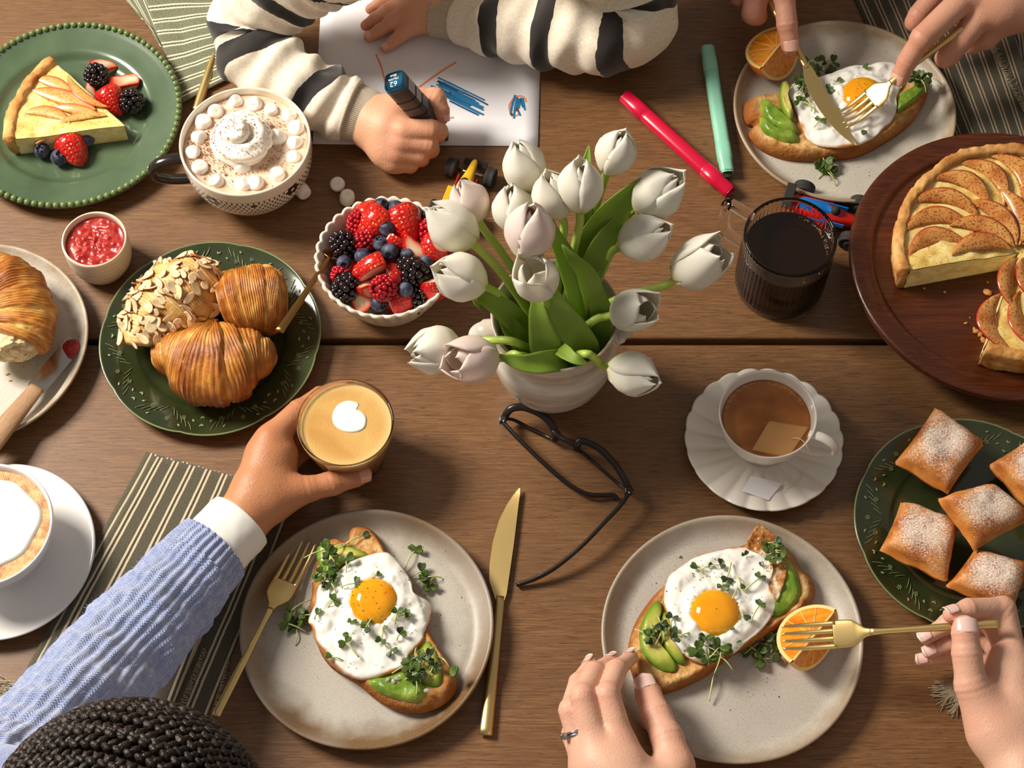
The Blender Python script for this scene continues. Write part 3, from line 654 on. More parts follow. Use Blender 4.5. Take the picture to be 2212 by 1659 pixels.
# hot chocolate mug
c, r = at_rim(529, 304, 284, 0.075); CM, CMR = c, r
mug = thing('cocoa_mug', 'wide cream mug with black mosaic-tile band filled with hot cocoa', 'mug', c); k = r / 0.062
prc = [(.0005, .012), (.030 * k, .012), (.046 * k, .022), (.055 * k, .040), (.0585 * k, .060), (.0597 * k, .0745), (.0610 * k, .0758), (.0621 * k, .0745), (.0615 * k, .060), (.0585 * k, .038), (.050 * k, .018), (.040 * k, .006), (.034 * k, .0015), (.033 * k, 0), (.030 * k, 0), (.029 * k, .003), (.0005, .004)]
prs = smooth_prof(prc, 110); ob('body', lathe(prs, 128), mm('porcelain_cream'), mug)
out = prs[60:]; zout = out[:, 1][::-1]; rout = out[:, 0][::-1]
rz = lambda z: float(np.interp(z, zout, rout))
ob('dark_band', lathe([(rz(z) + .00035, z) for z in np.linspace(.0680, .0735, 6)], 96), mm('mug_black'), mug)
parts = []
for j in range(2):
    for i in range(84):
        z = .0718 - j * .0025; a = 2 * PI * (i + .5 * j) / 84
        if (i * 7 + j * 3) % 5 < 2:
            R0 = rz(z) + .0008; q = np.array([(R0 * math.cos(a + u), R0 * math.sin(a + u), z + w_) for u, w_ in ((-.026, -.001), (.026, -.001), (.026, .001), (-.026, .001))]); parts.append((q, [(0, 1, 2, 3)]))
ob('band_tiles', join_me(parts), mm('porcelain_cream'), mug)
ob('grout_band', lathe([(rz(z) + .0003, z) for z in np.linspace(.0330, .0681, 24)], 128), mm('mug_black'), mug)
parts = []; NH = 76
for row in range(8):
    z = .0362 + row * .00442
    for i in range(NH):
        a = 2 * PI * (i + .5 * (row % 2)) / NH; R0 = rz(z) + .0006
        fi = (i % 8) - 3 + .5 * (row % 2); fr = row - 4
        fi2 = ((i + 4) % 8) - 3 + .5 * (row % 2)
        if abs(fr) <= 1 and .3 < math.hypot(fi, fr * .9) < 1.25 and (i // 8) % 2 == 0: continue
        if abs(fr) <= 1 and math.hypot(fi, fr * .9) < .3 and (i // 8) % 2 == 1: continue
        hx = [(math.cos(PI / 6 + j * PI / 3), math.sin(PI / 6 + j * PI / 3)) for j in range(6)]
        rr = .00252
        q = np.array([((rz(z + y * rr) + .0007) * math.cos(a + x * rr / R0), (rz(z + y * rr) + .0007) * math.sin(a + x * rr / R0), z + y * rr) for x, y in hx])
        parts.append((q, [(0, 1, 2, 3, 4, 5)]))
ob('hex_tiles', join_me(parts), mm('porcelain_cream'), mug)
hd = Vector((P(345, 408, .05) - P(450, 400, .05))); ha = math.atan2(hd.y, hd.x) + 0.10
def hpts(l): return [(q * math.cos(ha), q * math.sin(ha), z) for q, z in l]
handle(mug, hpts([(.052 * k, .060), (.068 * k, .063), (.084 * k, .060), (.092 * k, .050), (.090 * k, .038), (.078 * k, .029), (.062 * k, .025), (.048 * k, .026)]), .0062, .0042, mm('mug_black'), up=(0, 0, 1))
ob('cocoa', lathe(smooth_prof([(.0005, .0665), (.03 * k, .0663), (.050 * k, .0662), (.0585 * k, .0668), (.0590 * k, .060), (.05 * k, .04), (.0005, .03)], 40), 96), mm('cocoa'), mug)
# jam ramekin
c, r = at_rim(203, 516, 140, 0.050); JM, JR = c, r; k = r / .0315
t = thing('ramekin', 'small cream clay ramekin of red jam', 'ramekin', c)
ob('body', lathe(smooth_prof([(.0005, .008), (.022 * k, .009), (.0275 * k, .020), (.0288 * k, .040), (.0295 * k, .0488), (.0306 * k, .0502), (.0317 * k, .0488), (.0318 * k, .040), (.0312 * k, .022), (.0275 * k, .008), (.0215 * k, .0008), (.0005, 0)], 70), 72, lambda th, R, Z, i: (R * (1 + .006 * np.sin(Z * 900 + th)), Z)), mm('ramekin_clay'), t)
me = lathe(smooth_prof([(.0005, .0425), (.012 * k, .0425), (.024 * k, .0425), (.0287 * k, .0430), (.0288 * k, .030), (.0005, .02)], 60), 80)
co = np.empty(len(me.vertices) * 3, dtype=np.float32); me.vertices.foreach_get('co', co); co = co.reshape(-1, 3); mk_ = co[:, 2] > .040
co[mk_, 2] += (np.abs(fbm(co[mk_] * (1, 1, .1), 150, 3, 3)) * .0034 + fbm(co[mk_] * (1, 1, .1), 60, 2, 8) * .0012) * np.clip((.028 * k - np.hypot(co[mk_, 0], co[mk_, 1])) / .006, 0, 1); me.vertices.foreach_set('co', co.ravel()); me.update()
ob('jam', me, mm('jam'), t)
# cappuccino cup and saucer
c, r = at_rim(0, 1189, 406, 0.016); k = r / .083
t = thing('saucer', 'plain white saucer under the cappuccino cup', 'saucer', c)
ob('dish', lathe(smooth_prof([(.0005, .004), (.03 * k, .004), (.036 * k, .0055), (.05 * k, .008), (.07 * k, .0125), (.0815 * k, .0158), (.083 * k, .0160), (.0832 * k, .0148), (.07 * k, .009), (.05 * k, .0035), (.04 * k, 0), (.034 * k, 0), (.03 * k, .001), (.0005, .001)], 80), 128), mm('porcelain_cool'), t)
c2, r = at_rim(-31, 1131, 286, 0.066); k = r / .060
t = thing('cappuccino_cup', 'round white cappuccino cup at the left edge topped with milk foam', 'cup', (c2.x, c2.y, .0055))
ob('body', lathe(smooth_prof([(.0005, .008), (.02 * k, .009), (.038 * k, .020), (.052 * k, .040), (.0575 * k, .058), (.0588 * k, .0602), (.0602 * k, .0595), (.0600 * k, .054), (.0545 * k, .036), (.042 * k, .016), (.028 * k, .004), (.026 * k, 0), (.023 * k, 0), (.0005, .002)], 80), 96), mm('porcelain_cool'), t)
handle(t, [(-.05 * k, .01, .05), (-.08 * k, .012, .052), (-.092 * k, .012, .040), (-.08 * k, .012, .026), (-.045 * k, .01, .022)], .006, .004, mm('porcelain_cool'))
ob('crema', lathe(smooth_prof([(.0005, .0530), (.04 * k, .0530), (.055 * k, .0532), (.0562 * k, .0536), (.0555 * k, .048), (.0005, .03)], 40), 80), mm('capp_crema'), t)
ang = np.linspace(0, 2 * PI, 40, endpoint=False); fo = np.c_[np.cos(ang), np.sin(ang)] * (.0475 * k * (1 + .05 * np.sin(3 * ang + 1) + .03 * np.sin(7 * ang)))[:, None] + (-.002, .002)
ob('milk_foam', outline_blob(fo, lambda t_, x, y: .0534 + .0008 * (1 - t_ ** 3), .0525, 8, 64), mm('milk_foam'), t)
# latte glass
c, r = at_rim(746, 912, 211, 0.075); LG, LGR = c, r; k = r / .0435
glass = thing('latte_glass', 'ribbed glass of latte gripped by the hand in the blue sleeve', 'glass', c)
def flute(n, amp, z0, z1):
    return lambda th, R, Z, i: (R * (1 + amp * np.where((Z > z0) & (Z < z1), np.cos(n * th), 0)), Z)
GZ = .075 / .0982
pro = [(a_, z_ * GZ) for a_, z_ in [(.0005, .010), (.024 * k, .010), (.0285 * k, .016), (.034 * k, .045), (.0385 * k, .075), (.0412 * k, .0965), (.0424 * k, .0982), (.0436 * k, .0965), (.0412 * k, .075), (.0372 * k, .050), (.0325 * k, .020), (.0300 * k, .004), (.0285 * k, 0), (.0005, .0005)]]
def ribout(th, R, Z, i): return (R * (1 + (.014 * np.cos(20 * th) if i > .56 else 0) * np.clip((.060 - Z) / .01, 0, 1) * np.clip(Z / .006, 0, 1)), Z)
ob('glass_body', lathe(smooth_prof(pro, 90), 160, ribout), mm('glass'), glass)
ob('latte', lathe(smooth_prof([(a_, z_ * GZ) for a_, z_ in [(.0005, .0905), (.037 * k, .0905), (.0410 * k, .0908), (.0387 * k, .072), (.0346 * k, .045), (.0292 * k, .0165), (.0245 * k, .0095), (.0005, .0108)]], 50), 96), mm('latte_side'), glass)
cz_ = .0905 * GZ + .0004
ob('crema', lathe([(.0005, cz_), (.02 * k, cz_), (.0395 * k, cz_), (.0408 * k, cz_ + .0004)], 96), mm('crema'), glass)
hp = [(758, 866), (775, 872), (771, 884), (782, 890), (792, 904), (788, 925), (768, 934), (742, 932), (722, 918), (718, 898), (727, 878), (742, 868)]
ob('foam_heart', outline_blob(PA(hp, cz_) - np.array(tuple(c)), lambda t_, x, y: cz_ + .0003 + .0005 * (1 - t_ ** 4), cz_ - .0005, 6, 60), mm('milk_foam'), glass)
# fruit bowl
c, r = at_rim(833, 554, 306, 0.058); FB, FBR = c, r; k = r / .066
bowl = thing('fluted_bowl', 'cream fluted bowl heaped with mixed berries', 'bowl', c)
def fl2(th, R, Z, i):
    a = np.clip((Z - .008) / .02, 0, 1); return R * (1 + .030 * a * (np.abs(np.cos(17 * th)) - .5)), Z + .0022 * np.clip((Z - .054) / .004, 0, 1) * (np.abs(np.cos(17 * th)) - .5)
ob('body', lathe(smooth_prof([(.0005, .006), (.036 * k, .006), (.043 * k, .010), (.052 * k, .032), (.0618 * k, .0565), (.0632 * k, .0588), (.0650 * k, .0590), (.0658 * k, .0570), (.0600 * k, .040), (.052 * k, .018), (.046 * k, .003), (.042 * k, 0), (.0005, 0)], 70), 272, fl2), mm('speckled_cream'), bowl)
# vase
c, r = at_rim(1200, 678, 276, 0.142); VS, VSR = c, r; k = r / .0585
vase = thing('stoneware_vase', 'off-white glazed stoneware crock with small handles used as a tulip vase', 'vase', c)
ob('body', lathe(smooth_prof([(.0005, .010), (.03, .011), (.045, .030), (.053, .060), (.0545, .085), (.0525, .108), (.0525, .122), (.0545 * k, .136), (.0572 * k, .1412), (.0585 * k, .1420), (.0594 * k, .1408), (.0575, .132), (.0568, .120), (.0570, .106), (.0598, .088), (.0585, .064), (.0505, .036), (.039, .014), (.034, .003), (.032, 0), (.0005, .001)], 110), 112, lambda th, R, Z, i: (R * (1 + .008 * np.sin(2 * th + .6) + .0016 * np.sin(Z * 520)), Z)), mm('vase_glaze'), vase)
for s in (-1, 1):
    a = PI + .05 if s < 0 else .22
    h_ = [(.053, .119), (.068, .118), (.076, .108), (.075, .092), (.066, .078), (.055, .070)]
    handle(vase, [(q * math.cos(a), q * math.sin(a), z) for q, z in h_], [.0105] * 8 + [.0085] * 24 + [.010] * 8, .0055, mm('vase_glaze'), up=(0, 0, 1))
ob('water', lathe([(.0005, .06), (.03, .06), (.058, .06)], 48), mm('lens'), vase)
# glass mug of black coffee
c, r = at_rim(1708, 510, 201, 0.092); k = r / .0455; GM = c
t = thing('coffee_mug', 'ribbed clear glass mug of black coffee with square handle', 'mug', c)
ob('glass_body', lathe(smooth_prof([(.0005, .008), (.036 * k, .008), (.0405 * k, .012), (.0425 * k, .03), (.0425 * k, .06), (.0425 * k, .088), (.0438 * k, .0922), (.0455 * k, .0915), (.0458 * k, .086), (.0456 * k, .06), (.0456 * k, .03), (.0450 * k, .008), (.0430 * k, .001), (.041 * k, 0), (.0005, 0)], 100), 232, lambda th, R, Z, i: (R * (1 + (.009 * np.cos(58 * th) if .50 < i < .93 else 0) * np.clip((.082 - Z) / .006, 0, 1) * np.clip((Z - .002) / .006, 0, 1)), Z)), mm('glass'), t)
ob('coffee', lathe(smooth_prof([(.0005, .0680), (.036 * k, .0680), (.0405 * k, .0682), (.0429 * k, .0690), (.0429 * k, .05), (.0429 * k, .03), (.0412 * k, .013), (.037 * k, .0075), (.0005, .0075)], 60), 96), mm('black_coffee'), t)
rng = random.Random(3); parts = []
for i in range(64):
    a = rng.uniform(-.5, 1.2) if i < 40 else rng.uniform(0, 6.28); q = (.0405 - abs(rng.gauss(0, .0012))) * k; s_ = rng.uniform(.0004, .0011) * (1.3 if i < 40 else .6)
    parts.append(ell(6, 5, (s_, s_, s_ * .7), (q * math.cos(a), q * math.sin(a), .0684)))
o = ob('bubbles', join_me(parts), mm('coffee_bubble'), t); o['kind'] = 'stuff'
a = math.atan2((P(1590, 440, .09) - P(1708, 510, .09)).y, (P(1590, 440, .09) - P(1708, 510, .09)).x)
handle(t, [(q * math.cos(a), q * math.sin(a), z) for q, z in [(.0455 * k, .086), (.058, .0865), (.069, .0855), (.0735, .080), (.0735, .060), (.0725, .044), (.068, .036), (.058, .033), (.0455 * k, .033)]], .0065, .0055, mm('glass'), n=56)
# tea cup and saucer
c, r = at_rim(1650, 948, 335, 0.016); k = r / .0755
t = thing('saucer', 'scalloped white saucer under the tea cup', 'saucer', c); TS = c
def scal(th, R, Z, i):
    f = np.clip((R / k - .026) / .04, 0, 1); q = np.abs(np.cos(11 * th)) ** .7
    return R * (1 + .020 * f * (q - .6)), Z + .0030 * np.clip((R / k - .024) / .02, 0, 1) * (q - .6)
ob('dish', lathe(smooth_prof([(.0005, .004), (.022 * k, .004), (.026 * k, .0058), (.030 * k, .0062), (.045 * k, .0085), (.062 * k, .013), (.0735 * k, .0160), (.0752 * k, .0164), (.0758 * k, .0152), (.06 * k, .009), (.042 * k, .003), (.036 * k, 0), (.032 * k, 0), (.0005, .001)], 80), 192, scal), mm('porcelain'), t)
c, r = at_rim(1659, 893, 211, 0.066); k = r / .0465; TC = c
t = thing('tea_cup', 'fluted white tea cup with a tea bag steeping in amber tea', 'cup', (c.x, c.y, .0060))
def flc(th, R, Z, i): return R * (1 + .018 * np.clip((.050 - Z) / .02, 0, 1) * np.clip(Z / .01, 0, 1) * (np.abs(np.cos(6 * th)) - .5)), Z
ob('body', lathe(smooth_prof([(.0005, .006), (.018 * k, .007), (.030 * k, .016), (.039 * k, .034), (.0435 * k, .052), (.0452 * k, .0592), (.0462 * k, .0600), (.0468 * k, .0590), (.0450 * k, .050), (.0405 * k, .032), (.032 * k, .014), (.024 * k, .004), (.022 * k, 0), (.019 * k, 0), (.0005, .002)], 80), 144, flc), mm('porcelain'), t)
a = math.atan2((P(1800, 950, .05) - P(1659, 893, .05)).y, (P(1800, 950, .05) - P(1659, 893, .05)).x)
handle(t, [(q * math.cos(a), q * math.sin(a), z) for q, z in [(.043 * k, .053), (.056 * k, .056), (.068 * k, .050), (.071 * k, .040), (.064 * k, .030), (.050 * k, .022), (.036 * k, .021)]], .0048, .0030, mm('porcelain'))
ob('tea', lathe(smooth_prof([(.0005, .0470), (.034 * k, .0470), (.0408 * k, .0471), (.0418 * k, .0476), (.0400 * k, .042), (.0005, .034)], 40), 96), mm('tea'), t)
rng = random.Random(8); parts = []
for i in range(240):
    an = rng.gauss(2.3, .55) if i < 170 else rng.uniform(.4, 1.6); q = (.0405 - abs(rng.gauss(0, .0016))) * k; s_ = rng.uniform(.0002, .0006); parts.append(ell(5, 4, (s_, s_, s_ * .5), (q * math.cos(an), q * math.sin(an), .0472)))
o = ob('tea_froth', join_me(parts), mm('tea_foam'), t); o['kind'] = 'stuff'
q4 = PA([(1662, 908), (1748, 922), (1704, 988), (1624, 972)], .0545)[:, :2]; q = np.array([q4[i] + (q4[(i + 1) % 4] - q4[i]) * u for i in range(4) for u in (.03, .3, .7, .97)])
bag = thing('tea_bag', 'steeped paper tea bag with string and blank white tag hanging over the cup rim', 'tea bag', tuple(P(1690, 950, .052)))
ob('pouch', outline_blob(q, lambda t_, x, y: .0538 + .0016 * (1 - t_ ** 2), .0515, 8, 48), mm('teabag'), bag, world=True)
st = PA([(1709, 946, .0555), (1728, 948, .060), (1742, 962, .0668), (1750, 985, .052), (1748, 1010, .022), (1735, 1014, .0125), (1732, 1030, .0115), (1712, 1048, .0125), (1688, 1060, .0140)])
ob('string', sw(spline(st, 60), .00035, 6), mm('string'), bag, world=True)
tg = PA([(1622, 1028), (1690, 1043), (1660, 1082), (1602, 1062)], .0135)
o = ob('paper_tag', me_from(tg + np.array([(0, 0, .0005), (0, 0, -.001), (0, 0, .001), (0, 0, .0015)]), [(0, 3, 2, 1)], False), mm('tag_paper'), bag, world=True); mod_solid(o, .0004)
# wooden serving board (a low turntable: disc on a narrower foot)
c, r = at_rim(2173, 562, 674, 0.046); k = r / .155; BD = c
t = thing('serving_board', 'round dark acacia board with raised rim under the apple tart', 'board', c)
ob('board', lathe(smooth_prof([(.0005, .040), (.10 * k, .040), (.128 * k, .040), (.1300 * k, .0405), (.1315 * k, .0435), (.1350 * k, .0442), (.1372 * k, .0432), (.1385 * k, .0442), (.148 * k, .0460), (.1535 * k, .0455), (.155 * k, .0425), (.1535 * k, .0360), (.146 * k, .0300), (.140 * k, .0272), (.12 * k, .027), (.0005, .027)], 120), 160), mm('acacia_board'), t)
ob('turntable_foot', lathe(smooth_prof([(.0005, .027), (.085 * k, .027), (.090 * k, .020), (.098 * k, .004), (.099 * k, .0005), (.095 * k, 0), (.0005, 0)], 40), 96), mm('acacia_board'), t)
BDZ = 0.040
# ---------------------------------------------------------------- cutlery
def framed(o, p0, p1, up=(0, 0, 1), roll=0.0):
    """place o so that local +x runs from p0 to p1, local z towards up"""
    p0, p1 = Vector(p0), Vector(p1); x = (p1 - p0).normalized(); z = Vector(up); z = (z - x * z.dot(x)).normalized(); y = z.cross(x)
    M = Matrix((x, y, z)).transposed().to_4x4() @ Matrix.Rotation(roll, 4, 'X'); M.translation = p0; o.matrix_world = M
    return (p1 - p0).length
def strip(xs, half, zc, th, n=1):
    """flat bar with rounded section along x: half widths, centre heights, half thicknesses"""
    path = np.c_[xs, np.zeros(len(xs)), zc]
    v, f, uv = sweep(path, half, 16, up=(0, 0, 1), ry=th, reset_up=True); return v, f
def fork(label, p_end, p_tip, mat='gold', up=(0, 0, 1), roll=0.0, group=None, ws=1.0, tip_drop=.004):
    t = thing('dinner_fork', label, 'fork', group=group); L = framed(t, p_end, p_tip, up, roll)
    k = L / .20
    xs = np.linspace(0, .118, 30); hw = np.interp(xs, [0, .03, .08, .105, .118], [.0040, .0038, .0029, .0027, .0034])
    ob('handle', join_me([strip(xs * k, hw * ws, np.interp(xs, [0, .06, .118], [0, .001, .0015]), np.interp(xs, [0, .05, .118], [.0022, .0026, .0017]))]), mm(mat), t)
    xs = np.linspace(.116, .152, 26); hw = np.interp(xs, [.116, .122, .128, .133, .138, .152], [.0030, .0042, .0085, .0118, .0126, .0128])
    zc = np.interp(xs, [.116, .130, .152], [.0015, -.0010, -.0035])
    ob('head', join_me([strip(xs * k, hw * ws, zc, np.full(26, .0011))]), mm(mat), t)
    for j in range(4):
        y0 = (-1.5 + j) * .00675 * ws
        path = spline(A((.149 * k, y0, -.0032), (.165 * k, y0, -.0046), (.182 * k, y0, -.0042), (.199 * k, y0 * .97, 0.0)), 18)
        ob('tine', sw(path, np.interp(np.linspace(0, 1, 18), [0, .5, .9, 1], [.0023, .0021, .0014, .0008]) * ws, 10, ry=np.interp(np.linspace(0, 1, 18), [0, .8, 1], [.0011, .0010, .0005]), reset_up=True), mm(mat), t)
    return t
def knife(label, p_end, p_tip, mat='gold', up=(0, 0, 1), roll=0.0, ws=1.0, split=.545, flip=1, handle_mat=None, dull=False):
    t = thing('table_knife', label, 'knife'); L = framed(t, p_end, p_tip, up, roll)
    s = split * L
    xs = np.linspace(0, s, 24); hw = np.interp(xs / s, [0, .3, .8, 1], [.0054, .0050, .0040, .0036])
    ob('handle', join_me([strip(xs, hw * ws, np.full(24, 0.0), np.interp(xs / s, [0, .5, 1], [.0034, .0036, .0022]))]), mm(handle_mat or mat), t)
    u = np.linspace(0, 1, 34); bl = (L - s)
    spine = np.interp(u, [0, .06, .5, .96, 1], [.0036, .0048, .0064, .0070, .0066]) if not dull else np.interp(u, [0, .05, .9, .97, 1], [.007, .0085, .0085, .0070, .002])
    edge = np.interp(u, [0, .06, .16, .30, .5, .7, .85, .94, 1], [-.0036, -.0060, -.0104, -.0116, -.0110, -.0078, -.0026, .0018, .0054]) if not dull else np.interp(u, [0, .06, .7, .88, .96, 1], [-.007, -.0085, -.0088, -.0075, -.005, 0])
    V = []; F = []
    for zsg in (1, -1):
        for i in range(34):
            for w in (0, .5, 1):
                y = flip * ws * (edge[i] * (1 - w) + spine[i] * w); V.append((s - .004 + u[i] * (bl + .004), y, zsg * (.0009 * w + .00015)))
    n = 34 * 3
    for i in range(33):
        for w in range(2):
            a = i * 3 + w; q = (a, a + 3, a + 4, a + 1); F.append(q if flip > 0 else q[::-1]); q2 = (a + n, a + n + 1, a + n + 4, a + n + 3); F.append(q2 if flip > 0 else q2[::-1])
        for w, sgn in ((2, 1), (0, -1)):
            a = i * 3 + w; q = (a, a + 3, a + 3 + n, a + n); F.append(q if sgn * flip > 0 else q[::-1])
    F += [(0, 1, 2, 2 + n, 1 + n, n), tuple(33 * 3 + q for q in (2, 1, 0, n, 1 + n, 2 + n))]
    bl_ = ob('blade', me_from(V, F, False), mm(mat), t); return t
fork('gold fork leaning on the left edge of the brown-rimmed plate', P(466, 1546, .034), P(663, 1163, .014))
knife('gold table knife lying right of the brown-rimmed plate', P(1049, 1588, .0045), P(1106, 1054, .0045), flip=-1, ws=1.16)
fork('gold fork held level over the orange wedge by the right front hand', P(2160, 1347, .100), P(1688, 1378, .058), up=(0.05, -.25, 1), ws=1.0)
fork('gold fork pressed into the egg at the top right plate', P(2080, 60, .105), P(1816, 262, .034), ws=1.0)
knife('gold knife slicing the egg at the top right plate', P(1652, -20, .056), P(1838, 318, .030), flip=1, ws=1.0, split=.50)
# gold spoon resting in the bowl of berries
t = thing('gold_spoon', 'gold spoon with its bowl buried in the berries', 'spoon'); L = framed(t, P(603, 716, .074), P(752, 494, .047))
xs = np.linspace(0, .74 * L, 24)
ob('handle', join_me([strip(xs, np.interp(xs / L, [0, .3, .74], [.0046, .0036, .0024]), np.interp(xs / L, [0, .74], [0, -.002]), np.full(24, .0018))]), mm('gold_dark'), t)
u = np.linspace(0, 1, 15); V, F = [], []
for i in range(15):
    for j in range(13):
        w = (j - 6) / 6.0; hw = .0165 * math.sqrt(max(0, 1 - (2 * u[i] ** .85 - 1) ** 2)) + .0012
        V.append((.72 * L + u[i] * .30 * L, hw * w, -.002 - .007 * (1 - w * w) * math.sin(PI * u[i])))
o = ob('bowl', me_from(V, grid_faces(15, 13)), mm('gold_dark'), t); mod_solid(o, .0012)
# butter knife with wooden handle and jam on the blade
t = knife('butter knife with wooden handle and jam-smeared blade on the left plate', P(-42, 985, .030), P(166, 734, .0135), 'steel', handle_mat='knife_wood', dull=True, split=.58, ws=1.15)
[c_ for c_ in t.children if c_.name.startswith('handle')][0].scale = (1, 2.0, 1.6)
L = (P(-42, 985, .030) - P(166, 734, .0135)).length
jo = [(L * .86, -.0085), (L * .90, .006), (L * .96, .0075), (L * .992, .003), (L * .985, -.005), (L * .93, -.0095)]
ob('jam_smear', outline_blob(np.array(jo), lambda t_, x, y: .0012 + .0016 * (1 - t_ ** 3) + .0009 * fbm(np.stack([x, y, x * 0], -1), 260, 2, 4), .0006, 8, 48), mm('jam'), t)
# bit of gold cutlery showing under the sage napkin
t = knife('gold cutlery handle poking out from under the sage napkin', P(424, 240, .005), P(520, -60, .005), split=.5)
# ---------------------------------------------------------------- food
def XY(px, py, h): p = P(px, py, h); return (p.x, p.y)
def nz(x, y, f, s=0, o=2): return fbm(np.stack([x, y, np.zeros_like(x)], -1), f, o, s)
def inpoly(x, y, poly):
    r = np.zeros(x.shape, dtype=bool); px, py = poly[:, 0], poly[:, 1]; j = len(poly) - 1
    for i in range(len(poly)):
        c = ((py[i] > y) != (py[j] > y)) & (x < (px[j] - px[i]) * (y - py[i]) / (py[j] - py[i] + 1e-15) + px[i]); r ^= c; j = i
    return r
def sdpoly(x, y, poly):
    d = np.full(x.shape, 9.0)
    for q in poly: d = np.minimum(d, (x - q[0]) ** 2 + (y - q[1]) ** 2)
    return np.where(inpoly(x, y, poly), -1, 1) * np.sqrt(d)
# ---- tart: wedge of custard with crust and apple slices
def apple_slice(t, p0, p1, bulge, z, tilt, mat, th=.0026, lift=.002, n=14, m=7):
    p0, p1 = np.array(p0), np.array(p1); d = p1 - p0; nrm = np.array((-d[1], d[0])) / np.linalg.norm(d)
    V, at = [], []
    for i in range(n):
        u = i / (n - 1.0); e = (4 * u * (1 - u)) ** .75
        for j in range(m):
            w = j / (m - 1.0); q = p0 + d * u + nrm * (bulge[0] * (1 - w) + bulge[1] * w) * e
            V.append((q[0], q[1], z + tilt * w * e + lift * math.sin(PI * w) * e)); at.append(w if bulge[1] > bulge[0] else w)
    me = me_from(V, grid_faces(n, m) if bulge[1] > bulge[0] else grid_faces(n, m)[:, ::-1]); attr(me, 'edge', at)
    o = ob('apple_slice', me, mm(mat), t, world=True); mod_solid(o, th, 0); return o
def tart(name, label, cat, tip, R, a0, a1, zb, H, amat, seed):
    t = thing(name, label, cat, (tip[0], tip[1], zb))
    n, m = max(24, int((a1 - a0) / .03)), 26
    a = np.linspace(a0, a1, n); q = np.linspace(0.004, .91, m)
    Aq, Qq = np.meshgrid(a, q, indexing='ij'); x, y = R * Qq * np.cos(Aq), R * Qq * np.sin(Aq)
    z = H - .006 + .0028 * nz(x, y, 45, seed, 3) + .0015 * Qq
    V = np.stack([x, y, z], -1).reshape(-1, 3)
    ob('custard', me_from(V, grid_faces(n, m)[:, ::-1]), mm('custard'), t)
    # crust: outer wall with crumbly rim, closed section swept over the arc
    sec = np.array([(.900, 0), (.900, H - .009), (.908, H - .001), (.945, H + .0012), (.985, H - .0003), (1.0, H - .006), (.965, .004), (.95, 0)])
    sec = spline(sec, 26, closed=True); V = []
    for i in range(n * 2):
        aa = a0 + (a1 - a0) * i / (n * 2 - 1.0)
        for (r_, z_) in sec: V.append((R * r_ * math.cos(aa), R * r_ * math.sin(aa), z_))
    V = np.array(V); rr = fbm(V, 120, 3, seed + 3) * .0014 + fbm(V, 35, 2, seed) * .0016; ctr = np.c_[V[:, :2] * .0, np.zeros(len(V))]
    di = V.copy(); di[:, 2] = 0; di /= np.linalg.norm(di, axis=1)[:, None]; V = V + di * rr[:, None]; V[:, 2] += np.where(V[:, 2] > H * .5, rr * .8, 0)
    F = [tuple(f) for f in grid_faces(n * 2, 26, False, True)]; F += [tuple(range(26)), tuple(range((n * 2 - 1) * 26, n * 52))[::-1]]
    ob('crust', me_from(V, F), mm('pastry_crust'), t)
    ob('base_crust', me_from(np.vstack([[(0, 0, .003)], [(R * .95 * math.cos(b), R * .95 * math.sin(b), .003) for b in a], [(0, 0, 0)], [(R * .95 * math.cos(b), R * .95 * math.sin(b), 0) for b in a]]), [(0, i + 1, i + 2) for i in range(n - 1)] + [(n + 1, n + 3 + i, n + 2 + i) for i in range(n - 1)] + [(i + 1, n + 2 + i, n + 3 + i, i + 2) for i in range(n - 1)], False), mm('pastry_crust'), t)
    for k, aa in enumerate((a0, a1)):
        if a1 - a0 > 6.2: break
        V = []; s = -1 if k == 0 else 1
        tn = np.array((-math.sin(aa), math.cos(aa), 0)) * s
        for i in range(40):
            u = .003 + .905 * i / 39.0
            for j in range(14):
                w = j / 13.0; p = np.array((R * u * math.cos(aa), R * u * math.sin(aa), w * (H - .006 + .0028 * float(nz(np.array([R * u * math.cos(aa)]), np.array([R * u * math.sin(aa)]), 45, seed, 3)[0]) + .0015 * u)))
                V.append(p + tn * (.0006 + .0013 * float(vn(p[None], 180, seed)[0]) * math.sin(PI * w)))
        F = grid_faces(40, 14); ob('cut_face', me_from(V, F if k == 0 else F[:, ::-1]), mm('custard_cut'), t)
    return t
# the slice on the beaded plate
tipz = .034; tp = P(268, 268, tipz); zb = .0065
c1 = P(98, 114, tipz); c2 = P(30, 300, tipz); a0 = math.atan2(c1.y - tp.y, c1.x - tp.x); a1 = math.atan2(c2.y - tp.y, c2.x - tp.x) + 2 * PI; R = ((c1 - tp).length + (c2 - tp).length) / 2 * 1.02
sl = tart('tart_slice', 'slice of apple custard tart on the green beaded plate', 'tart', (tp.x, tp.y), R, a0, a1, zb, .030, 'apple', 4)
for q in (((68, 190), (205, 232), (-.006, .012), .0018, .0310), ((146, 158), (230, 226), (-.003, -.014), .0030, .0315), ((118, 226), (214, 246), (-.004, .007), .0026, .0318), ((50, 240), (150, 262), (.002, .015), .0016, .0308), ((76, 165), (150, 190), (-.004, .009), .0012, .0312), ((125, 262), (228, 244), (.000, .009), .0012, .0310), ((74, 300), (165, 276), (.003, .009), -.003, .0262)):
    apple_slice(sl, XY(*q[0], .036), XY(*q[1], .036), q[2], q[4], q[3], 'apple', lift=.0010)
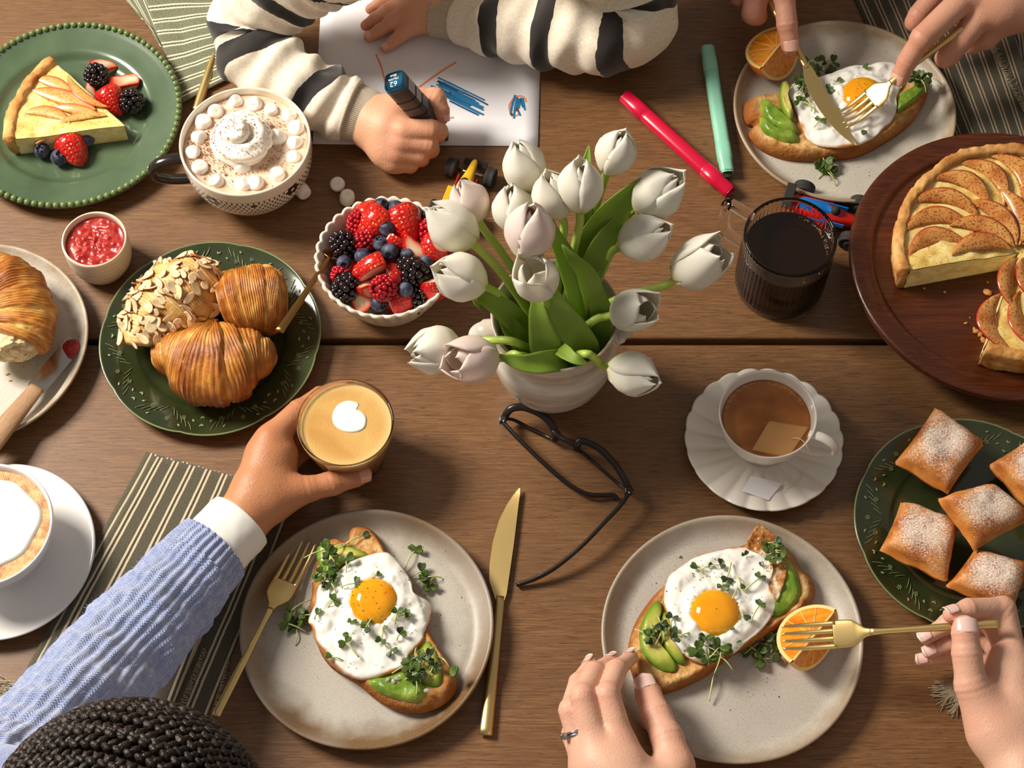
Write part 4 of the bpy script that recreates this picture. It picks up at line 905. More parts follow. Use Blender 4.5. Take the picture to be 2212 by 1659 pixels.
# the whole tart with a piece missing
tp = P(2203, 540, BDZ + .034); cL = P(1931, 590, BDZ + .034); R = (P(1928, 520, BDZ + .030) - tp).length
aL = math.atan2(cL.y - tp.y, cL.x - tp.x) % (2 * PI); cS = P(2133, 742, BDZ + .034); aS = math.atan2(cS.y - tp.y, cS.x - tp.x) % (2 * PI)
bt = tart('apple_tart', 'round golden apple tart with one wedge missing, cinnamon dusted', 'tart', (tp.x, tp.y), R, aS - 2 * PI, aL, BDZ + .0003, .037, 'apple_gold', 9)
rng = random.Random(2)
for ring in range(2):
    na = 17 if ring == 0 else 11
    for i in range(na):
        aa = (aS - 2 * PI) + .16 + (aL - aS + 2 * PI - .30) * i / (na - 1.0)
        r0, r1 = ((.40, .90) if ring == 0 else (.06, .55)); r0 += rng.uniform(-.03, .03); r1 += rng.uniform(-.03, .03); da = .20 if ring == 0 else .10
        p0 = (tp.x + R * r0 * math.cos(aa - da), tp.y + R * r0 * math.sin(aa - da)); p1 = (tp.x + R * r1 * math.cos(aa + da * .4), tp.y + R * r1 * math.sin(aa + da * .4))
        if ring == 0: apple_slice(bt, p0, p1, (-.012, -.030 + rng.uniform(-.003, .003)), BDZ + .0320 + .0006 * (i % 2), .0055, 'apple_gold')
        else: apple_slice(bt, p0, p1, (-.004, -.020), BDZ + .0345, .0060, 'apple_gold')
# crumbs on the board
rng = random.Random(7); cr = [(1938, 600, 3), (1945, 606, 2.2), (1933, 590, 2), (1960, 618, 1.8), (1996, 624, 1.4), (2040, 632, 1.6), (2132, 634, 4), (2133, 611, 1.5), (2095, 687, 1), (2086, 699, 1.7), (2108, 718, 3), (2116, 724, 3.2), (2122, 736, 3), (2104, 712, 2), (2130, 745, 2.4), (2127, 752, 2)]
for (x, y, s) in cr:
    s *= .00085; v, f = ell(7, 5, (s * rng.uniform(1, 1.6), s * rng.uniform(.8, 1.2), s * .8)); v = v * (1 + .3 * vn(v * 900, 1, 3)[:, None]); p = P(x, y, BDZ)
    solo('crumb', me_from(v, f), mm('pastry_crust'), 'tart crumb scattered on the round board', 'crumb', 'crumbs on the board', (p.x, p.y, BDZ + s * .7), (0, 0, rng.uniform(0, 6)))
# ---- croissants
def croissant(name, label, path, rad, nl, amp, seed, flat=.85, seg=72, nn=200, slant=.05, skew=0.0):
    path = spline(np.array(path), nn); u_ = np.linspace(0, 1, nn); r = np.interp(u_, np.linspace(0, 1, len(rad)), rad)
    r = np.convolve(np.r_[[r[0]] * 8, r, [r[-1]] * 8], np.ones(17) / 17, 'valid')
    e = np.minimum(u_, 1 - u_); r = r * np.clip(e / .045, 0.02, 1) ** .5
    lay = {}
    def disp(U, T, V, N):
        s = np.abs(U - .5 + skew) * 2 * nl + slant * nl * np.sin(T + 1.1) + .25 * vn(V, 30, seed)
        fr = s % 1.0; b = np.where(fr < .82, .35 + .65 * (fr / .82) ** .6, np.clip((1 - fr) / .18, 0, 1))
        env = np.clip(np.minimum(U, 1 - U) / .10, 0, 1)
        lay['v'] = b * .75 + .35 * fbm(V, 55, 3, seed + 5)
        return env * (amp * b + .0024 * fbm(V, 45, 3, seed + 1) + .0006 * np.sin(U * 300 + 3 * vn(V, 50, seed + 2)))
    v, f, uv = sweep(path, r, seg, ry=r * flat, disp=disp, reset_up=True); me = me_from(v, f, True, uv); L = np.r_[lay['v'].ravel(), .3, .3]; attr(me, 'layer', L)
    zb = v[:, 2].min()
    return me, zb
def put_croissant(name, label, pts, rad, nl, amp, seed, **k):
    me, zb = croissant(name, label, pts, rad, nl, amp, seed, **k); return solo(name, me, mm('croissant'), label, 'croissant')
zc = .041
put_croissant('butter_croissant', 'golden flaky butter croissant at the front of the dark green plate', [P(328, 778, .028), P(380, 768, .036), P(462, 786, zc), P(540, 770, .036), P(600, 775, .026)], [.009, .021, .034, .0415, .0365, .024, .009], 4.2, .0052, 3, flat=.84)
pc = thing('chocolate_croissant', 'glossy brown chocolate croissant at the back right of the dark green plate', 'croissant', P(548, 655, .007))
me, _ = croissant('', '', [P(482, 668, .040), P(520, 655, .044), P(560, 648, .044), P(614, 648, .036)], [.025, .0345, .037, .0355, .026], 3.3, .0022, 12, flat=.88, slant=.02)
ob('pastry', me, mm('croissant'), pc, world=True)
v, f = ell(10, 7, (.006, .006, .005), tuple(P(606, 622, .050))); ob('chocolate', me_from(v, f), mm('chocolate'), pc, world=True)
ac = thing('almond_croissant', 'almond croissant covered in sliced almonds on the dark green plate', 'croissant', P(372, 660, .007))
me, _ = croissant('', '', [P(452, 588, .030), P(418, 618, .040), P(365, 662, .041), P(318, 722, .034), P(312, 748, .028)], [.018, .031, .036, .035, .030, .02], 1.6, .0055, 21, flat=.86)
ob('pastry', me, mm('almond_pastry'), ac, world=True)
co = np.empty(len(me.vertices) * 3, dtype=np.float32); me.vertices.foreach_get('co', co); co = co.reshape(-1, 3); no = np.empty_like(co).ravel(); me.vertices.foreach_get('normal', no); no = no.reshape(-1, 3)
rng = random.Random(11); al = []
for k_ in range(4):
    n = 18; an = np.linspace(0, 2 * PI, n, endpoint=False); w = (.0062, .0048, .0070, .0036)[k_]; l = (.0095, .0105, .0085, .0090)[k_]
    o2 = np.c_[np.cos(an) * l * (1 - .25 * (np.cos(an) > 0) * np.abs(np.sin(an))), np.sin(an) * w * (1 + .1 * np.cos(3 * an))]
    mm_ = outline_blob(o2, lambda t_, x, y: .0007 - .00015 * t_ + 9 * x * x, -.0005, 3, 20); mm_.materials.append(mm('almond')); al.append(mm_)
cand = [i for i in range(len(co)) if no[i][2] > .15]; placed = []
tries = 0
while len(placed) < 120 and tries < 6000:
    tries += 1; i = rng.choice(cand); p = co[i]
    if p[0] > P(478, 640, .05).x and p[1] < P(478, 640, .05).y: continue
    if any(np.linalg.norm(p - q) < .0048 for q in placed): continue
    placed.append(p); nv = Vector(no[i]); nv = (nv + Vector((rng.uniform(-.45, .45), rng.uniform(-.45, .45), .15))).normalized()
    q = nv.to_track_quat('Z', 'Y').to_matrix() @ Matrix.Rotation(rng.uniform(0, 6.28), 3, 'Z')
    o = ob('almond_flake', al[rng.randrange(4)], None, ac); s_ = rng.uniform(.55, 1.0)
    o.location = Vector(p) + nv * .0012 - Vector(ac.location); o.rotation_euler = q.to_euler(); o.scale = (s_,) * 3
tc = thing('torn_croissant', 'half eaten croissant torn open on the left plate', 'croissant', P(20, 680, .007))
me, _ = croissant('', '', [P(-52, 610, .026), P(-5, 622, .036), P(30, 665, .040), P(38, 712, .040), P(26, 745, .038)], [.020, .032, .037, .036, .033, .031], 3.2, .0042, 31, flat=.85, slant=.03, skew=-.1)
ob('pastry', me, mm('croissant'), tc, world=True)
v, f = ell(28, 20, (.0300, .016, .0240), tuple(P(27, 746, .0355)), rotm(.25, 0, .12)); v = v + (fbm(v, 130, 3, 5) * .0035)[:, None] * np.array((.3, -1, .5)); ob('torn_crumb', me_from(v, f), mm('torn_crumb'), tc, world=True)
for x, y, s in ((16, 808, 1.6), (22, 822, 1.2), (50, 792, 1), (80, 788, 1.1)):
    v, f = ell(6, 4, (.0016 * s, .0007 * s, .0004)); p = P(x, y, .0072); solo('pastry_flake', me_from(v, f), mm('pastry_crust'), 'tiny croissant flake on the left plate', 'crumb', 'flakes on the left plate', (p.x, p.y, .0072), (0, 0, x))
# ---- beignets
def beignet(label, cs, zc, puff, dz=(0, 0, 0, 0)):
    c = [np.array(P(x, y, zc + d)) for (x, y), d in zip(cs, dz)]; n = 25; g = np.linspace(-1, 1, n); V = []; up = []
    for sg in (1, -1):
        for a in g:
            for b in g:
                s, t_ = (a + 1) / 2, (b + 1) / 2; pin = 1 - .045 * ((1 - a * a) * abs(b) ** 3 + (1 - b * b) * abs(a) ** 3)
                q = c[0] * (1 - s) * (1 - t_) + c[1] * s * (1 - t_) + c[2] * s * t_ + c[3] * (1 - s) * t_
                m_ = sum(c) / 4; q = m_ + (q - m_) * pin
                hgt = ((1 - a ** 4) * (1 - b ** 4)) ** .42 * puff * (1 if sg > 0 else .8) + .0015 * sg
                V.append((q[0], q[1], q[2] + sg * hgt)); up.append(sg * (.35 + .65 * ((1 - a * a) * (1 - b * b)) ** .4) if sg > 0 else -1)
    V = np.array(V); V += (fbm(V, 60, 3, len(label)) * .0016)[:, None] * np.array((.4, .4, 1)); F = grid_faces(n, n)
    area = (c[1] - c[0])[0] * (c[3] - c[0])[1] - (c[1] - c[0])[1] * (c[3] - c[0])[0]
    F1, F2 = (F, F[:, ::-1] + n * n) if area > 0 else (F[:, ::-1], F + n * n)
    rim = []; idx = [i for i in range(n)] + [i * n + n - 1 for i in range(1, n)] + [n * n - 1 - i for i in range(1, n)] + [(n - 1 - i) * n for i in range(1, n - 1)]
    for i in range(len(idx)):
        a, b = idx[i], idx[(i + 1) % len(idx)]; q = (a, b, b + n * n, a + n * n); rim.append(q if area < 0 else q[::-1])
    me = me_from(V, np.vstack([F1, F2, np.array(rim)])); attr(me, 'up', up)
    return solo('beignet', me, mm('beignet'), label, 'beignet', 'powdered beignets on the green plate')
beignet('square sugared beignet nearest the serving board, at the back of the plate', [(2018, 884), (2128, 958), (2046, 1070), (1930, 1002)], .036, .018)
beignet('sugared beignet cut off by the right photo edge', [(2228, 944), (2330, 1020), (2238, 1120), (2132, 1008)], .034, .018)
beignet('sugared beignet at the left of the plate above the orange wedge', [(1945, 1086), (2072, 1128), (2046, 1262), (1898, 1192)], .036, .018)
beignet('sugared beignet at the front of the plate touched by the fork hand', [(2102, 1192), (2226, 1222), (2184, 1336), (2040, 1268)], .036, .018)
beignet('browner beignet lying on top in the middle of the plate', [(2022, 1078), (2140, 1050), (2236, 1118), (2104, 1192)], .060, .018, (.006, .004, -.004, -.008))
# ---------------------------------------------------------------- toasts with egg, avocado, greens
def toast(label, outl, zb, th, seed, lean=0.0):
    o = spline(np.array([XY(x, y, zb + th) for x, y in outl]), 140, closed=True)
    t = thing('toast_slice', label, 'toast', (o[:, 0].mean(), o[:, 1].mean(), zb))
    def top(t_, x, y): return zb + th * (1 - .55 * np.clip((t_ - .90) / .10, 0, 1) ** 2) + .0012 * nz(x, y, 130, seed, 3) * (t_ < .97) + .0012 * np.exp(-((t_ - .88) / .05) ** 2)
    me = outline_blob(o, top, zb, 26, 140); ob('bread', me, mm('toast_crumb'), t, world=True)
    return t, o
def egg(label, outl, toast_o, ztop, yolk, seed, crisp=None):
    o = spline(np.array([XY(x, y, ztop) for x, y in outl]), 150, closed=True)
    yc = np.array(XY(yolk[0], yolk[1], ztop + .010)); yr = yolk[2] / S(yolk[0], yolk[1], ztop + .01)
    t = thing('fried_egg', label, 'egg', (yc[0], yc[1], ztop))
    def top(t_, x, y):
        d = sdpoly(x, y, toast_o); drop = np.clip(d * .9 + .002, 0, .0115)
        dy = np.hypot(x - yc[0], y - yc[1]); fo = fbm(np.stack([x, y, x * 0], -1), 42, 2, seed)
        lump = np.abs(fo) * .0042 + .0014 * nz(x, y, 130, seed + 2)
        z = ztop + .0012 + (.0042 + lump * 1.2) * np.clip((1 - t_) / .22, 0, 1) ** .5 + .0030 * np.exp(-((dy - yr) / .006) ** 2)
        z = z + .0022 * np.clip((t_ - .93) / .07, 0, 1) * (.5 + nz(x, y, 70, seed + 4))
        return z - drop
    me = outline_blob(o, top, ztop, 40, 150, center=yc)
    co = np.empty(len(me.vertices) * 3, dtype=np.float32); me.vertices.foreach_get('co', co); co = co.reshape(-1, 3)
    n0 = 40 * 150 + 1; tpz = co[39 * 150:40 * 150, 2]; co[n0:n0 + 150, 2] = tpz - .0008; co[n0 + 150, 2] = ztop - .0002; me.vertices.foreach_set('co', co.ravel()); me.update()
    ob('egg_white', me, mm('egg_white'), t, world=True)
    z0 = ztop + .0045; pr = smooth_prof([(.0005, .0125), (yr * .5, .0113), (yr * .82, .0072), (yr * 1.0, .0015), (yr * .97, -.0025), (yr * .5, -.003), (.0005, -.003)], 36)
    ob('yolk', lathe(pr, 64, lambda th, R, Z, i: (R * (1 + .02 * np.sin(2 * th + seed)), Z)), mm('yolk'), t, loc=(0, 0, .0045))
    if crisp is not None:
        c_ = np.array([XY(x, y, ztop + .006) for x, y in crisp])
        ob('crisp_edge', outline_blob(c_, lambda t_, x, y: ztop + .0050 + .004 * np.abs(nz(x, y, 90, seed + 7)) + .003 * t_ ** 2, ztop + .002, 12, 80), mm('egg_crisp'), t, world=True)
    return t, o
def avo(label, outl, z, th, seed, mat='avocado', n=80, group=None):
    o = np.array([XY(x, y, z + th) for x, y in outl])
    me = outline_blob(o, lambda t_, x, y: z + th * (1 - .75 * np.clip((t_ - .55) / .45, 0, 1) ** 2.2) + .0014 * nz(x, y, 75, seed, 3), z, 14, n)
    return solo('avocado_slice', me, mm(mat), label, 'avocado', group)
# leaf of a micro green: heart shape, slightly cupped
hl = [(0, 0), (.30, .36), (.72, .50), (1.02, .30), (.92, .0), (1.02, -.30), (.72, -.50), (.30, -.36)]
LEAF = {}
for nm in ('microgreen', 'microgreen_purple'):
    me = outline_blob(np.array(hl) * .0072, lambda t_, x, y: .0002 + 60 * y * y + 10 * x * x, -.0002, 3, 18, center=(.0044, 0)); me.materials.append(mm(nm)); LEAF[nm] = me
def sprig(label, px, py, z, ang, seed, nl=2, ln=.018, s=1.0, purple=.15, group='microgreen sprigs', arch=.006):
    """one sprout: pale stem ending in paired leaves"""
    rng = random.Random(seed * 31 + 7); p = P(px, py, z); t = thing('microgreen_sprig', label, 'greens', p, group)
    d = np.array((math.cos(ang), math.sin(ang), 0)); sd = np.array((-d[1], d[0], 0))
    if ln > 0:
        b = rng.uniform(-.35, .35)
        pts = [(-d * ln * u + sd * b * ln * u * u + np.array((0, 0, .0012 + arch * math.sin(PI * min(1, u * 1.05)) * .8 + arch * .35 * (1 - u)))) for u in np.linspace(0, 1, 9)]
        ob('stem', sw(np.array(pts), np.linspace(.0006, .0008, 9), 6), mm('sprout_stem'), t)
    for k in range(nl):
        a = ang + (k - (nl - 1) / 2.0) * (2.3 if nl == 2 else 1.7) + rng.uniform(-.4, .4); ti = rng.uniform(-.5, .35)
        o = ob('leaf', LEAF['microgreen_purple' if rng.random() < purple else 'microgreen'], None, t, (0, 0, .0016 + arch * .35), (rng.uniform(-.6, .6), ti, a)); q = s * rng.uniform(.85, 1.25); o.scale = (q, q * rng.uniform(.8, 1.1), q)
    return t
def clump(label, px, py, z, n, spread, seed, s=1.0, purple=.25, cat='greens'):
    """a tangle of sprouts lying together: stems and leaves are its parts"""
    rng = random.Random(seed); p = P(px, py, z); t = thing('microgreen_clump', label, cat, p)
    for i in range(n):
        a = rng.uniform(0, 6.28); r = spread * math.sqrt(rng.random()); c = np.array((r * math.cos(a), r * math.sin(a) * .8, .001 + rng.uniform(0, .007)))
        b = rng.uniform(0, 6.28); ln = rng.uniform(.010, .022) * s
        pts = [c + np.array((math.cos(b) * ln * u + .004 * u * u * math.sin(b), math.sin(b) * ln * u, .003 * math.sin(PI * u) - c[2] * .8 * u)) for u in np.linspace(0, 1, 8)]
        ob('stem', sw(np.array(pts), .0006, 5), mm('sprout_stem'), t)
        for k in (0, 1):
            o = ob('leaf', LEAF['microgreen_purple' if rng.random() < purple else 'microgreen'], None, t, tuple(c + np.array((0, 0, .0012))), (rng.uniform(-.7, .7), rng.uniform(-.6, .3), b + PI + (k * 2 - 1) * rng.uniform(.8, 1.4))); q = s * rng.uniform(.8, 1.3); o.scale = (q, q, q)
    return t
def pepper(label, px, py, rx, ry, z, n, seed, zf=None, smin_=.00025, smax=.0007):
    rng = random.Random(seed); parts = []
    for i in range(n):
        x, y = px + rng.gauss(0, rx * .5), py + rng.gauss(0, ry * .5); p = P(x, y, z); s = rng.uniform(smin_, smax) * (1.5 if rng.random() < .1 else 1)
        zz = z if zf is None else zf(p.x, p.y)
        if zz is None: continue
        parts.append(ell(4, 3, (s, s * rng.uniform(.5, 1), s * .7), (p.x, p.y, zz), rotm(0, 0, rng.uniform(0, 6))))
    o = solo('ground_pepper', join_me(parts, False), mm('pepper'), label, 'pepper'); o['kind'] = 'stuff'; return o
def surf(obs):
    """height lookup on finished meshes"""
    pts = []
    for o in obs:
        n = len(o.data.vertices); co = np.empty(n * 3, dtype=np.float32); o.data.vertices.foreach_get('co', co); M = np.array(o.matrix_world if o.parent is None else (Matrix.Translation(o.parent.location) @ Matrix.Translation(o.location)))
        pts.append(co.reshape(-1, 3) @ M[:3, :3].T + M[:3, 3])
    pts = np.vstack(pts)
    def f(x, y):
        d = (pts[:, 0] - x) ** 2 + (pts[:, 1] - y) ** 2; k = np.argsort(d)[:6]
        return float(pts[k, 2].max()) + .0002
    return f
def orange(label, flesh_pts, peel_px, z, ang, size, yaw, tilt):
    """wedge: two cut faces meeting at an edge, peel behind; built in its own frame and turned"""
    t = thing('orange_wedge', label, 'orange', P(*peel_px, z))
    R = size; n, m = 15, 13; half = ang / 2; M = np.array(Matrix.Rotation(yaw, 3, 'Z') @ Matrix.Rotation(tilt[0], 3, 'X') @ Matrix.Rotation(tilt[1], 3, 'Y'))
    # sphere sector around local x axis edge: segment axis = x, opening about x
    def sp(u, a, r): return np.array((r * math.cos(u), r * math.sin(u) * math.cos(a), r * math.sin(u) * math.sin(a)))
    us = np.linspace(.02, PI - .02, 25); As = np.linspace(-half, half, n)
    low = min(min((M @ sp(u, a, R))[2] for u in us) for a in As)
    off = np.array((0, 0, -low))
    V = [M @ sp(u, a, R) * (1, 1, 1) + off for u in us for a in As]; ob('peel', me_from(V, grid_faces(25, n)), mm('orange_peel'), t)
    for sgn in (-1, 1):
        a = sgn * half; V = [M @ sp(u, a, R * q) + off for u in us for q in np.linspace(.0, .90, m)]; F = grid_faces(25, m)
        ob('flesh', me_from(V, F if sgn < 0 else F[:, ::-1]), mm('orange_flesh'), t)
        V = [M @ sp(u, a, R * q) + off for u in us for q in np.linspace(.895, 1.0, 4)]; F = grid_faces(25, 4); ob('pith', me_from(V, F if sgn < 0 else F[:, ::-1]), mm('orange_pith'), t)
        parts = []
        for uu in (.55, 1.05, 1.57, 2.1, 2.6):
            nrm = M @ np.array((0, -math.sin(a), math.cos(a))) * sgn
            pts = np.array([M @ sp(uu + (1.57 - uu) * .12 * (1 - q), a, R * q) + off + nrm * .0003 for q in np.linspace(.06, .90, 8)]); v, f, _ = sweep(pts, .0004, 5); parts.append((v, f))
        ob('membrane', join_me(parts), mm('orange_pith'), t)
    pts = np.array([M @ np.array((x, 0, 0)) + off + M @ np.array((0, -.0006, 0)) for x in np.linspace(-R * .9, R * .9, 12)]); ob('core_pith', sw(pts, .0011, 6), mm('orange_pith'), t)
    return t
PZ = .0066
# ---- front left toast
T1, to1 = toast('toast slice under the fried egg on the brown-rimmed plate', [(756, 1134), (783, 1129), (807, 1142), (823, 1164), (837, 1191), (870, 1225), (897, 1275), (926, 1354), (954, 1403), (981, 1444), (987, 1473), (973, 1503), (940, 1525), (897, 1534), (850, 1525), (810, 1503), (772, 1471), (709, 1430), (682, 1381), (668, 1311), (672, 1273), (676, 1224), (696, 1170), (720, 1155), (747, 1161)], PZ, .017, 1)
E1, eo1 = egg('fried egg on the front left toast with a centred yolk', [(837, 1193), (858, 1210), (880, 1240), (890, 1262), (896, 1284), (930, 1298), (929, 1335), (917, 1368), (913, 1387), (886, 1416), (870, 1444), (834, 1460), (788, 1470), (750, 1460), (712, 1432), (706, 1416), (682, 1387), (673, 1354), (665, 1340), (680, 1310), (690, 1265), (720, 1240), (761, 1213), (804, 1199)], to1, PZ + .0175, (807, 1296, 56), 3)
z1 = PZ + .016
avo('pale avocado slice at the narrow top of the front left toast', [(686, 1178), (712, 1172), (745, 1174), (782, 1186), (800, 1198), (772, 1206), (735, 1220), (700, 1226), (684, 1206)], z1, .0055, 2)
avo('green avocado slice tucked beside the egg on the front left toast', [(690, 1228), (715, 1215), (742, 1210), (722, 1235), (700, 1245), (688, 1242)], z1 + .001, .0065, 5, 'avocado_skinside')
avo('large green avocado slice at the wide end of the front left toast', [(795, 1468), (830, 1458), (880, 1445), (905, 1462), (922, 1490), (915, 1508), (890, 1514), (850, 1505), (815, 1490)], z1, .0075, 7, 'avocado_skinside')
avo('crushed avocado slice near the right crust of the front left toast', [(905, 1405), (925, 1382), (946, 1412), (956, 1450), (950, 1478), (925, 1480), (900, 1462), (895, 1430)], z1, .006, 8)
f1 = surf([T1.children[0], E1.children[0], E1.children[1]])
G1 = 'greens on the front left egg'
for k_, (x, y, a, nl, ln) in enumerate([(768, 1262, .3, 2, .014), (716, 1262, 2.2, 2, .010), (722, 1300, .6, 2, .008), (858, 1326, 1.3, 2, .010), (876, 1330, .2, 2, .014), (795, 1350, 2, 2, .006), (824, 1385, 4.4, 2, .012), (846, 1408, 5.2, 2, .012), (748, 1390, 2.3, 2, .018), (718, 1420, 2.8, 1, .010), (760, 1345, 1, 2, 0), (740, 1372, .2, 1, 0), (865, 1372, .8, 2, .006), (684, 1330, 1, 1, .004), (814, 1246, .5, 1, .004), (790, 1358, 4, 2, .01), (830, 1362, 1.2, 1, 0)]):
    p = P(x, y, PZ + .022); sprig('small green sprout on the front left fried egg, %s the yolk at %s' % ('close to' if math.hypot(x - 807, y - 1296) < 75 else 'away from', clock(x, y, 807, 1296)), x, y, f1(p.x, p.y), a, k_ + 1, nl, ln, .8 if ln else .6, .15, G1, .003)
clump('dense tangle of microgreens at the wide end of the front left toast', 908, 1445, z1 + .006, 15, .016, 3, .9, .4)
clump('microgreens on the pale avocado at the top of the front left toast', 722, 1206, z1 + .005, 7, .014, 4, 1.0, .05)
clump('microgreens beside the crust left of the front left egg', 706, 1252, z1 + .005, 6, .012, 14, .9, .15)
clump('fallen microgreens beside the fork on the brown-rimmed plate', 642, 1338, PZ, 6, .013, 5, 1.15, .0)
clump('fallen microgreens right of the egg on the brown-rimmed plate', 924, 1250, PZ, 5, .012, 6, .95, .2)
sprig('single two-leaved sprout near the top right of the brown-rimmed plate', 897, 1192, PZ, 0.9, 71, 2, .024, 1.25, 0, None, .005)
sprig('sprout hanging over the right crust of the front left toast', 972, 1446, z1 + .002, -1.0, 72, 1, .016, 1.3, 0, None, .006)
sprig('wilted sprout lying on the bare bread of the front left toast', 782, 1160, z1 + .001, .4, 73, 1, .022, 1.0, .9, None, .004)
pepper('black pepper ground over the front left egg', 808, 1310, 150, 130, .03, 150, 4, f1)
for k_, (x, y) in enumerate([(922, 1492), (838, 1468), (850, 1472), (858, 1466)]):
    v, f = ell(6, 5, (.0032, .0022, .002)); v *= (1 + .25 * vn(v * 700, 1, k_))[:, None]; p = P(x, y, z1 + .008); solo('salt_flake', me_from(v, f, False), mm('salt'), 'clear salt flake on the avocado of the front left toast', 'salt', 'salt flakes', (p.x, p.y, z1 + .008), (0, 0, k_))
# ---- front right toast
T2, to2 = toast('toast slice held by the left hand on the pale grey plate', [(1432, 1262), (1446, 1256), (1470, 1240), (1560, 1190), (1620, 1165), (1640, 1150), (1670, 1155), (1705, 1180), (1728, 1212), (1738, 1225), (1756, 1240), (1764, 1268), (1758, 1292), (1738, 1318), (1690, 1350), (1640, 1380), (1580, 1410), (1530, 1450), (1480, 1476), (1446, 1488), (1428, 1492), (1405, 1478), (1378, 1478), (1366, 1450), (1357, 1412), (1362, 1370), (1378, 1330), (1405, 1290)], PZ, .016, 6)
E2, eo2 = egg('fried egg with crisp brown lace edge on the front right toast', [(1450, 1232), (1475, 1215), (1500, 1196), (1545, 1186), (1600, 1184), (1655, 1180), (1690, 1200), (1697, 1230), (1692, 1262), (1682, 1300), (1666, 1335), (1640, 1368), (1608, 1395), (1575, 1415), (1545, 1405), (1525, 1435), (1505, 1434), (1478, 1420), (1458, 1400), (1446, 1370), (1440, 1330), (1432, 1305), (1436, 1272), (1440, 1252)], to2, PZ + .0165, (1546, 1321, 57), 8, crisp=[(1612, 1178), (1632, 1142), (1650, 1142), (1684, 1172), (1696, 1202), (1698, 1240), (1688, 1275), (1676, 1300), (1660, 1270), (1668, 1230), (1650, 1200), (1630, 1192)])
z2 = PZ + .015
avo('curved avocado slice at the outer left of the front right toast', [(1418, 1296), (1432, 1306), (1420, 1340), (1418, 1380), (1438, 1412), (1462, 1432), (1458, 1448), (1432, 1446), (1400, 1424), (1384, 1395), (1382, 1360), (1396, 1320)], z2, .007, 2)
avo('inner avocado slice half under the egg of the front right toast', [(1434, 1318), (1448, 1330), (1448, 1370), (1462, 1400), (1484, 1424), (1468, 1430), (1444, 1408), (1428, 1378), (1424, 1345)], z2 + .001, .007, 4)
avo('dark green avocado slice under the right side of the egg', [(1692, 1205), (1712, 1212), (1728, 1245), (1732, 1280), (1712, 1310), (1682, 1328), (1660, 1318), (1672, 1280)], z2, .008, 6, 'avocado_skinside')
f2 = surf([T2.children[0], E2.children[0], E2.children[1]])
G2 = 'greens on the front right egg'
for k_, (x, y, a, nl, ln) in enumerate([(1506, 1230, 2.6, 1, .008), (1530, 1226, .4, 1, .008), (1556, 1222, .2, 2, .012), (1570, 1250, 4.4, 2, .016), (1578, 1302, 4.2, 2, .016), (1608, 1202, 2, 2, 0), (1640, 1250, .8, 2, .020), (1600, 1262, 5.2, 1, .010), (1452, 1336, 1.2, 2, .014), (1466, 1208, 0, 1, 0), (1640, 1310, .9, 2, .018), (1520, 1294, .8, 1, 0), (1578, 1364, .6, 1, 0), (1606, 1330, 5.2, 1, .006), (1645, 1226, 1.5, 1, 0), (1590, 1390, .2, 1, 0), (1560, 1268, 4.5, 2, .004)]):
    p = P(x, y, PZ + .022); sprig('small dark sprout on the front right fried egg, %s the yolk at %s' % ('close to' if math.hypot(x - 1546, y - 1321) < 85 else 'away from', clock(x, y, 1546, 1321)), x, y, f2(p.x, p.y), a, k_ + 101, nl, ln, .85 if ln else .6, .55, G2, .003)
clump('microgreens on the crisp top right corner of the front right egg', 1660, 1196, PZ + .024, 9, .014, 21, .8, .2)
clump('wet microgreens at the lower edge of the front right egg', 1528, 1408, PZ + .022, 8, .014, 22, 1.15, .15)
clump('dark microgreens on the outer avocado of the front right toast', 1432, 1372, z2 + .007, 8, .014, 23, .85, .6)
clump('dark fallen microgreens beside the orange wedge', 1650, 1400, PZ, 11, .016, 24, 1.1, .45)
sprig('long curled sprout stem in front of the front right toast', 1545, 1440, PZ + .003, 1.3, 81, 1, .034, .6, 0, None, .004)
pepper('black pepper over the front right egg', 1545, 1310, 160, 120, .03, 170, 9, f2)
pepper('black pepper spilled on the pale grey plate left of the egg', 1440, 1240, 110, 80, .0068, 80, 10, None, .0002, .0005)
pepper('a few pepper grains on the bare front of the pale grey plate', 1590, 1480, 90, 60, .0068, 12, 12, None, .0003, .0007)
orange('orange wedge under the fork on the pale grey plate', None, (1746, 1400), PZ, 1.7, .034, .85, (-1.25, .0))
# ---- top right toast
T3, to3 = toast('toast slice being cut on the top right plate', [(1610, 215), (1620, 206), (1650, 200), (1690, 198), (1740, 170), (1800, 150), (1870, 140), (1930, 136), (1980, 144), (2000, 160), (2008, 182), (2000, 214), (1970, 255), (1920, 292), (1860, 322), (1800, 332), (1740, 333), (1690, 328), (1650, 312), (1622, 290), (1620, 274), (1632, 262), (1614, 256), (1607, 236)], PZ, .016, 11)
E3, eo3 = egg('fried egg pierced by knife and fork on the top right toast', [(1694, 190), (1720, 180), (1760, 172), (1800, 158), (1840, 144), (1870, 146), (1900, 138), (1930, 138), (1950, 158), (1945, 190), (1936, 215), (1938, 235), (1928, 262), (1905, 285), (1880, 305), (1840, 320), (1800, 324), (1765, 318), (1740, 300), (1726, 268), (1712, 235)], to3, PZ + .0165, (1866, 202, 50), 13)
z3 = PZ + .015
avo('front avocado slice on the left of the top right toast', [(1643, 244), (1655, 262), (1690, 280), (1722, 282), (1728, 298), (1700, 300), (1662, 286), (1645, 268)], z3, .009, 3, 'avocado_skinside')
avo('middle avocado slice on the left of the top right toast', [(1646, 208), (1660, 210), (1690, 236), (1718, 262), (1724, 280), (1692, 276), (1660, 256), (1646, 230)], z3 + .001, .010, 5, 'avocado_skinside')
avo('upright avocado slice leaning by the knife on the top right toast', [(1690, 170), (1700, 165), (1708, 178), (1704, 200), (1716, 240), (1710, 256), (1694, 236), (1685, 200)], z3 + .002, .012, 6, 'avocado')
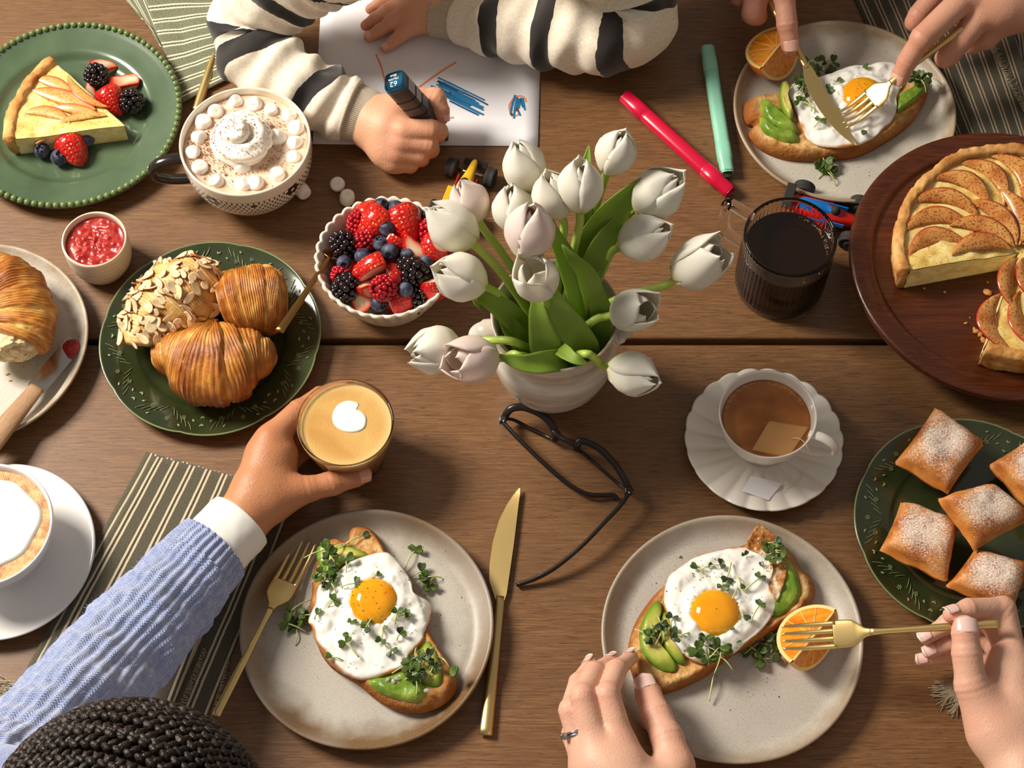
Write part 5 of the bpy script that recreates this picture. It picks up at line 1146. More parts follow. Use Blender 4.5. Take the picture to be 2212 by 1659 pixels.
avo('avocado slice at the right end of the top right toast', [(1950, 196), (1980, 178), (2004, 172), (2004, 186), (1975, 215), (1945, 236), (1936, 226)], z3, .007, 7, 'avocado_skinside')
f3 = surf([T3.children[0], E3.children[0], E3.children[1]])
G3 = 'greens on the top right egg'
for k_, (x, y, a, nl, ln) in enumerate([(1788, 196, .5, 2, .006), (1806, 180, .4, 1, .004), (1880, 228, .2, 2, 0), (1860, 284, 5.6, 1, 0), (1770, 262, 1.2, 2, .010), (1740, 215, 2.2, 2, .016), (1726, 222, 2.8, 2, .02), (1862, 148, .2, 1, 0)]):
    p = P(x, y, PZ + .022); sprig('small sprout on the top right fried egg, %s the yolk at %s' % ('close to' if math.hypot(x - 1866, y - 202) < 85 else 'away from', clock(x, y, 1866, 202)), x, y, f3(p.x, p.y), a, k_ + 201, nl, ln, .85, .3, G3, .003)
clump('microgreens by the knife blade on the top right egg', 1728, 190, PZ + .023, 8, .011, 31, .85, .35)
clump('microgreens on the right end of the top right toast', 1982, 178, PZ + .022, 7, .013, 32, .9, .25)
clump('microgreens behind the egg on the top right plate', 1770, 152, PZ, 9, .016, 33, .95, .3)
clump('fallen microgreens at the front of the top right plate', 1790, 362, PZ, 8, .013, 34, 1.05, .05)
pepper('black pepper over the top right egg', 1840, 205, 120, 80, .03, 110, 15, f3)
pepper('specks of pepper on the front rim of the top right plate', 1800, 370, 110, 30, .0068, 26, 16, None, .0002, .0005)
orange('orange quarter on the back left of the top right plate', None, (1670, 146), PZ, 1.9, .0345, .95, (-1.3, .0))
# ---------------------------------------------------------------- berries
import bmesh
def place(o, px, py, h, rot, s=1.0, at=None):
    o.location = at if at is not None else P(px, py, h); o.rotation_euler = rot; o.scale = (s, s, s); return o
def blueberry_proto():
    t = thing('blueberry', '', 'blueberry'); r = .0079
    ob('body', lathe(smooth_prof([(.0004, .0052), (.0018, .0054), (.0026, .0066), (.0032, .0072), (.0060, .0050), (.0079, 0), (.0062, -.0048), (.0030, -.0071), (.0004, -.0076)], 26), 24), mm('blueberry'), t)
    parts = []
    for k in range(5):
        a = k * 2 * PI / 5; q = np.array([(math.cos(a + d) * rr, math.sin(a + d) * rr, z) for d, rr, z in ((-.45, .0024, .0066), (.45, .0024, .0066), (.2, .0037, .0079), (-.2, .0037, .0079))]); parts.append((q, [(0, 1, 2, 3)]))
    o = ob('crown', join_me(parts), mm('blueberry_crown'), t); mod_solid(o, .0005); return t
def drupe_proto(name, mat, R, L, rd, hollow, seed):
    t = thing(name, '', name); parts = []; rng = random.Random(seed); rows = 6 if not hollow else 7
    for i in range(rows):
        v = (i + .5) / rows; ph = PI * (.06 + .90 * v); z = L * math.cos(ph); r = R * math.sin(ph) ** .85; n = max(1, int(2 * PI * r / (rd * 1.55)))
        if hollow and i == 0: r = R * .55; n = 8; z = L * .92
        for j in range(n):
            a = 2 * PI * (j + .5 * (i % 2)) / n + rng.uniform(-.1, .1); q = rd * rng.uniform(.88, 1.12); parts.append(ell(7, 6, (q, q, q), (r * math.cos(a), r * math.sin(a), z)))
    ob('drupelets', join_me(parts), mm(mat), t)
    core = (.62 * R, .62 * R, .8 * L)
    ob('core', me_from(*ell(14, 8, core, (0, 0, -.12 * L if hollow else 0))), mm('raspberry_core' if hollow else mat), t)
    if not hollow: return t
    ob('hollow', me_from(*ell(12, 6, (.36 * R, .36 * R, .1 * L), (0, 0, .80 * L))), mm('raspberry_core'), t); return t
def straw_proto(planes):
    """strawberry solid clipped by planes [(point, outward normal)]; cut faces are parts"""
    t = thing('strawberry_piece', '', 'strawberry'); me = lathe(smooth_prof([(.0003, .0150), (.006, .0152), (.0125, .0118), (.0152, .0055), (.0142, -.002), (.0105, -.0105), (.0055, -.0170), (.0003, -.0195)], 30), 30)
    bm = bmesh.new(); bm.from_mesh(me); bmesh.ops.remove_doubles(bm, verts=bm.verts, dist=.0004); bpy.data.meshes.remove(me)
    cuts = []
    for co, no in planes:
        r = bmesh.ops.bisect_plane(bm, geom=bm.verts[:] + bm.edges[:] + bm.faces[:], plane_co=co, plane_no=no, clear_outer=True)
        ed = [e for e in r['geom_cut'] if isinstance(e, bmesh.types.BMEdge)]
        f = bmesh.ops.contextual_create(bm, geom=ed)['faces'] if ed else []
        for g in f: g.material_index = 1
    cutf = [f for f in bm.faces if f.material_index == 1]
    for f in cutf:
        loop = [np.array(v.co) for v in f.verts]; c = sum(loop) / len(loop); no = np.array(f.normal); n = len(loop); V = [c + no * .0002] + [c + (p - c) * .72 + no * .0005 for p in loop] + [p + no * .0001 for p in loop]
        F = [(0, i + 1, (i + 1) % n + 1) for i in range(n)] + [(i + 1, n + 1 + i, n + 1 + (i + 1) % n, (i + 1) % n + 1) for i in range(n)]
        m_ = me_from(V, F); attr(m_, 'edge', [0] + [.62] * n + [1.0] * n); cuts.append(m_)
    bmesh.ops.delete(bm, geom=cutf, context='FACES_ONLY'); sk = bpy.data.meshes.new('skin'); bm.to_mesh(sk); bm.free(); sk.polygons.foreach_set('use_smooth', np.ones(len(sk.polygons), dtype=bool))
    ob('skin', sk, mm('strawberry'), t)
    for m_ in cuts: ob('cut_face', m_, mm('strawberry_flesh'), t)
    return t
PROTO = {'blue': blueberry_proto(), 'black': drupe_proto('blackberry', 'blackberry', .0098, .0118, .0032, False, 2), 'rasp': drupe_proto('raspberry', 'raspberry', .0098, .0112, .0023, True, 5),
         'half': straw_proto([((0, 0, 0), (0, 1, 0)), ((0, 0, .0125), (0, 0, 1))]), 'chunk': straw_proto([((0, .001, 0), (0, 1, .1)), ((0, 0, .009), (0, 0, 1)), ((0, 0, -.009), (0, .1, -1))]),
         'quarter': straw_proto([((0, 0, 0), (0, 1, 0)), ((0, 0, 0), (1, .15, 0)), ((0, 0, .0125), (0, 0, 1))]), 'bar': straw_proto([((0, .004, 0), (0, 1, 0)), ((.006, 0, 0), (1, 0, 0)), ((0, 0, .011), (0, 0, 1)), ((-.007, 0, 0), (-1, 0, 0))])}
USED = set()
def berry(kind, label, group, px, py, h, rot, s=1.0):
    if kind in USED: t = copy_tree(PROTO[kind])
    else: t = PROTO[kind]; USED.add(kind)
    t['label'] = label
    if group: t['group'] = group
    elif 'group' in t: del t['group']
    return place(t, px, py, h, rot, s)
# on the beaded plate
z = .0066
berry('black', 'blackberry by the pink strawberry slices behind the tart slice', None, 208, 163, z + .016, (.5, .3, .2), 1.1)
berry('black', 'blackberry at the right end of the fruit on the beaded plate', None, 285, 219, z + .014, (.2, -.3, 1), 1.12)
berry('half', 'red strawberry half leaning between the two blackberries', None, 240, 216, z + .011, (-1.2, .3, .75), 1.05)
berry('bar', 'pale strawberry slice lying right of the upper blackberry', None, 263, 180, z + .011, (1.35, .15, -1.2), 1.05)
berry('quarter', 'strawberry slice mostly hidden behind the upper blackberry', None, 224, 152, z + .011, (1.1, .3, -1.0), 1.0)
berry('quarter', 'strawberry piece tucked under the upper blackberry by the tart', None, 206, 198, z + .010, (2.2, .2, .4), .8)
berry('blue', 'blueberry leftmost in front of the tart slice', None, 90, 325, z + .0085, (.3, -.2, .3), 1.08)
berry('blue', 'blueberry between the leftmost one and the strawberry on the beaded plate', None, 128, 340, z + .0088, (.25, .1, .8), 1.14)
berry('blue', 'blueberry against the tart slice above the strawberry half', None, 186, 299, z + .0092, (-1, .5, 2), 1.2)
berry('half', 'bright red strawberry half in front of the tart slice', None, 157, 322, z + .008, (-1.3, .15, .62), 1.12)
# in the fluted bowl
BL_ = [('blue', 'blueberry', [(823, 443, .054, 1.0), (856, 449, .054, 1.0), (896, 461, .054, 1.05), (836, 494, .066, 1.05), (822, 526, .066, 1.0), (842, 543, .068, 1.1), (784, 554, .062, 1.1), (744, 568, .056, 1.0), (879, 551, .064, .95), (920, 566, .058, 1.05), (910, 499, .054, .9), (876, 626, .060, 1.0), (818, 656, .048, 1.05), (816, 556, .056, .8)]),
       ('black', 'blackberry', [(744, 529, .054, 1.15), (748, 621, .054, 1.15), (885, 587, .058, 1.35), (902, 646, .043, 1.05), (922, 480, .046, 1.0)]),
       ('rasp', 'raspberry', [(775, 482, .056, 1.1), (786, 523, .054, 1.1), (830, 622, .062, 1.2), (963, 562, .050, 1.1), (930, 500, .056, 1.2), (738, 595, .048, 1.0)])]
rng = random.Random(17)
for kind, nm, lst in BL_:
    for (x, y, h, s) in lst:
        rot = (rng.uniform(-1.2, 1.2), rng.uniform(-1, 1), rng.uniform(0, 6.28))
        lab = nm + (' near the middle of the fluted bowl toward ' if math.hypot(x - 836, (y - 556) / .85) < 62 else ' near the edge of the fluted bowl toward ') + clock(x, y, 836, 556)
        if kind == 'rasp' and (x, y) == (830, 622): rot = (.5, -.75, 0); berry(kind, 'raspberry with its hollow core facing up in the fluted bowl', None, x, y, h, rot, s); continue
        if kind == 'black' and s > 1.3: berry(kind, 'largest blackberry, right of centre in the fluted bowl', None, x, y, h, (1.2, .3, 1.0), s); continue
        berry(kind, lab, nm + ' in the fluted bowl', x, y, h, rot, s)
for kind, lab, x, y, h, rot, s in [('half', 'strawberry tip at the back of the fluted bowl', 797, 460, .054, (-1.4, 0, 2.6), .9), ('half', 'long orange-red strawberry half slanting at the back left of the bowl', 812, 484, .058, (-1.35, .1, -.75), 1.25),
        ('half', 'broad seeded strawberry half at the back centre of the bowl', 874, 481, .058, (-1.35, .1, .45), 1.25), ('quarter', 'strawberry piece with red shoulder beside the central blueberry', 866, 518, .060, (-1.0, -.5, .9), 1.05),
        ('chunk', 'strawberry chunk showing pale flesh right of the central blueberries', 900, 526, .062, (.3, .5, -.5), 1.05), ('half', 'strawberry half with pale cut edge at the right of the bowl', 940, 535, .060, (-.45, .3, -1.05), 1.1),
        ('bar', 'red strawberry baton lying across the middle of the bowl', 806, 579, .064, (-1.45, .1, -1.15), 1.15), ('half', 'strawberry half with white flesh up at the front left of the bowl', 783, 637, .050, (1.0, .1, 2.9), .95),
        ('half', 'seeded strawberry cheek at the front of the bowl', 866, 650, .045, (-1.5, 0, 2.0), .98), ('chunk', 'strawberry chunk with red top and white cut side at the right front of the bowl', 938, 622, .049, (-.75, .2, .45), 1.05),
        ('chunk', 'pale strawberry chunk behind the hollow raspberry', 793, 611, .056, (.9, .3, .6), 1.0), ('quarter', 'strawberry piece wedged between the big blackberry and the hollow raspberry', 855, 600, .054, (-1, .5, 2.2), 1.0)]:
    berry(kind, lab, None, x, y, h, rot, s)
rng = random.Random(5)
for i in range(26):
    a = i * 2.4; q = .035 * math.sqrt((i + .5) / 26.0); p = FB + Vector((q * math.cos(a), q * math.sin(a), rng.uniform(.030, .040)))
    kind = ('half', 'black', 'rasp', 'half', 'blue')[i % 5]; nm = {'half': 'strawberry', 'black': 'blackberry', 'rasp': 'raspberry', 'blue': 'blueberry'}[kind]
    t = copy_tree(PROTO[kind]); t['label'] = nm + ' lying in the lower layer of the fluted bowl'; t['group'] = nm + ' lower layer'; t.location = p; t.rotation_euler = (rng.uniform(0, 6), rng.uniform(0, 6), rng.uniform(0, 6))
# ---------------------------------------------------------------- cocoa toppings
wc = P(538, 308, .072); cz = .0668
n = 240; u = np.linspace(0, 1, n); th = u * 2 * PI * 2.3 + .8; rr = .0270 * (1 - u) ** 1.15 + .0004
path = np.c_[wc.x - .003 + rr * np.cos(th), wc.y + rr * np.sin(th) * .92 + .004 * u, cz + .003 + .030 * u ** 1.25]
path[:, 0] -= .010 * u ** 2
def cdisp(U, T, V, N): return .0027 * np.cos(5 * T + 24 * U) * np.clip(1 - U, .1, 1) + .0012 * fbm(V, 140, 2, 3)
v, f, _ = sweep(path, np.interp(u, [0, .05, .5, .9, 1], [.006, .0125, .0118, .0060, .0010]), 36, disp=cdisp)
solo('whipped_cream', me_from(v, f), mm('cream'), 'swirl of whipped cream dusted with cocoa in the mosaic mug', 'cream')
v, f = None, None
pr = smooth_prof([(.0003, .0056), (.0040, .0057), (.0056, .0046), (.0062, .001), (.0062, -.001), (.0056, -.0046), (.0040, -.0057), (.0003, -.0056)], 22); MM = lathe(pr, 22); MM.materials.append(mm('marshmallow'))
rng = random.Random(9)
for (x, y) in [(465, 242), (508, 221), (550, 225), (439, 267), (418, 330), (431, 365), (469, 394), (524, 362), (527, 400), (599, 299), (625, 251), (641, 277), (638, 309), (635, 339), (599, 380), (553, 396), (585, 240), (430, 298)]:
    s = rng.uniform(1.15, 1.5); solo('mini_marshmallow', MM, None, 'mini marshmallow floating %s the mosaic cocoa mug at %s' % ('against the rim of' if math.hypot(x - 529, (y - 304) / .82) > 100 else 'near the cream of', clock(x, y, 529, 304)), 'marshmallow', 'marshmallows floating in cocoa', P(x, y, .0655), (rng.uniform(-.7, .7), rng.uniform(-.7, .7), rng.uniform(0, 3)), s)
for (x, y, r, lab) in [(729, 398, (.5, .1, 0), 'mini marshmallow on the table, furthest from the mug'), (750, 427, (.1, .1, 1), 'mini marshmallow on the table touching the fruit bowl rim'), (653, 412, (1.5, .2, .6), 'mini marshmallow on the table beside the mosaic mug')]:
    solo('mini_marshmallow', MM, None, lab, 'marshmallow', None, P(x, y, .0085) , r, 1.28)
parts = []; rng = random.Random(4)
for i in range(1500):
    x, y = (rng.gauss(548, 62), rng.gauss(305, 44)) if i < 620 else (rng.gauss(545, 60), rng.gauss(372, 22)) if i < 780 else (rng.gauss(440, 25), rng.gauss(320, 40)); p = P(x, y, cz)
    q = math.hypot(p.x - CM.x, p.y - CM.y)
    if q > CMR * .90: continue
    d = np.hypot(path[:, 0] - p.x, path[:, 1] - p.y); k = d.argmin(); rk = np.interp(u[k], [0, .05, .5, .9, 1], [.006, .0115, .0100, .0048, .0010]); zz = cz + .0004
    near = np.where(d < .0118)[0]
    for k in near:
        rk = np.interp(u[k], [0, .05, .5, .9, 1], [.006, .0115, .0100, .0048, .0010]) + .0018
        if d[k] < rk: zz = max(zz, path[k, 2] + math.sqrt(rk * rk - d[k] ** 2))
    s = rng.uniform(.0003, .0008); parts.append(ell(4, 3, (s, s, s * .6), (p.x, p.y, zz)))
o = solo('cocoa_dust', join_me(parts, False), mm('cocoa_powder'), 'brown cocoa powder dusted over cream and marshmallows in the mug', 'cocoa powder'); o['kind'] = 'stuff'
# ---------------------------------------------------------------- tulips
def petal_me(R, L, opn, wid, mat, seed):
    n, m = 13, 11; V, al, uv = [], [], []
    for i in range(n):
        v = i / (n - 1.0); r = R * np.interp(v, [0, .08, .2, .38, .58, .8, 1], [.10, .50, .84, 1.0, .97, .70 + .30 * opn, .24 + .85 * opn]); z = L * (v ** .92)
        hw = math.radians(wid) * (max(0.0, 1 - abs(2 * v - 1.0) ** 2.6) ** .5) + .02
        for j in range(m):
            w = (j / (m - 1.0)) * 2 - 1; a = hw * w; e = r * (1 + .035 * w * w * (1 - v) + .05 * (1 - w * w) * (v > .3) * math.sin(PI * v))
            zz = z + L * (.05 * (1 - w * w) * v - .02 * abs(w)) ; V.append((e * math.cos(a), e * math.sin(a), zz)); al.append(v); uv.append((w * .5, v))
    V = np.array(V); V += fbm(V + seed, 60, 2, seed)[:, None] * .0009
    me = me_from(V, grid_faces(n, m)[:, ::-1], True, uv); attr(me, 'along', al); me.materials.append(mm(mat)); return me
PET = {}
for mat_ in ('petal', 'petal_blush'):
    for opn in (0.0, .55):
        PET[(mat_, opn)] = [petal_me(.0186, .0525, opn, 68, mat_, 1), petal_me(.0172, .0505, opn * .6, 64, mat_, 2), petal_me(.0190, .0515, opn * 1.1, 64, mat_, 3)]
TUL = []
def tulip(label, base, tip, hb, mat='petal', opn=0.0, s=1.0, mouth=None, L=.050):
    B = P(base[0], base[1], hb); best = None
    for dz in np.linspace(0, .052, 53):
        T = P(tip[0], tip[1], hb + dz)
        if best is None or abs((T - B).length - L * s) < best[0]: best = (abs((T - B).length - L * s), T)
    ax = (best[1] - B).normalized(); t = thing('tulip', label, 'tulip', B); TUL.append(t)
    q = ax.to_track_quat('Z', 'Y').to_matrix(); rng = random.Random(int(base[0]) * 7 + int(base[1]))
    ph = rng.uniform(0, 6.28)
    for k in range(6):
        inner = k % 2; me = PET[(mat, opn)][1 if inner else (0 if k != 2 else 2)]
        sc_ = s * (rng.uniform(.94, 1.0) if inner else rng.uniform(.97, 1.05))
        M = q @ Matrix.Rotation(ph + k * PI / 3 + rng.uniform(-.12, .12), 3, 'Z') @ Matrix.Rotation(rng.uniform(-.05, .05), 3, 'Y')
        o = ob('petal', me, None, t, (0, 0, 0), M.to_euler(), sc_); mod_solid(o, .0008)
    d = Vector((B.x - VS.x, B.y - VS.y, 0)); dl = d.length; d = d / max(dl, 1e-6)
    m_ = P(*mouth) if mouth else VS + d * min(.040, dl * .55) + Vector((0, 0, .138))
    root = VS - d * .018 + Vector((rng.uniform(-.01, .01), rng.uniform(-.01, .01), .03))
    pts = [root, m_, (m_ + B) / 2 + Vector((0, 0, .006)) - ax * .004, B - ax * .012, B + ax * .002]
    pa = spline(np.array([tuple(p) for p in pts]), 50)
    ob('stem', sw(pa, np.linspace(.0044, .0037, 50), 12), mm('tulip_stem'), t, world=True); return t
tulip('white tulip furthest back, leaning left above the paper edge', (1146, 409), (1120, 316), .225, opn=0.0, L=.049)
tulip('closed white tulip at the top right with a yellow base', (1313, 370), (1346, 292), .245, s=.92)
tulip('upright white tulip in the middle of the back row', (1252, 457), (1250, 354), .250)
tulip('white tulip just left of the middle back tulip', (1212, 467), (1185, 378), .238, s=.95)
tulip('white tulip mostly hidden behind the blush pink one', (1118, 500), (1106, 408), .200)
tulip('blush pink tulip standing in the centre of the bunch', (1138, 552), (1148, 452), .240, 'petal_blush', s=1.08)
tulip('large white tulip overlapping the fruit bowl', (1022, 528), (934, 452), .190, s=1.12, opn=.0)
tulip('slim blush tulip beside the toy car', (1034, 475), (994, 400), .195, 'petal_blush', s=.92)
tulip('white tulip at the lower right rim of the fruit bowl', (1043, 618), (951, 582), .185, s=1.08)
tulip('open white tulip facing up at the centre front', (1172, 626), (1145, 578), .215, opn=.55, s=1.0)
tulip('big white tulip at the upper right behind the long leaf', (1374, 452), (1464, 384), .215, s=1.12, opn=.0)
tulip('white tulip on the right below the long leaf', (1342, 534), (1434, 492), .200, s=1.05)
tulip('white tulip furthest right with loose petals', (1458, 603), (1556, 540), .185, s=1.14, opn=.55)
tulip('small open white tulip hanging over the vase rim at the right', (1326, 680), (1404, 664), .165, opn=.55, s=.95, mouth=(1262, 708, .140))
tulip('lowest white tulip drooping toward the tea cup', (1318, 793), (1414, 822), .135, opn=.0, s=1.05, mouth=(1255, 765, .146))
tulip('white tulip leftmost at the lower left of the vase', (990, 745), (894, 764), .140, s=1.02, mouth=(1120, 742, .150))
tulip('blush pink tulip drooping at the lower left of the vase', (1072, 774), (974, 782), .148, 'petal_blush', opn=.55, s=1.06, mouth=(1130, 770, .149))
def leaf(ti, pts, width, up=(0, -.4, 1), fold=.35, tipw=.05, base=.55):
    pa = spline(np.array([tuple(P(*p)) for p in pts]), 30); T, N, B = frames(pa, up); upv = np.array(up, dtype=float); V, uv = [], []
    N = upv[None] - T * (T @ upv)[:, None]; N /= np.linalg.norm(N, axis=1)[:, None]; B = np.cross(T, N); L = np.r_[0, np.cumsum(np.linalg.norm(np.diff(pa, axis=0), axis=1))]
    for i in range(30):
        u_ = i / 29.0; w_ = width * np.interp(u_, [0, .35, .6, .85, .96, 1], [base, 1, .95, .55, .22, tipw])
        for j in range(9):
            q = (j - 4) / 4.0; V.append(pa[i] + B[i] * w_ * q * .5 + N[i] * (abs(q) ** 1.5 * fold * w_ * .5)); uv.append((L[i], q * .5 + .5))
    o = ob('leaf', me_from(V, grid_faces(30, 9), True, uv), mm('tulip_leaf'), TUL[ti], world=True); mod_solid(o, .0011)
leaf(9, [(1200, 790, .090), (1182, 760, .142), (1166, 700, .172), (1158, 652, .186), (1152, 630, .190)], .029, (0, -.6, 1), .15, .3, .9)
leaf(5, [(1262, 700, .12), (1250, 650, .165), (1222, 560, .205), (1194, 500, .236), (1186, 454, .256)], .021, (.4, -.7, .6), .3)
leaf(2, [(1272, 720, .12), (1282, 650, .165), (1264, 590, .20), (1240, 562, .218), (1214, 528, .228)], .021, (.3, -.8, .6), .35)
leaf(10, [(1240, 600, .15), (1262, 540, .18), (1310, 470, .215), (1380, 402, .245), (1426, 379, .255)], .029, (.2, -.8, .6), .35)
leaf(10, [(1245, 640, .15), (1270, 590, .175), (1300, 530, .195), (1330, 480, .21), (1352, 452, .215)], .024, (.2, -.6, .6), .3)
leaf(1, [(1262, 520, .18), (1263, 430, .225), (1266, 365, .25), (1272, 314, .262)], .016, (0, -.9, .5), .3)
leaf(8, [(1160, 760, .10), (1110, 692, .152), (1066, 655, .168), (1036, 640, .172), (1030, 652, .163), (1042, 662, .158)], .024, (0, -.2, 1), .3, .4)
leaf(16, [(1230, 775, .115), (1195, 780, .146), (1140, 785, .156), (1096, 775, .160), (1076, 766, .162)], .021, (0, -.5, 1), .35)
leaf(14, [(1190, 745, .13), (1210, 755, .150), (1240, 775, .160), (1272, 787, .155)], .014, (0, -.3, 1), .3)
leaf(13, [(1280, 800, .09), (1250, 745, .138), (1214, 690, .166), (1190, 640, .186), (1180, 600, .20)], .034, (.2, -.8, .8), .25)
leaf(8, [(1160, 790, .08), (1126, 745, .132), (1092, 690, .155), (1072, 640, .168), (1066, 620, .17)], .021, (.4, -.4, 1), .3)
leaf(4, [(1180, 690, .10), (1150, 620, .16), (1132, 560, .19), (1124, 520, .20)], .016, (.2, -.8, .6), .3)
leaf(11, [(1280, 760, .09), (1300, 700, .140), (1290, 640, .170), (1262, 590, .19), (1250, 560, .20)], .022, (-.2, -.8, .6), .3)
# ---------------------------------------------------------------- napkins
def napkin(name, label, quads, mat, th=.0016, fringe=None):
    """quads: list of (corner px A,B,C,D, z, wave amp, seed, u offset); u runs A->B across the stripes, v A->D along them"""
    t = thing(name, label, 'napkin', P(*quads[0][0], 0))
    for (a, b, c, d, z, amp, seed) in quads:
        C_ = [np.array(P(*q, z)) for q in (a, b, c, d)]; n, m = 40, 40; V, uv = [], []
        for i in range(n):
            for j in range(m):
                s, r = i / (n - 1.0), j / (m - 1.0); q = C_[0] * (1 - s) * (1 - r) + C_[1] * s * (1 - r) + C_[2] * s * r + C_[3] * (1 - s) * r
                V.append(q); uv.append((s * np.linalg.norm(C_[1] - C_[0]), r * np.linalg.norm(C_[3] - C_[0])))
        V = np.array(V); w = fbm(V * (1, 1, 0), 16, 2, seed); V[:, 2] += amp * np.abs(w); V[:, 0] += amp * .6 * fbm(V * (1, 1, 0), 11, 2, seed + 5); V[:, 1] += amp * .6 * fbm(V * (1, 1, 0), 11, 2, seed + 9)
        ar = (C_[1] - C_[0])[0] * (C_[3] - C_[0])[1] - (C_[1] - C_[0])[1] * (C_[3] - C_[0])[0]; F = grid_faces(n, m)
        o = ob('cloth', me_from(V, F if ar > 0 else F[:, ::-1], True, uv), mm(mat), t, world=True); mod_solid(o, th, -1)
    for (p0, p1, dr, ln, z, cnt, fm, seed) in (fringe or []):
        rng = random.Random(seed); parts = []; a, b = np.array(P(*p0, z)), np.array(P(*p1, z)); dv = np.array((dr[0], dr[1], 0.0)); dv /= np.linalg.norm(dv)
        for i in range(cnt):
            q = a + (b - a) * (i + rng.random()) / cnt; l = ln * rng.uniform(.6, 1.1); k = rng.uniform(-.5, .5); sd = np.array((-dv[1], dv[0], 0))
            pts = [q + dv * l * u + sd * k * l * u * u + np.array((0, 0, .0018 * math.sin(PI * u) - (z - .0008) * u)) for u in np.linspace(0, 1, 6)]; v, f, _ = sweep(np.array(pts), .00042, 4); parts.append((v, f))
        o = ob('fringe', join_me(parts), mm(fm), t, world=True); o['kind'] = 'stuff'
    return t
napkin('striped_napkin', 'grey and cream striped napkin under the blue sleeve', [((314, 976), (640, 1062), (440, 1566), (36, 1482), .0030, .0022, 2), ((330, 984), (560, 1044), (372, 1530), (60, 1470), .0056, .0012, 5)], 'napkin_grey',
       fringe=[((40, 1470), (52, 1500), (-1, .05), .026, .006, 26, 'fringe', 1), ((30, 1488), (60, 1496), (-.2, -1), .016, .006, 26, 'fringe_dark', 2), ((490, 1425), (450, 1566), (1, -.1), .004, .004, 60, 'fringe', 3), ((438, 1400), (380, 1540), (1, -.3), .007, .006, 60, 'fringe', 4)])
napkin('striped_napkin', 'sage green striped napkin rumpled beside the beaded plate', [((505, 165), (528, -60), (290, -60), (398, 220), .0050, .0045, 12), ((232, -40), (330, -40), (400, 190), (330, 60), .0030, .003, 14)], 'napkin_sage')
# make its stripes run across: swap the uv of the first sheet
napkin('striped_napkin', 'dark olive striped napkin under the top right plate', [((1822, -60), (2150, -60), (2262, 300), (1990, 330), .0022, .0010, 22), ((2110, -60), (2330, -60), (2330, 340), (2180, 320), .0008, .0008, 24)], 'napkin_olive',
       fringe=[((2120, 70), (2222, 262), (1, .35), .013, .0045, 110, 'fringe', 7)])
napkin('striped_napkin', 'dark striped napkin half hidden behind the fork hand', [((2180, 1360), (2330, 1400), (2330, 1560), (2060, 1480), .003, .0015, 32)], 'napkin_olive', fringe=[((2064, 1466), (2070, 1500), (-1, -.45), .022, .004, 60, 'fringe', 9), ((2075, 1470), (2080, 1512), (-.8, -.9), .020, .004, 60, 'fringe', 10)])
# ---------------------------------------------------------------- paper with the drawing
pp = thing('drawing_paper', 'white sheet with orange lines and blue scribbles under the child\'s hands', 'paper', P(920, 316, 0))
c4 = [P(675, 311, .0012), P(1162, 316, .0012), P(1172, -40, .0012), P(697, -45, .0012)]
n = 16; V = []
for i in range(n):
    for j in range(n):
        s, r = i / 15.0, j / 15.0; q = c4[0] * (1 - s) * (1 - r) + c4[1] * s * (1 - r) + c4[2] * s * r + c4[3] * (1 - s) * r; V.append((q.x, q.y, .0008 + .0022 * max(0, s - .7) ** 2 * 8 * max(0, .5 - r)))
o = ob('sheet', me_from(V, grid_faces(n, n)), mm('paper'), pp, world=True); mod_solid(o, .0004, 1)
def stroke(name, pts, w, mat, z=.0016, n=24):
    pa = spline(np.array([tuple(P(*p, z)) for p in pts]), n); T = np.gradient(pa, axis=0); T /= np.linalg.norm(T, axis=1)[:, None]; B = np.c_[-T[:, 1], T[:, 0], T[:, 2] * 0]
    w = np.broadcast_to(w, (n,)); return np.vstack([np.stack([pa + B * w[:, None] * .5, pa - B * w[:, None] * .5], 1).reshape(-1, 3)]), [(2 * i, 2 * i + 1, 2 * i + 3, 2 * i + 2) for i in range(n - 1)]
def zp(v): 
    v = v.copy(); return v
OR = [[(812, 117), (822, 140), (829, 165), (835, 196)], [(985, 134), (950, 156), (896, 194)], [(949, 203), (952, 214)], [(952, 258), (966, 256), (980, 253)], [(952, 272), (962, 280), (968, 288), (962, 296), (946, 303)], [(1137, 221), (1133, 211), (1122, 207), (1108, 214), (1100, 230), (1104, 246), (1114, 251), (1122, 244)]]
for L_ in OR: ob('orange_line', join_me([stroke('', L_, .0019, None)], False), mm('ink_orange'), pp, world=True)
rng = random.Random(12); parts, pd = [], []
for i in range(30):
    u = i / 29.0; cx, cy = 965 + 58 * u, 186 + 42 * u; ln = 26 + 20 * math.sin(PI * u); dx, dy = -.62, -.55
    of = rng.uniform(-1, 1); jx, jy = 9 * of + rng.uniform(-6, 6), -13 * of; a = (cx + jx - ln * .85, cy + jy - ln * .42); b = (cx + jx + ln * .85, cy + jy + ln * .42)
    (parts if i % 3 else pd).append(stroke('', [a, ((a[0] + b[0]) / 2 + rng.uniform(-2, 2), (a[1] + b[1]) / 2), b], .0019, None, .0017 + .00002 * i, 8))
ob('blue_scribble', join_me(parts, False), mm('ink_blue'), pp, world=True); ob('dark_blue_scribble', join_me(pd, False), mm('ink_blue_dark'), pp, world=True)
parts = [stroke('', L_, .0023, None, .0018, 8) for L_ in ([(1113, 205), (1106, 228), (1103, 246)], [(1117, 210), (1112, 234), (1110, 256)], [(1120, 212), (1117, 232), (1124, 250)], [(1126, 211), (1120, 234)], [(1129, 212), (1134, 238)], [(1124, 214), (1130, 232)])]
ob('blue_strokes', join_me(parts, False), mm('ink_blue'), pp, world=True)
ob('dark_strokes', join_me([stroke('', [(1103, 244), (1107, 250)], .003, None, .0019, 4), stroke('', [(1116, 232), (1117, 240)], .003, None, .0019, 4)], False), mm('ink_brown'), pp, world=True)
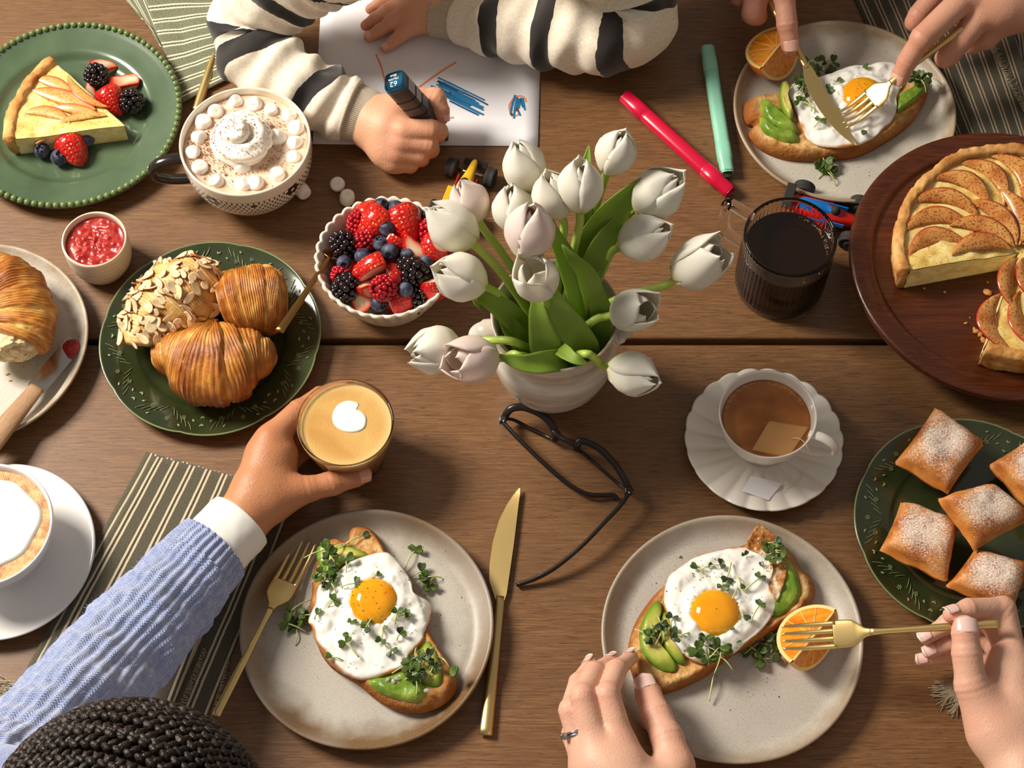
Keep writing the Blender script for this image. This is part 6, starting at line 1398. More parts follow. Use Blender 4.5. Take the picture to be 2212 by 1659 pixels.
# ---------------------------------------------------------------- markers
def rsq(xs, hw, e=3.2, seg=24):
    """rounded-square bar along x"""
    th = np.linspace(0, 2 * PI, seg, endpoint=False); c, s = np.cos(th), np.sin(th); r = (np.abs(c) ** e + np.abs(s) ** e) ** (-1 / e)
    V = []; 
    for x, h in zip(xs, hw):
        for k in range(seg): V.append((x, c[k] * r[k] * h, s[k] * r[k] * h))
    F = [tuple(f) for f in grid_faces(len(xs), seg, False, True)]; F += [tuple(range(seg))[::-1], tuple(range((len(xs) - 1) * seg, len(xs) * seg))]
    return me_from(V, [f[::-1] for f in F] if False else F)
def text_me(body, size, ext=.0001):
    c = bpy.data.curves.new('txt', 'FONT'); c.body = body; c.size = size; c.align_x = 'CENTER'; c.align_y = 'CENTER'; c.extrude = ext
    o = bpy.data.objects.new('txt', c); COL.objects.link(o); dg = bpy.context.evaluated_depsgraph_get(); me = bpy.data.meshes.new_from_object(o.evaluated_get(dg)); bpy.data.objects.remove(o, do_unlink=True); bpy.data.curves.remove(c); return me
def marker(name, label, p0, p1, w, mat, roll=0.0):
    t = thing(name, label, 'marker'); L = framed(t, p0, p1, (0, 0, 1), roll); h = w / 2
    ob('barrel', rsq([L * .20, L * .22, L * .76, L * .78], [h * .90, h * .96, h * .96, h * .90]), mm(mat), t)
    ob('cap', rsq([0, .0015, L * .09, L * .10, L * .205, L * .21], [h * .84, h * .93, h * .95, h * 1.0, h * 1.0, h * .93]), mm(mat), t)
    ob('cap', rsq([L * .77, L * .775, L * .89, L * .90, L * .985, L - .0012, L], [h * .92, h * 1.0, h * 1.0, h * .90, h * .90, h * .84, h * .70]), mm(mat), t)
    return t, L
marker('pink_marker', 'hot pink marker pen pointing at the glass mug handle', P(1349, 208, .0085), P(1578, 416, .0085), .0170, 'pink_plastic', .3)
mk_, L = marker('mint_marker', 'mint green marker pen lying beside the top right plate', P(1528, 104, .0080), P(1571, 376, .0080), .0160, 'mint_plastic')
o = ob('number_print', text_me('171', .0052), mm('dark_print'), mk_, (L - .0030, 0, .0069), (0, 0, -PI / 2))
bm_, L = None, None
t = thing('blue_marker', 'dark marker with teal end cap gripped by the child', 'marker'); q0, q1 = P(851, 174, .108), P(966, 302, .0022)
L = framed(t, q0, q1, (0, -.5, 1), .7); h = .0112; roll_ = .7
ob('barrel', rsq([.006, .007, L * .70, L * .74], [h, h * 1.0, h * .98, h * .8], 5.5), mm('charcoal_plastic'), t)
ob('end_cap', rsq([-.0008, 0, .0058, .0064], [h * .90, h * .98, h * 1.02, h], 5.5), mm('teal_plastic'), t)
ob('nib_holder', rsq([L * .73, L * .80, L * .95, L * .99], [h * .8, h * .6, h * .42, h * .2]), mm('charcoal_plastic'), t)
for z0, z1, nm_, mt_ in ((.010, .0235, 'label_patch', 'grey_print'), (.027, .037, 'label_patch', 'grey_print'), (.040, .052, 'label_patch', 'teal_plastic')):
    ob(nm_, me_from(*box_vf(z1 - z0, .0002, .0150, ((z0 + z1) / 2, -.0 if False else .0115, 0)), smooth=False), mm(mt_), t)
for k_ in range(3):
    x_ = .0245 + .0135 * k_; ob('grip_ring', rsq([x_, x_ + .0012], [h * 1.025, h * 1.025], 5.5), mm('black_plastic'), t)
bpy.context.view_layer.update()
nrm = (q0 - q1).normalized(); ty = Vector((0.05, -1, 0)); ty = (ty - nrm * ty.dot(nrm)).normalized(); tx = ty.cross(nrm)      # the print reads upside down from the front
MW = Matrix((tx, ty, nrm)).transposed().to_4x4(); PI_ = t.matrix_world.inverted()
for tx_, sz_, of_ in (('62', .0088, .0046), ('Marine', .0042, -.0012), ('Blue', .0042, -.0056)):
    o = ob('print', text_me(tx_, sz_, .00008), mm('white_print'), t); M = MW.copy(); M.translation = q0 + nrm * .0010 + ty * of_
    L_ = PI_ @ M; o.location = L_.to_translation(); o.rotation_euler = L_.to_euler()
# ---------------------------------------------------------------- eyeglasses
g = thing('eyeglasses', 'black framed reading glasses lying open in front of the vase', 'glasses', P(1220, 1070, 0))
HT, HB = .024, .0035
l1t = [(1088, 906, .013), (1094, 894, .018), (1106, 882, .023), (1132, 880, HT), (1166, 893, HT), (1190, 914, .022), (1200, 940, .015), (1198, 951, .008)]; l1b = [(1198, 951, .008), (1180, 942, HB), (1150, 928, HB), (1112, 908, .006), (1090, 904, .014)]
l2t = [(1244, 972, .014), (1247, 960, .020), (1258, 953, .023), (1292, 967, HT), (1326, 1000, HT), (1350, 1038, .023), (1362, 1062, .018)]; l2b = [(1362, 1068, .010), (1340, 1048, HB), (1300, 1014, HB), (1262, 980, .004), (1246, 972, .012)]
for tp_, bt_ in ((l1t, l1b), (l2t, l2b)):
    a = spline(PA(tp_), 40); b = spline(PA(bt_), 30)
    ob('rim', sw(a, .0038, 10, ry=.0026), mm('glasses_frame'), g, world=True); ob('lower_rim', sw(b, .0019, 8), mm('glasses_frame'), g, world=True)
    bb = b[::-1]; n = 20; A_ = spline(PA(tp_), n); B_ = spline(PA(bt_)[::-1], n); V = np.stack([A_ * (1 - w) + B_ * w for w in np.linspace(0.02, .98, 6)], 1).reshape(-1, 3); o = ob('lens', me_from(V, grid_faces(n, 6)), mm('lens'), g, world=True); mod_solid(o, .0012, 0)
ob('bridge', sw(spline(PA([(1196, 930, .019), (1212, 946, .019), (1228, 953, .020), (1248, 962, .019)]), 20), [.0040] * 5 + [.0028] * 10 + [.0036] * 5, 10, ry=.003), mm('glasses_frame'), g, world=True)
def temple(pts, w): ob('temple', sw(spline(PA(pts), 50), .0021, 10, ry=np.interp(np.linspace(0, 1, 50), [0, .1, .6, .8, 1], [.0040, .0038, .0030, .0040, .0028]), reset_up=True), mm('glasses_frame'), g, world=True)
temple([(1086, 912, .018), (1120, 948, .018), (1180, 1006, .015), (1230, 1048, .011), (1270, 1068, .008), (1305, 1070, .006), (1326, 1070, .005), (1334, 1080, .004)], 1)
temple([(1358, 1066, .022), (1340, 1092, .022), (1310, 1124, .020), (1260, 1176, .018), (1205, 1222, .013), (1160, 1248, .008), (1116, 1264, .004)], 1)
for x, y, z_ in ((1086, 908, .019), (1357, 1062, .022)):
    v, f = box_vf(.0065, .006, .008, tuple(P(x, y, z_))); o = ob('hinge', me_from(v, f, False), mm('black_plastic'), g, world=True); mod_bevel(o, .001)
    v, f, _ = sweep(A(tuple(P(x + 2, y + 2, z_ + .001)), tuple(P(x + 2, y + 2, z_ + .0046))), .0011, 8); ob('screw', me_from(v, f), mm('steel'), g, world=True)
# ---------------------------------------------------------------- toy racing cars
def toy(label, c, yaw, cols, s=1.0):
    t = thing('toy_racing_car', label, 'toy car', c, None, yaw)
    def bx(nm, sx, sy, sz, p, m_): o = ob(nm, me_from(*box_vf(sx * s, sy * s, sz * s, tuple(q * s for q in p)), smooth=False), mm(m_), t); mod_bevel(o, .001); return o
    xs = np.array([-.032, -.028, -.010, .006, .022, .034, .037]) * s; ob('body', rsq(xs, np.array([.006, .009, .0095, .0075, .0045, .003, .0015]) * s, 2.6), mm(cols[0]), t, (0, 0, .0105 * s))
    ob('engine_cover', rsq(np.array([-.026, -.022, -.004, .004]) * s, np.array([.003, .005, .0055, .002]) * s, 2.4), mm(cols[1]), t, (0, 0, .0175 * s))
    for sy in (-1, 1): bx('side_stripe', .040, .0012, .005, (-.004, sy * .0088, .0125), cols[1]); bx('sidepod', .026, .007, .008, (-.010, sy * .0115, .0085), cols[0])
    v, f = ell(10, 7, (.0042 * s, .0042 * s, .0045 * s), (.006 * s, 0, .0195 * s)); ob('driver_helmet', me_from(v, f), mm(cols[2]), t)
    bx('rear_wing', .008, .024, .0015, (-.034, 0, .024), cols[2]); bx('front_wing', .007, .022, .0014, (.037, 0, .0055), cols[2]); bx('wing_post', .004, .003, .012, (-.033, 0, .018), 'rubber')
    for x in (-.024, .024):
        ob('axle', sw(A((x * s, -.020 * s, .0088 * s), (x * s, 0, .0088 * s), (x * s, .020 * s, .0088 * s)), .0014 * s, 8), mm('steel'), t)
        for sy in (-1, 1):
            me = lathe(smooth_prof([(.0005, .0050), (.004, .0050), (.0048, .0038), (.0085, .0044), (.0092, .0030), (.0088, .0), (.0092, -.0030), (.0085, -.0044), (.0048, -.0038), (.004, -.0050), (.0005, -.0050)], 30), 28)
            ob('wheel', me, mm('rubber'), t, (x * s, sy * .0185 * s, .0092 * s), (PI / 2, 0, 0), s)
    return t
toy('toy racing car with yellow nose behind the fruit bowl', P(1000, 430, 0), math.radians(72), ('toy_yellow', 'toy_red', 'rubber'), 1.15)
toy('red and blue toy racing car between the glass mug and the board', P(1782, 478, 0), math.radians(-18), ('toy_red', 'toy_blue', 'rubber'), 1.25)
# ---------------------------------------------------------------- people: bodies grown as one smooth surface from joints
def J(px, py, h): return np.array(tuple(P(px, py, h)), dtype=np.float32)
def person_mesh(hands, chains, h=.0013, hc=.0075, kp=.014, kf=.0035):
    """hands: [(fingers, palm, arm)] chains of (px,py,h,r) knuckle to tip; chains: [(blend, [(xyz, r)...])] for trunk, neck, head: ONE surface"""
    cv = lambda ch: [(J(*q[:3]), q[3]) for q in ch]
    hs = [([cv(c) for c in f], [cv(c) for c in p], [cv(c) for c in a]) for f, p, a in hands]
    cs = [(k, [(np.array(p, dtype=np.float32), r) for p, r in c]) for k, c in chains]
    fine = []; pts = []
    for f, p, a in hs:
        q = np.array([x for c in f + p for x, _ in c]); r = np.array([y for c in f + p for _, y in c])[:, None]; fine.append(((q - r).min(0), (q + r).max(0)))
        pts += [(x, y) for c in f + p + a for x, y in c]
    pts += [x for _, c in cs for x in c]
    q = np.array([x for x, _ in pts]); r = np.array([y for _, y in pts])[:, None]; F = Field((q - r).min(0), (q + r).max(0), h, fine, hc); G = F.new()
    for f, p, a in hs:
        for c in p + a:
            for (x, rx), (y, ry) in zip(c[:-1], c[1:]): F.cone(G, x, y, rx, ry, kp)
    for k, c in cs:
        for (x, rx), (y, ry) in zip(c[:-1], c[1:]): F.cone(G, x, y, rx, ry, k)
    fs = [c for f, _, _ in hs for c in f]; H = F.new()
    for c in fs:
        lo = np.array([x for x, _ in c]).min(0) - .03; hi = np.array([x for x, _ in c]).max(0) + .03
        sl = tuple(slice(int(np.searchsorted(F.ax[i], lo[i])), int(np.searchsorted(F.ax[i], hi[i]))) for i in range(3)); K = np.full(F.n, .05, dtype=np.float32)
        for i, ((x, rx), (y, ry)) in enumerate(zip(c[:-1], c[1:])): F.cone(K, x, y, rx * (1.0 if i == 0 else .95), ry * (1.07 if i < len(c) - 2 else 1), .003)
        H[sl] = smin(H[sl], K[sl], .0012)
    G = smin(G, H, kf * 2.2); V, Q = F.mesh(G); V = lap(V, Q, 3, .5); fl = np.zeros(len(V)); nr = np.zeros(len(V))
    for c in fs:
        for i, (p, r) in enumerate(c):
            d2 = ((V - p) ** 2).sum(1); fl = np.maximum(fl, (.55 if i < 3 else .75) * np.exp(-d2 / (2 * (r * 1.05) ** 2)))
            if 0 < i < len(c) - 1:      # knuckle wrinkles: fine transverse grooves
                ax = c[i + 1][0] - c[i - 1][0]; ax = ax / np.linalg.norm(ax); t = (V - p) @ ax; nr += np.exp(-d2 / (r * 1.35) ** 2) * np.exp(-(t / (r * .6)) ** 2) * np.cos(t / .0010)
    V = V + vert_normals(V, Q) * (nr * .00032)[:, None]
    return V, Q, fl
def trunk(sh, shL, shR, face, head, hip, s=1.0):
    """chains for a seated trunk, neck and head with brow, nose and jaw; face: unit vector the head looks along"""
    sh, shL, shR, f, hd, hip = (np.array(q, dtype=float) for q in (sh, shL, shR, face, head, hip)); up = np.array((0, 0, 1.0))
    return [(.05, [(sh - up * .05 * s, .095 * s), (hip, .115 * s)]), (.05, [(shL, .050 * s), (sh, .060 * s), (shR, .050 * s)]), (.03, [(sh, .045 * s), (hd - up * .055 * s - f * .02 * s, .045 * s)]),
            (.03, [(hd + up * .018 * s - f * .012 * s, .082 * s), (hd + f * .022 * s - up * .015 * s, .066 * s), (hd + f * .040 * s - up * .070 * s, .038 * s)]), (.012, [(hd + f * .086 * s + up * .004 * s, .007 * s), (hd + f * .100 * s - up * .024 * s, .011 * s)]),
            (.012, [(hd + f * .080 * s - up * .058 * s + np.cross(f, up) * .014 * s, .006 * s), (hd + f * .080 * s - up * .058 * s - np.cross(f, up) * .014 * s, .006 * s)])] + [(.008, [(hd + np.cross(f, up) * e * .080 * s + up * .01, .013 * s), (hd + np.cross(f, up) * e * .080 * s - up * .020, .010 * s)]) for e in (-1, 1)]
def garment(name, parent, chains, mat, h=.009):
    cs = [(k, [(np.array(p, dtype=np.float32), r) for p, r in c]) for k, c in chains]; q = np.array([x for _, c in cs for x, _ in c]); r = np.array([y for _, c in cs for _, y in c])[:, None]; F = Field((q - r).min(0), (q + r).max(0), h); G = F.new()
    for k, c in cs:
        for (x, rx), (y, ry) in zip(c[:-1], c[1:]): F.cone(G, x, y, rx, ry, k)
    V, Q = F.mesh(G); V = lap(V, Q, 2, .5); V = V + vert_normals(V, Q) * (.005 * fbm(V, 22, 3, 5))[:, None]; me = me_from(V, Q); return ob(name, me, mm(mat), parent, world=True)
def face_parts(parent, head, face, s, hairmat, hair=True):
    hd, f = np.array(head, dtype=float), np.array(face, dtype=float); up = np.array((0, 0, 1.0)); sd = np.cross(f, up)
    for e in (-1, 1):
        v, g = ell(12, 9, (.0125 * s,) * 3, hd + f * .070 * s + sd * e * .032 * s); ob('eye', me_from(v, g), mm('porcelain_cool'), parent, world=True)
        v, g = ell(10, 6, (.006 * s,) * 3, hd + f * .0785 * s + sd * e * .032 * s); ob('iris', me_from(v, g), mm('hair'), parent, world=True)
    ob('lips', sw(spline(np.array([hd + f * .079 * s - up * .058 * s + sd * q * .020 * s + f * (.006 * s * (1 - q * q)) for q in np.linspace(-1, 1, 7)]), 16), .0045 * s, 8), mm('raspberry_core'), parent, world=True)
    if hair:
        V, F_ = ell(36, 24, (.098 * s, .098 * s, .096 * s), hd + up * .022 * s - f * .020 * s); V = V + (fbm(V, 60, 3, 2) * .005)[:, None] * (V - hd) / .1; ob('hair', me_from(V, F_), mm(hairmat), parent, world=True)
def vert_normals(V, Q):
    a, b, c, d = (V[Q[:, i]] for i in range(4)); n = np.cross(c - a, d - b); out = np.zeros_like(V)
    for i in range(4):
        for j in range(3): out[:, j] += np.bincount(Q[:, i], n[:, j], len(V))
    return out / (np.linalg.norm(out, axis=1)[:, None] + 1e-12)
def nail(parent, dip, tip, r, up, mat, ln=.011, wid=.78, back=.35, tipmat=None, stick=.0):
    """curved nail plate on the dorsal side of the last joint"""
    a, b = J(*dip[:3]).astype(float), J(*tip[:3]).astype(float); ax = b - a; ax /= np.linalg.norm(ax); u = np.array(up, dtype=float); u -= ax * (u @ ax); u /= np.linalg.norm(u); s = np.cross(ax, u); V = []; n, m = 12, 11
    for i in range(n):
        t = i / (n - 1.0); x = -ln * back + ln * t
        w = 1.05 * wid * min(1.0, (1 - abs(2 * t - 1) ** 4) ** .45 + .12) if (i in (0, n - 1) or True) else wid
        for j in range(m):
            q = (j / (m - 1.0)) * 2 - 1; ang = q * w; rr = r * (1.10 - .10 * max(0, t - .45)); V.append(b + ax * x + (u * math.cos(ang) * .96 + s * math.sin(ang)) * rr)
    F = grid_faces(n, m); me = me_from(V, F); o = ob('fingernail', me, mm(mat), parent, world=True); mod_solid(o, .0006, 0)
    if tipmat:
        V2 = np.array(V).reshape(n, m, 3)[-3:] + u * .0003 + ax * .0006; o = ob('nail_tip', me_from(V2.reshape(-1, 3), grid_faces(3, m)), mm(tipmat), o); mod_solid(o, .0006, 0)
    return o
def body(parent, mesh, mat, name='body'):
    me = me_from(mesh[0], mesh[1]); attr(me, 'flush', mesh[2]); return ob(name, me, mm(mat), parent, world=True)
CAMV = np.array((0, -.45, .89))
# ---- woman in the blue sweater (front left)
wo = thing('person', 'person with dark braids in a fuzzy blue sweater holding the latte glass', 'person', P(-60, 1760, 0))
fi = [(585, 946, .060, .0125), (646, 888, .055, .0108), (692, 856, .048, .0092), (742, 842, .042, .0078)]
fm = [(578, 958, .046, .0125), (652, 902, .036, .0105), (696, 870, .032, .0090), (745, 853, .028, .0076)]
fr = [(585, 985, .030, .0115), (662, 928, .022, .0098), (700, 892, .018, .0084), (742, 872, .016, .0072)]
fp = [(600, 1012, .020, .0100), (664, 968, .012, .0088), (698, 930, .010, .0076), (725, 905, .010, .0066)]
ft = [(625, 1066, .046, .0140), (668, 1056, .046, .0118), (718, 1044, .045, .0112), (768, 1030, .043, .0092), (786, 1025, .042, .0080)]
pal = [[(516, 1130, .045, .0215), (556, 1060, .047, .0220), (580, 985, .050, .0195), (588, 950, .052, .0150)], [(530, 1122, .042, .0200), (590, 1078, .045, .0180), (632, 1062, .046, .0140)], [(545, 1085, .034, .018), (580, 1000, .030, .0155)], [(590, 1040, .046, .0165), (606, 985, .050, .0150)]]
WH, WF = tuple(P(287, 1838, .45)), (0, .80, -.60)
wch = trunk((-.24, -.62, .27), (-.385, -.60, .26), (-.095, -.62, .26), (0, 1, 0), (WH[0], WH[1] - .035, WH[2] - .045), (-.24, -.68, -.22))
body(wo, person_mesh([([fi, fm, fr, fp, ft], pal, [[(516, 1130, .045, .0215), (455, 1195, .052, .0210), (330, 1330, .08, .022)]])], wch + [(.012, [(J(330, 1330, .08), .022), (J(60, 1620, .18), .024), ((-.385, -.60, .26), .048)]), (.03, [((-.095, -.62, .26), .046), ((-.04, -.66, .02), .038), ((-.12, -.48, -.10), .030)])]), 'skin_brown')
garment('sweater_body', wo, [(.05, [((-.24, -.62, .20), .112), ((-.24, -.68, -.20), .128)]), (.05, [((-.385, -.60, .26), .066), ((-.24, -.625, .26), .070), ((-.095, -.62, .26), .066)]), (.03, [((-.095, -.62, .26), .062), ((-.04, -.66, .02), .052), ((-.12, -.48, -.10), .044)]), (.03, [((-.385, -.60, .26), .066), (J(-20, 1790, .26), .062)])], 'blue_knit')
nail(wo, ft[3], ft[4], .0088, (.12, -.45, .8), 'nail_brown', .0125, .85, .55)
def sleeve(name, path, rads, mat, parent, nn=120, seg=64, disp=None, bands=None, up=(0, 0, 1), flat=.92, caps=True):
    pts = spline(PA(path), nn); r = np.interp(np.linspace(0, 1, nn), np.linspace(0, 1, len(rads)), rads); r = np.convolve(np.r_[[r[0]] * 4, r, [r[-1]] * 4], np.ones(9) / 9, 'valid')
    v, f, uv = sweep(pts, r, seg, ry=r * flat, up=up, disp=disp, caps=caps); zmin = .0015; v[:, 2] = np.maximum(v[:, 2], zmin + .002 * 0); me = me_from(v, f, True, uv)
    if bands is not None:
        L = np.r_[0, np.cumsum(np.linalg.norm(np.diff(pts, axis=0), axis=1))]; V0 = v[:nn * seg].reshape(nn, seg, 3); th = np.linspace(0, 2 * PI, seg, endpoint=False); b = np.zeros((nn, seg))
        for (px, py, h, w, sl) in bands:
            p = np.array(tuple(P(px, py, h))); s0 = L[np.linalg.norm(pts - p, axis=1).argmin()]
            s = L[:, None] + sl * np.cos(th)[None] + .003 * fbm(V0, 25, 2, 7); b = np.maximum(b, np.clip((w / 2 - np.abs(s - s0)) / .0016 + .5, 0, 1))
        attr(me, 'band', np.r_[b.ravel(), 0, 0] if caps else b.ravel())
    return ob(name, me, mm(mat), parent, world=True)
def folds(amp, fq, seed, lng=0.0, env0=.06):
    def d(U, T, V, N):
        e = np.clip(np.minimum(U, 1.02 - U) / env0, 0, 1); return e * (amp * fbm(V * np.array((1, 1, .8)), fq, 3, seed) + lng * np.sin(U * 70 + 2.2 * np.cos(T + seed) + 3 * vn(V, 14, seed)))
    return d
sleeve('shirt_cuff', [(519, 1126, .046), (490, 1156, .048), (440, 1206, .052)], [.0325, .0335, .0335], 'white_cotton', wo, 40, 64, folds(.0012, 40, 3, 0, .2))
def ribs(n, amp, more=None):
    def d(U, T, V, N): return amp * np.cos(n * T) * np.ones_like(U) + (more(U, T, V, N) if more else 0)
    return d
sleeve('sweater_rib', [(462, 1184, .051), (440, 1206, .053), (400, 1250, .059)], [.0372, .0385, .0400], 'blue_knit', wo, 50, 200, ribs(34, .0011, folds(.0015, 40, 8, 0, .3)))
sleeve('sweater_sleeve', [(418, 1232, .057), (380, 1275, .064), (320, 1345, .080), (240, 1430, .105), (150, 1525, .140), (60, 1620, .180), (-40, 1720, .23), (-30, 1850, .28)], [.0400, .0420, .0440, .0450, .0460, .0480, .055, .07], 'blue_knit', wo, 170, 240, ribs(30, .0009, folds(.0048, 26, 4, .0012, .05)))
# fuzz on the sleeve: short strands
rng = np.random.default_rng(3); so = [o for o in wo.children if o.name.startswith('sweater_sleeve')][0]; nv = len(so.data.vertices); co = np.empty(nv * 3, dtype=np.float32); so.data.vertices.foreach_get('co', co); co = co.reshape(-1, 3); no = np.empty(nv * 3, dtype=np.float32); so.data.vertices.foreach_get('normal', no); no = no.reshape(-1, 3)
idx = rng.choice(nv, 5000, replace=False); idx = idx[no[idx, 2] > -.2]; p = co[idx]; d = no[idx] + rng.normal(0, .55, (len(idx), 3)); d /= np.linalg.norm(d, axis=1)[:, None]; ln = rng.uniform(.002, .0055, (len(idx), 1)); sd = np.cross(d, rng.normal(0, 1, (len(idx), 3))); sd /= np.linalg.norm(sd, axis=1)[:, None]; w_ = .00014
V = np.stack([p - sd * w_, p + sd * w_, p + d * ln + no[idx] * .0], 1).reshape(-1, 3); F = np.arange(len(V)).reshape(-1, 3)
o = ob('sweater_fuzz', me_from(V, F), mm('blue_fuzz'), wo, world=True); o['kind'] = 'stuff'
# head seen from above: scalp and cornrow braids
HC = np.array(tuple(P(287, 1838, .45))); HR = .0925
face_parts(wo, (WH[0], WH[1] - .035, WH[2] - .045), (0, 1, 0), 1.0, 'hair', False)
v, f = ell(40, 28, (HR * .97, HR * 1.00, HR * 1.00), HC + np.array((0, -.006, .012))); ob('scalp', me_from(v, f), mm('scalp'), wo, world=True)
rng = random.Random(6); hr = thing  # braids are parts of the person
for b_ in range(23):
    phi = math.radians(-10 + b_ * 6.6); parts = []; n = int(PI * HR / .0034); wob = rng.uniform(-.05, .05)
    for i in range(6, n - 6):
        t_ = PI * i / n; ph = phi + .30 * math.cos(t_) + wob * math.sin(3 * t_)
        c = np.array((math.cos(t_), math.sin(t_) * math.cos(ph), math.sin(t_) * math.sin(ph))); tg = np.array((-math.sin(t_), math.cos(t_) * math.cos(ph), math.cos(t_) * math.sin(ph))); sd = np.cross(c, tg); sd /= np.linalg.norm(sd)
        sgn = 1 if i % 2 else -1; s = rng.uniform(.85, 1.15) * (.55 + .45 * math.sin(t_)); d = tg * .8 - sd * sgn * .75; d /= np.linalg.norm(d); q = np.cross(c, d)
        parts.append(ell(7, 5, (.0050 * s, .0028 * s, .0030 * s), HC + np.array((0, -.006, .012)) + c * np.array((HR, HR * 1.02, HR * 1.02)) * 1.012 + sd * sgn * .0020 * s, np.stack([d, q, c], 1)))
    ob('braid', join_me(parts), mm('hair'), wo, world=True)
# ---- child in the striped sweatshirt (back)
ch = thing('person', 'child in a cream sweatshirt with black stripes drawing with a marker', 'person', P(950, -260, 0))
ci = [(874, 282, .050, .0122), (930, 280, .050, .0104), (948, 284, .040, .0092), (946, 296, .022, .0080)]
cm = [(868, 306, .042, .0120), (924, 312, .038, .0102), (930, 322, .024, .0090), (912, 322, .014, .0080)]
cr_ = [(860, 330, .032, .0115), (906, 336, .028, .0096), (910, 342, .016, .0084), (892, 340, .010, .0076)]
cp = [(852, 350, .022, .0105), (886, 354, .019, .0088), (886, 358, .011, .0078), (872, 354, .009, .0070)]
ct = [(862, 226, .046, .0135), (905, 214, .054, .0112), (940, 212, .054, .0108), (951, 240, .047, .0094), (953, 254, .043, .0082)]
pal = [[(795, 262, .030, .0225), (840, 280, .034, .0245), (866, 296, .036, .0190)], [(808, 250, .034, .020), (858, 232, .044, .0150)], [(800, 270, .026, .0205), (842, 325, .024, .0180), (852, 345, .020, .0120)]]
hB = ([ci, cm, cr_, cp, ct], pal, [[(795, 262, .030, .0225), (740, 236, .034, .0205), (660, 195, .042, .020), (560, 95, .055, .020)]])
c1 = [(892, 58, .018, .0092), (868, 74, .0150, .0076), (850, 90, .0105, .0066), (832, 104, .0078, .0056)]
c2 = [(880, 32, .021, .0098), (845, 50, .0180, .0082), (820, 66, .0125, .0070), (797, 80, .0085, .0060)]
c3 = [(874, 8, .021, .0098), (836, 24, .0185, .0082), (812, 40, .0130, .0072), (790, 55, .0088, .0062)]
c4_ = [(880, -18, .020, .0095), (845, -8, .018, .0080), (822, 6, .013, .0070), (800, 20, .009, .0060)]
c5 = [(920, -24, .018, .0105), (895, -50, .014, .0090), (870, -58, .010, .0075)]
hC = ([c1, c2, c3, c4_, c5], [[(945, 32, .022, .0185), (905, 40, .020, .0150)], [(945, 24, .022, .0185), (890, 22, .0205, .0145)], [(945, 10, .022, .0175), (890, -6, .020, .0140)]], [[(945, 30, .022, .0185), (1000, 34, .026, .018), (1080, 45, .034, .020), (1320, 50, .058, .022)]])
CHD, CF = (-.065, .555, .395), (0, -.86, -.5)
cch = trunk((-.065, .60, .22), (-.19, .57, .21), (.06, .57, .22), (0, -1, 0), CHD, (-.065, .72, -.20), .88)
body(ch, person_mesh([hB, hC], cch + [(.012, [(J(560, 95, .055), .020), (J(640, -60, .115), .022), ((-.19, .57, .21), .03)]), (.012, [(J(1320, 50, .058), .022), (J(1290, -120, .14), .024), ((.06, .57, .22), .03)])]), 'skin_child')
o = garment('sweatshirt_body', ch, [(.05, [((-.065, .60, .16), .096), ((-.065, .72, -.18), .115)]), (.05, [((-.19, .57, .21), .056), ((-.065, .60, .21), .060), ((.06, .57, .22), .056)]), (.03, [((-.19, .57, .21), .056), (J(740, -115, .155), .056)]), (.03, [((.06, .57, .22), .056), (J(1200, -160, .185), .056)])], 'sweatshirt')
nv = len(o.data.vertices); co = np.empty(nv * 3, dtype=np.float32); o.data.vertices.foreach_get('co', co); attr(o.data, 'band', np.clip((.0095 - np.abs((co.reshape(-1, 3)[:, 2] + 1.0) % .065 - .0095)) / .012 + .5, 0, 1))
face_parts(ch, CHD, (0, -1, 0), .88, 'hair')
nail(ch, ct[3], ct[4], .0086, (.75, .1, .55), 'nail_plain', .0095, .8, .5)
nail(ch, c1[2], c1[3], .0058, (.1, .1, 1), 'nail_plain', .0070, .8, .55); nail(ch, c2[2], c2[3], .0062, (.1, .1, 1), 'nail_plain', .0075, .8, .55)
sleeve('cuff_rib', [(808, 262, .031), (785, 250, .032), (752, 238, .034)], [.0285, .0305, .0330], 'rib_cream', ch, 40, 96, folds(.0012, 30, 2, 0, .2))
sleeve('sleeve', [(760, 240, .034), (735, 230, .036), (690, 206, .042), (630, 172, .048), (575, 128, .052), (548, 78, .056), (566, 12, .080), (640, -60, .115), (760, -130, .16)], [.0345, .0395, .0415, .0435, .0470, .0500, .0540, .0580, .06], 'sweatshirt', ch, 170, 110, folds(.0062, 17, 11, .0030, .05),
       bands=[(688, 206, .042, .0165, .010), (574, 128, .052, .0175, .012), (550, 62, .060, .0160, -.006), (600, -22, .095, .0170, -.01), (690, -90, .13, .017, -.01)], flat=.95)
sleeve('cuff_rib', [(932, 34, .023), (955, 36, .024), (1006, 42, .028)], [.0235, .0250, .0265], 'rib_cream', ch, 40, 96, folds(.0010, 30, 6, 0, .2))
sleeve('sleeve', [(1000, 42, .028), (1024, 46, .034), (1080, 54, .042), (1180, 62, .050), (1280, 62, .055), (1345, 36, .060), (1350, -40, .090), (1290, -120, .14), (1180, -170, .19)], [.0280, .0370, .0430, .0480, .0530, .0560, .0580, .0600, .062], 'sweatshirt', ch, 170, 110, folds(.0058, 17, 19, .0026, .05),
       bands=[(1070, 52, .041, .0170, -.004), (1190, 62, .050, .0180, .004), (1318, 48, .058, .0180, .012), (1352, -36, .088, .018, .01)], flat=.95)
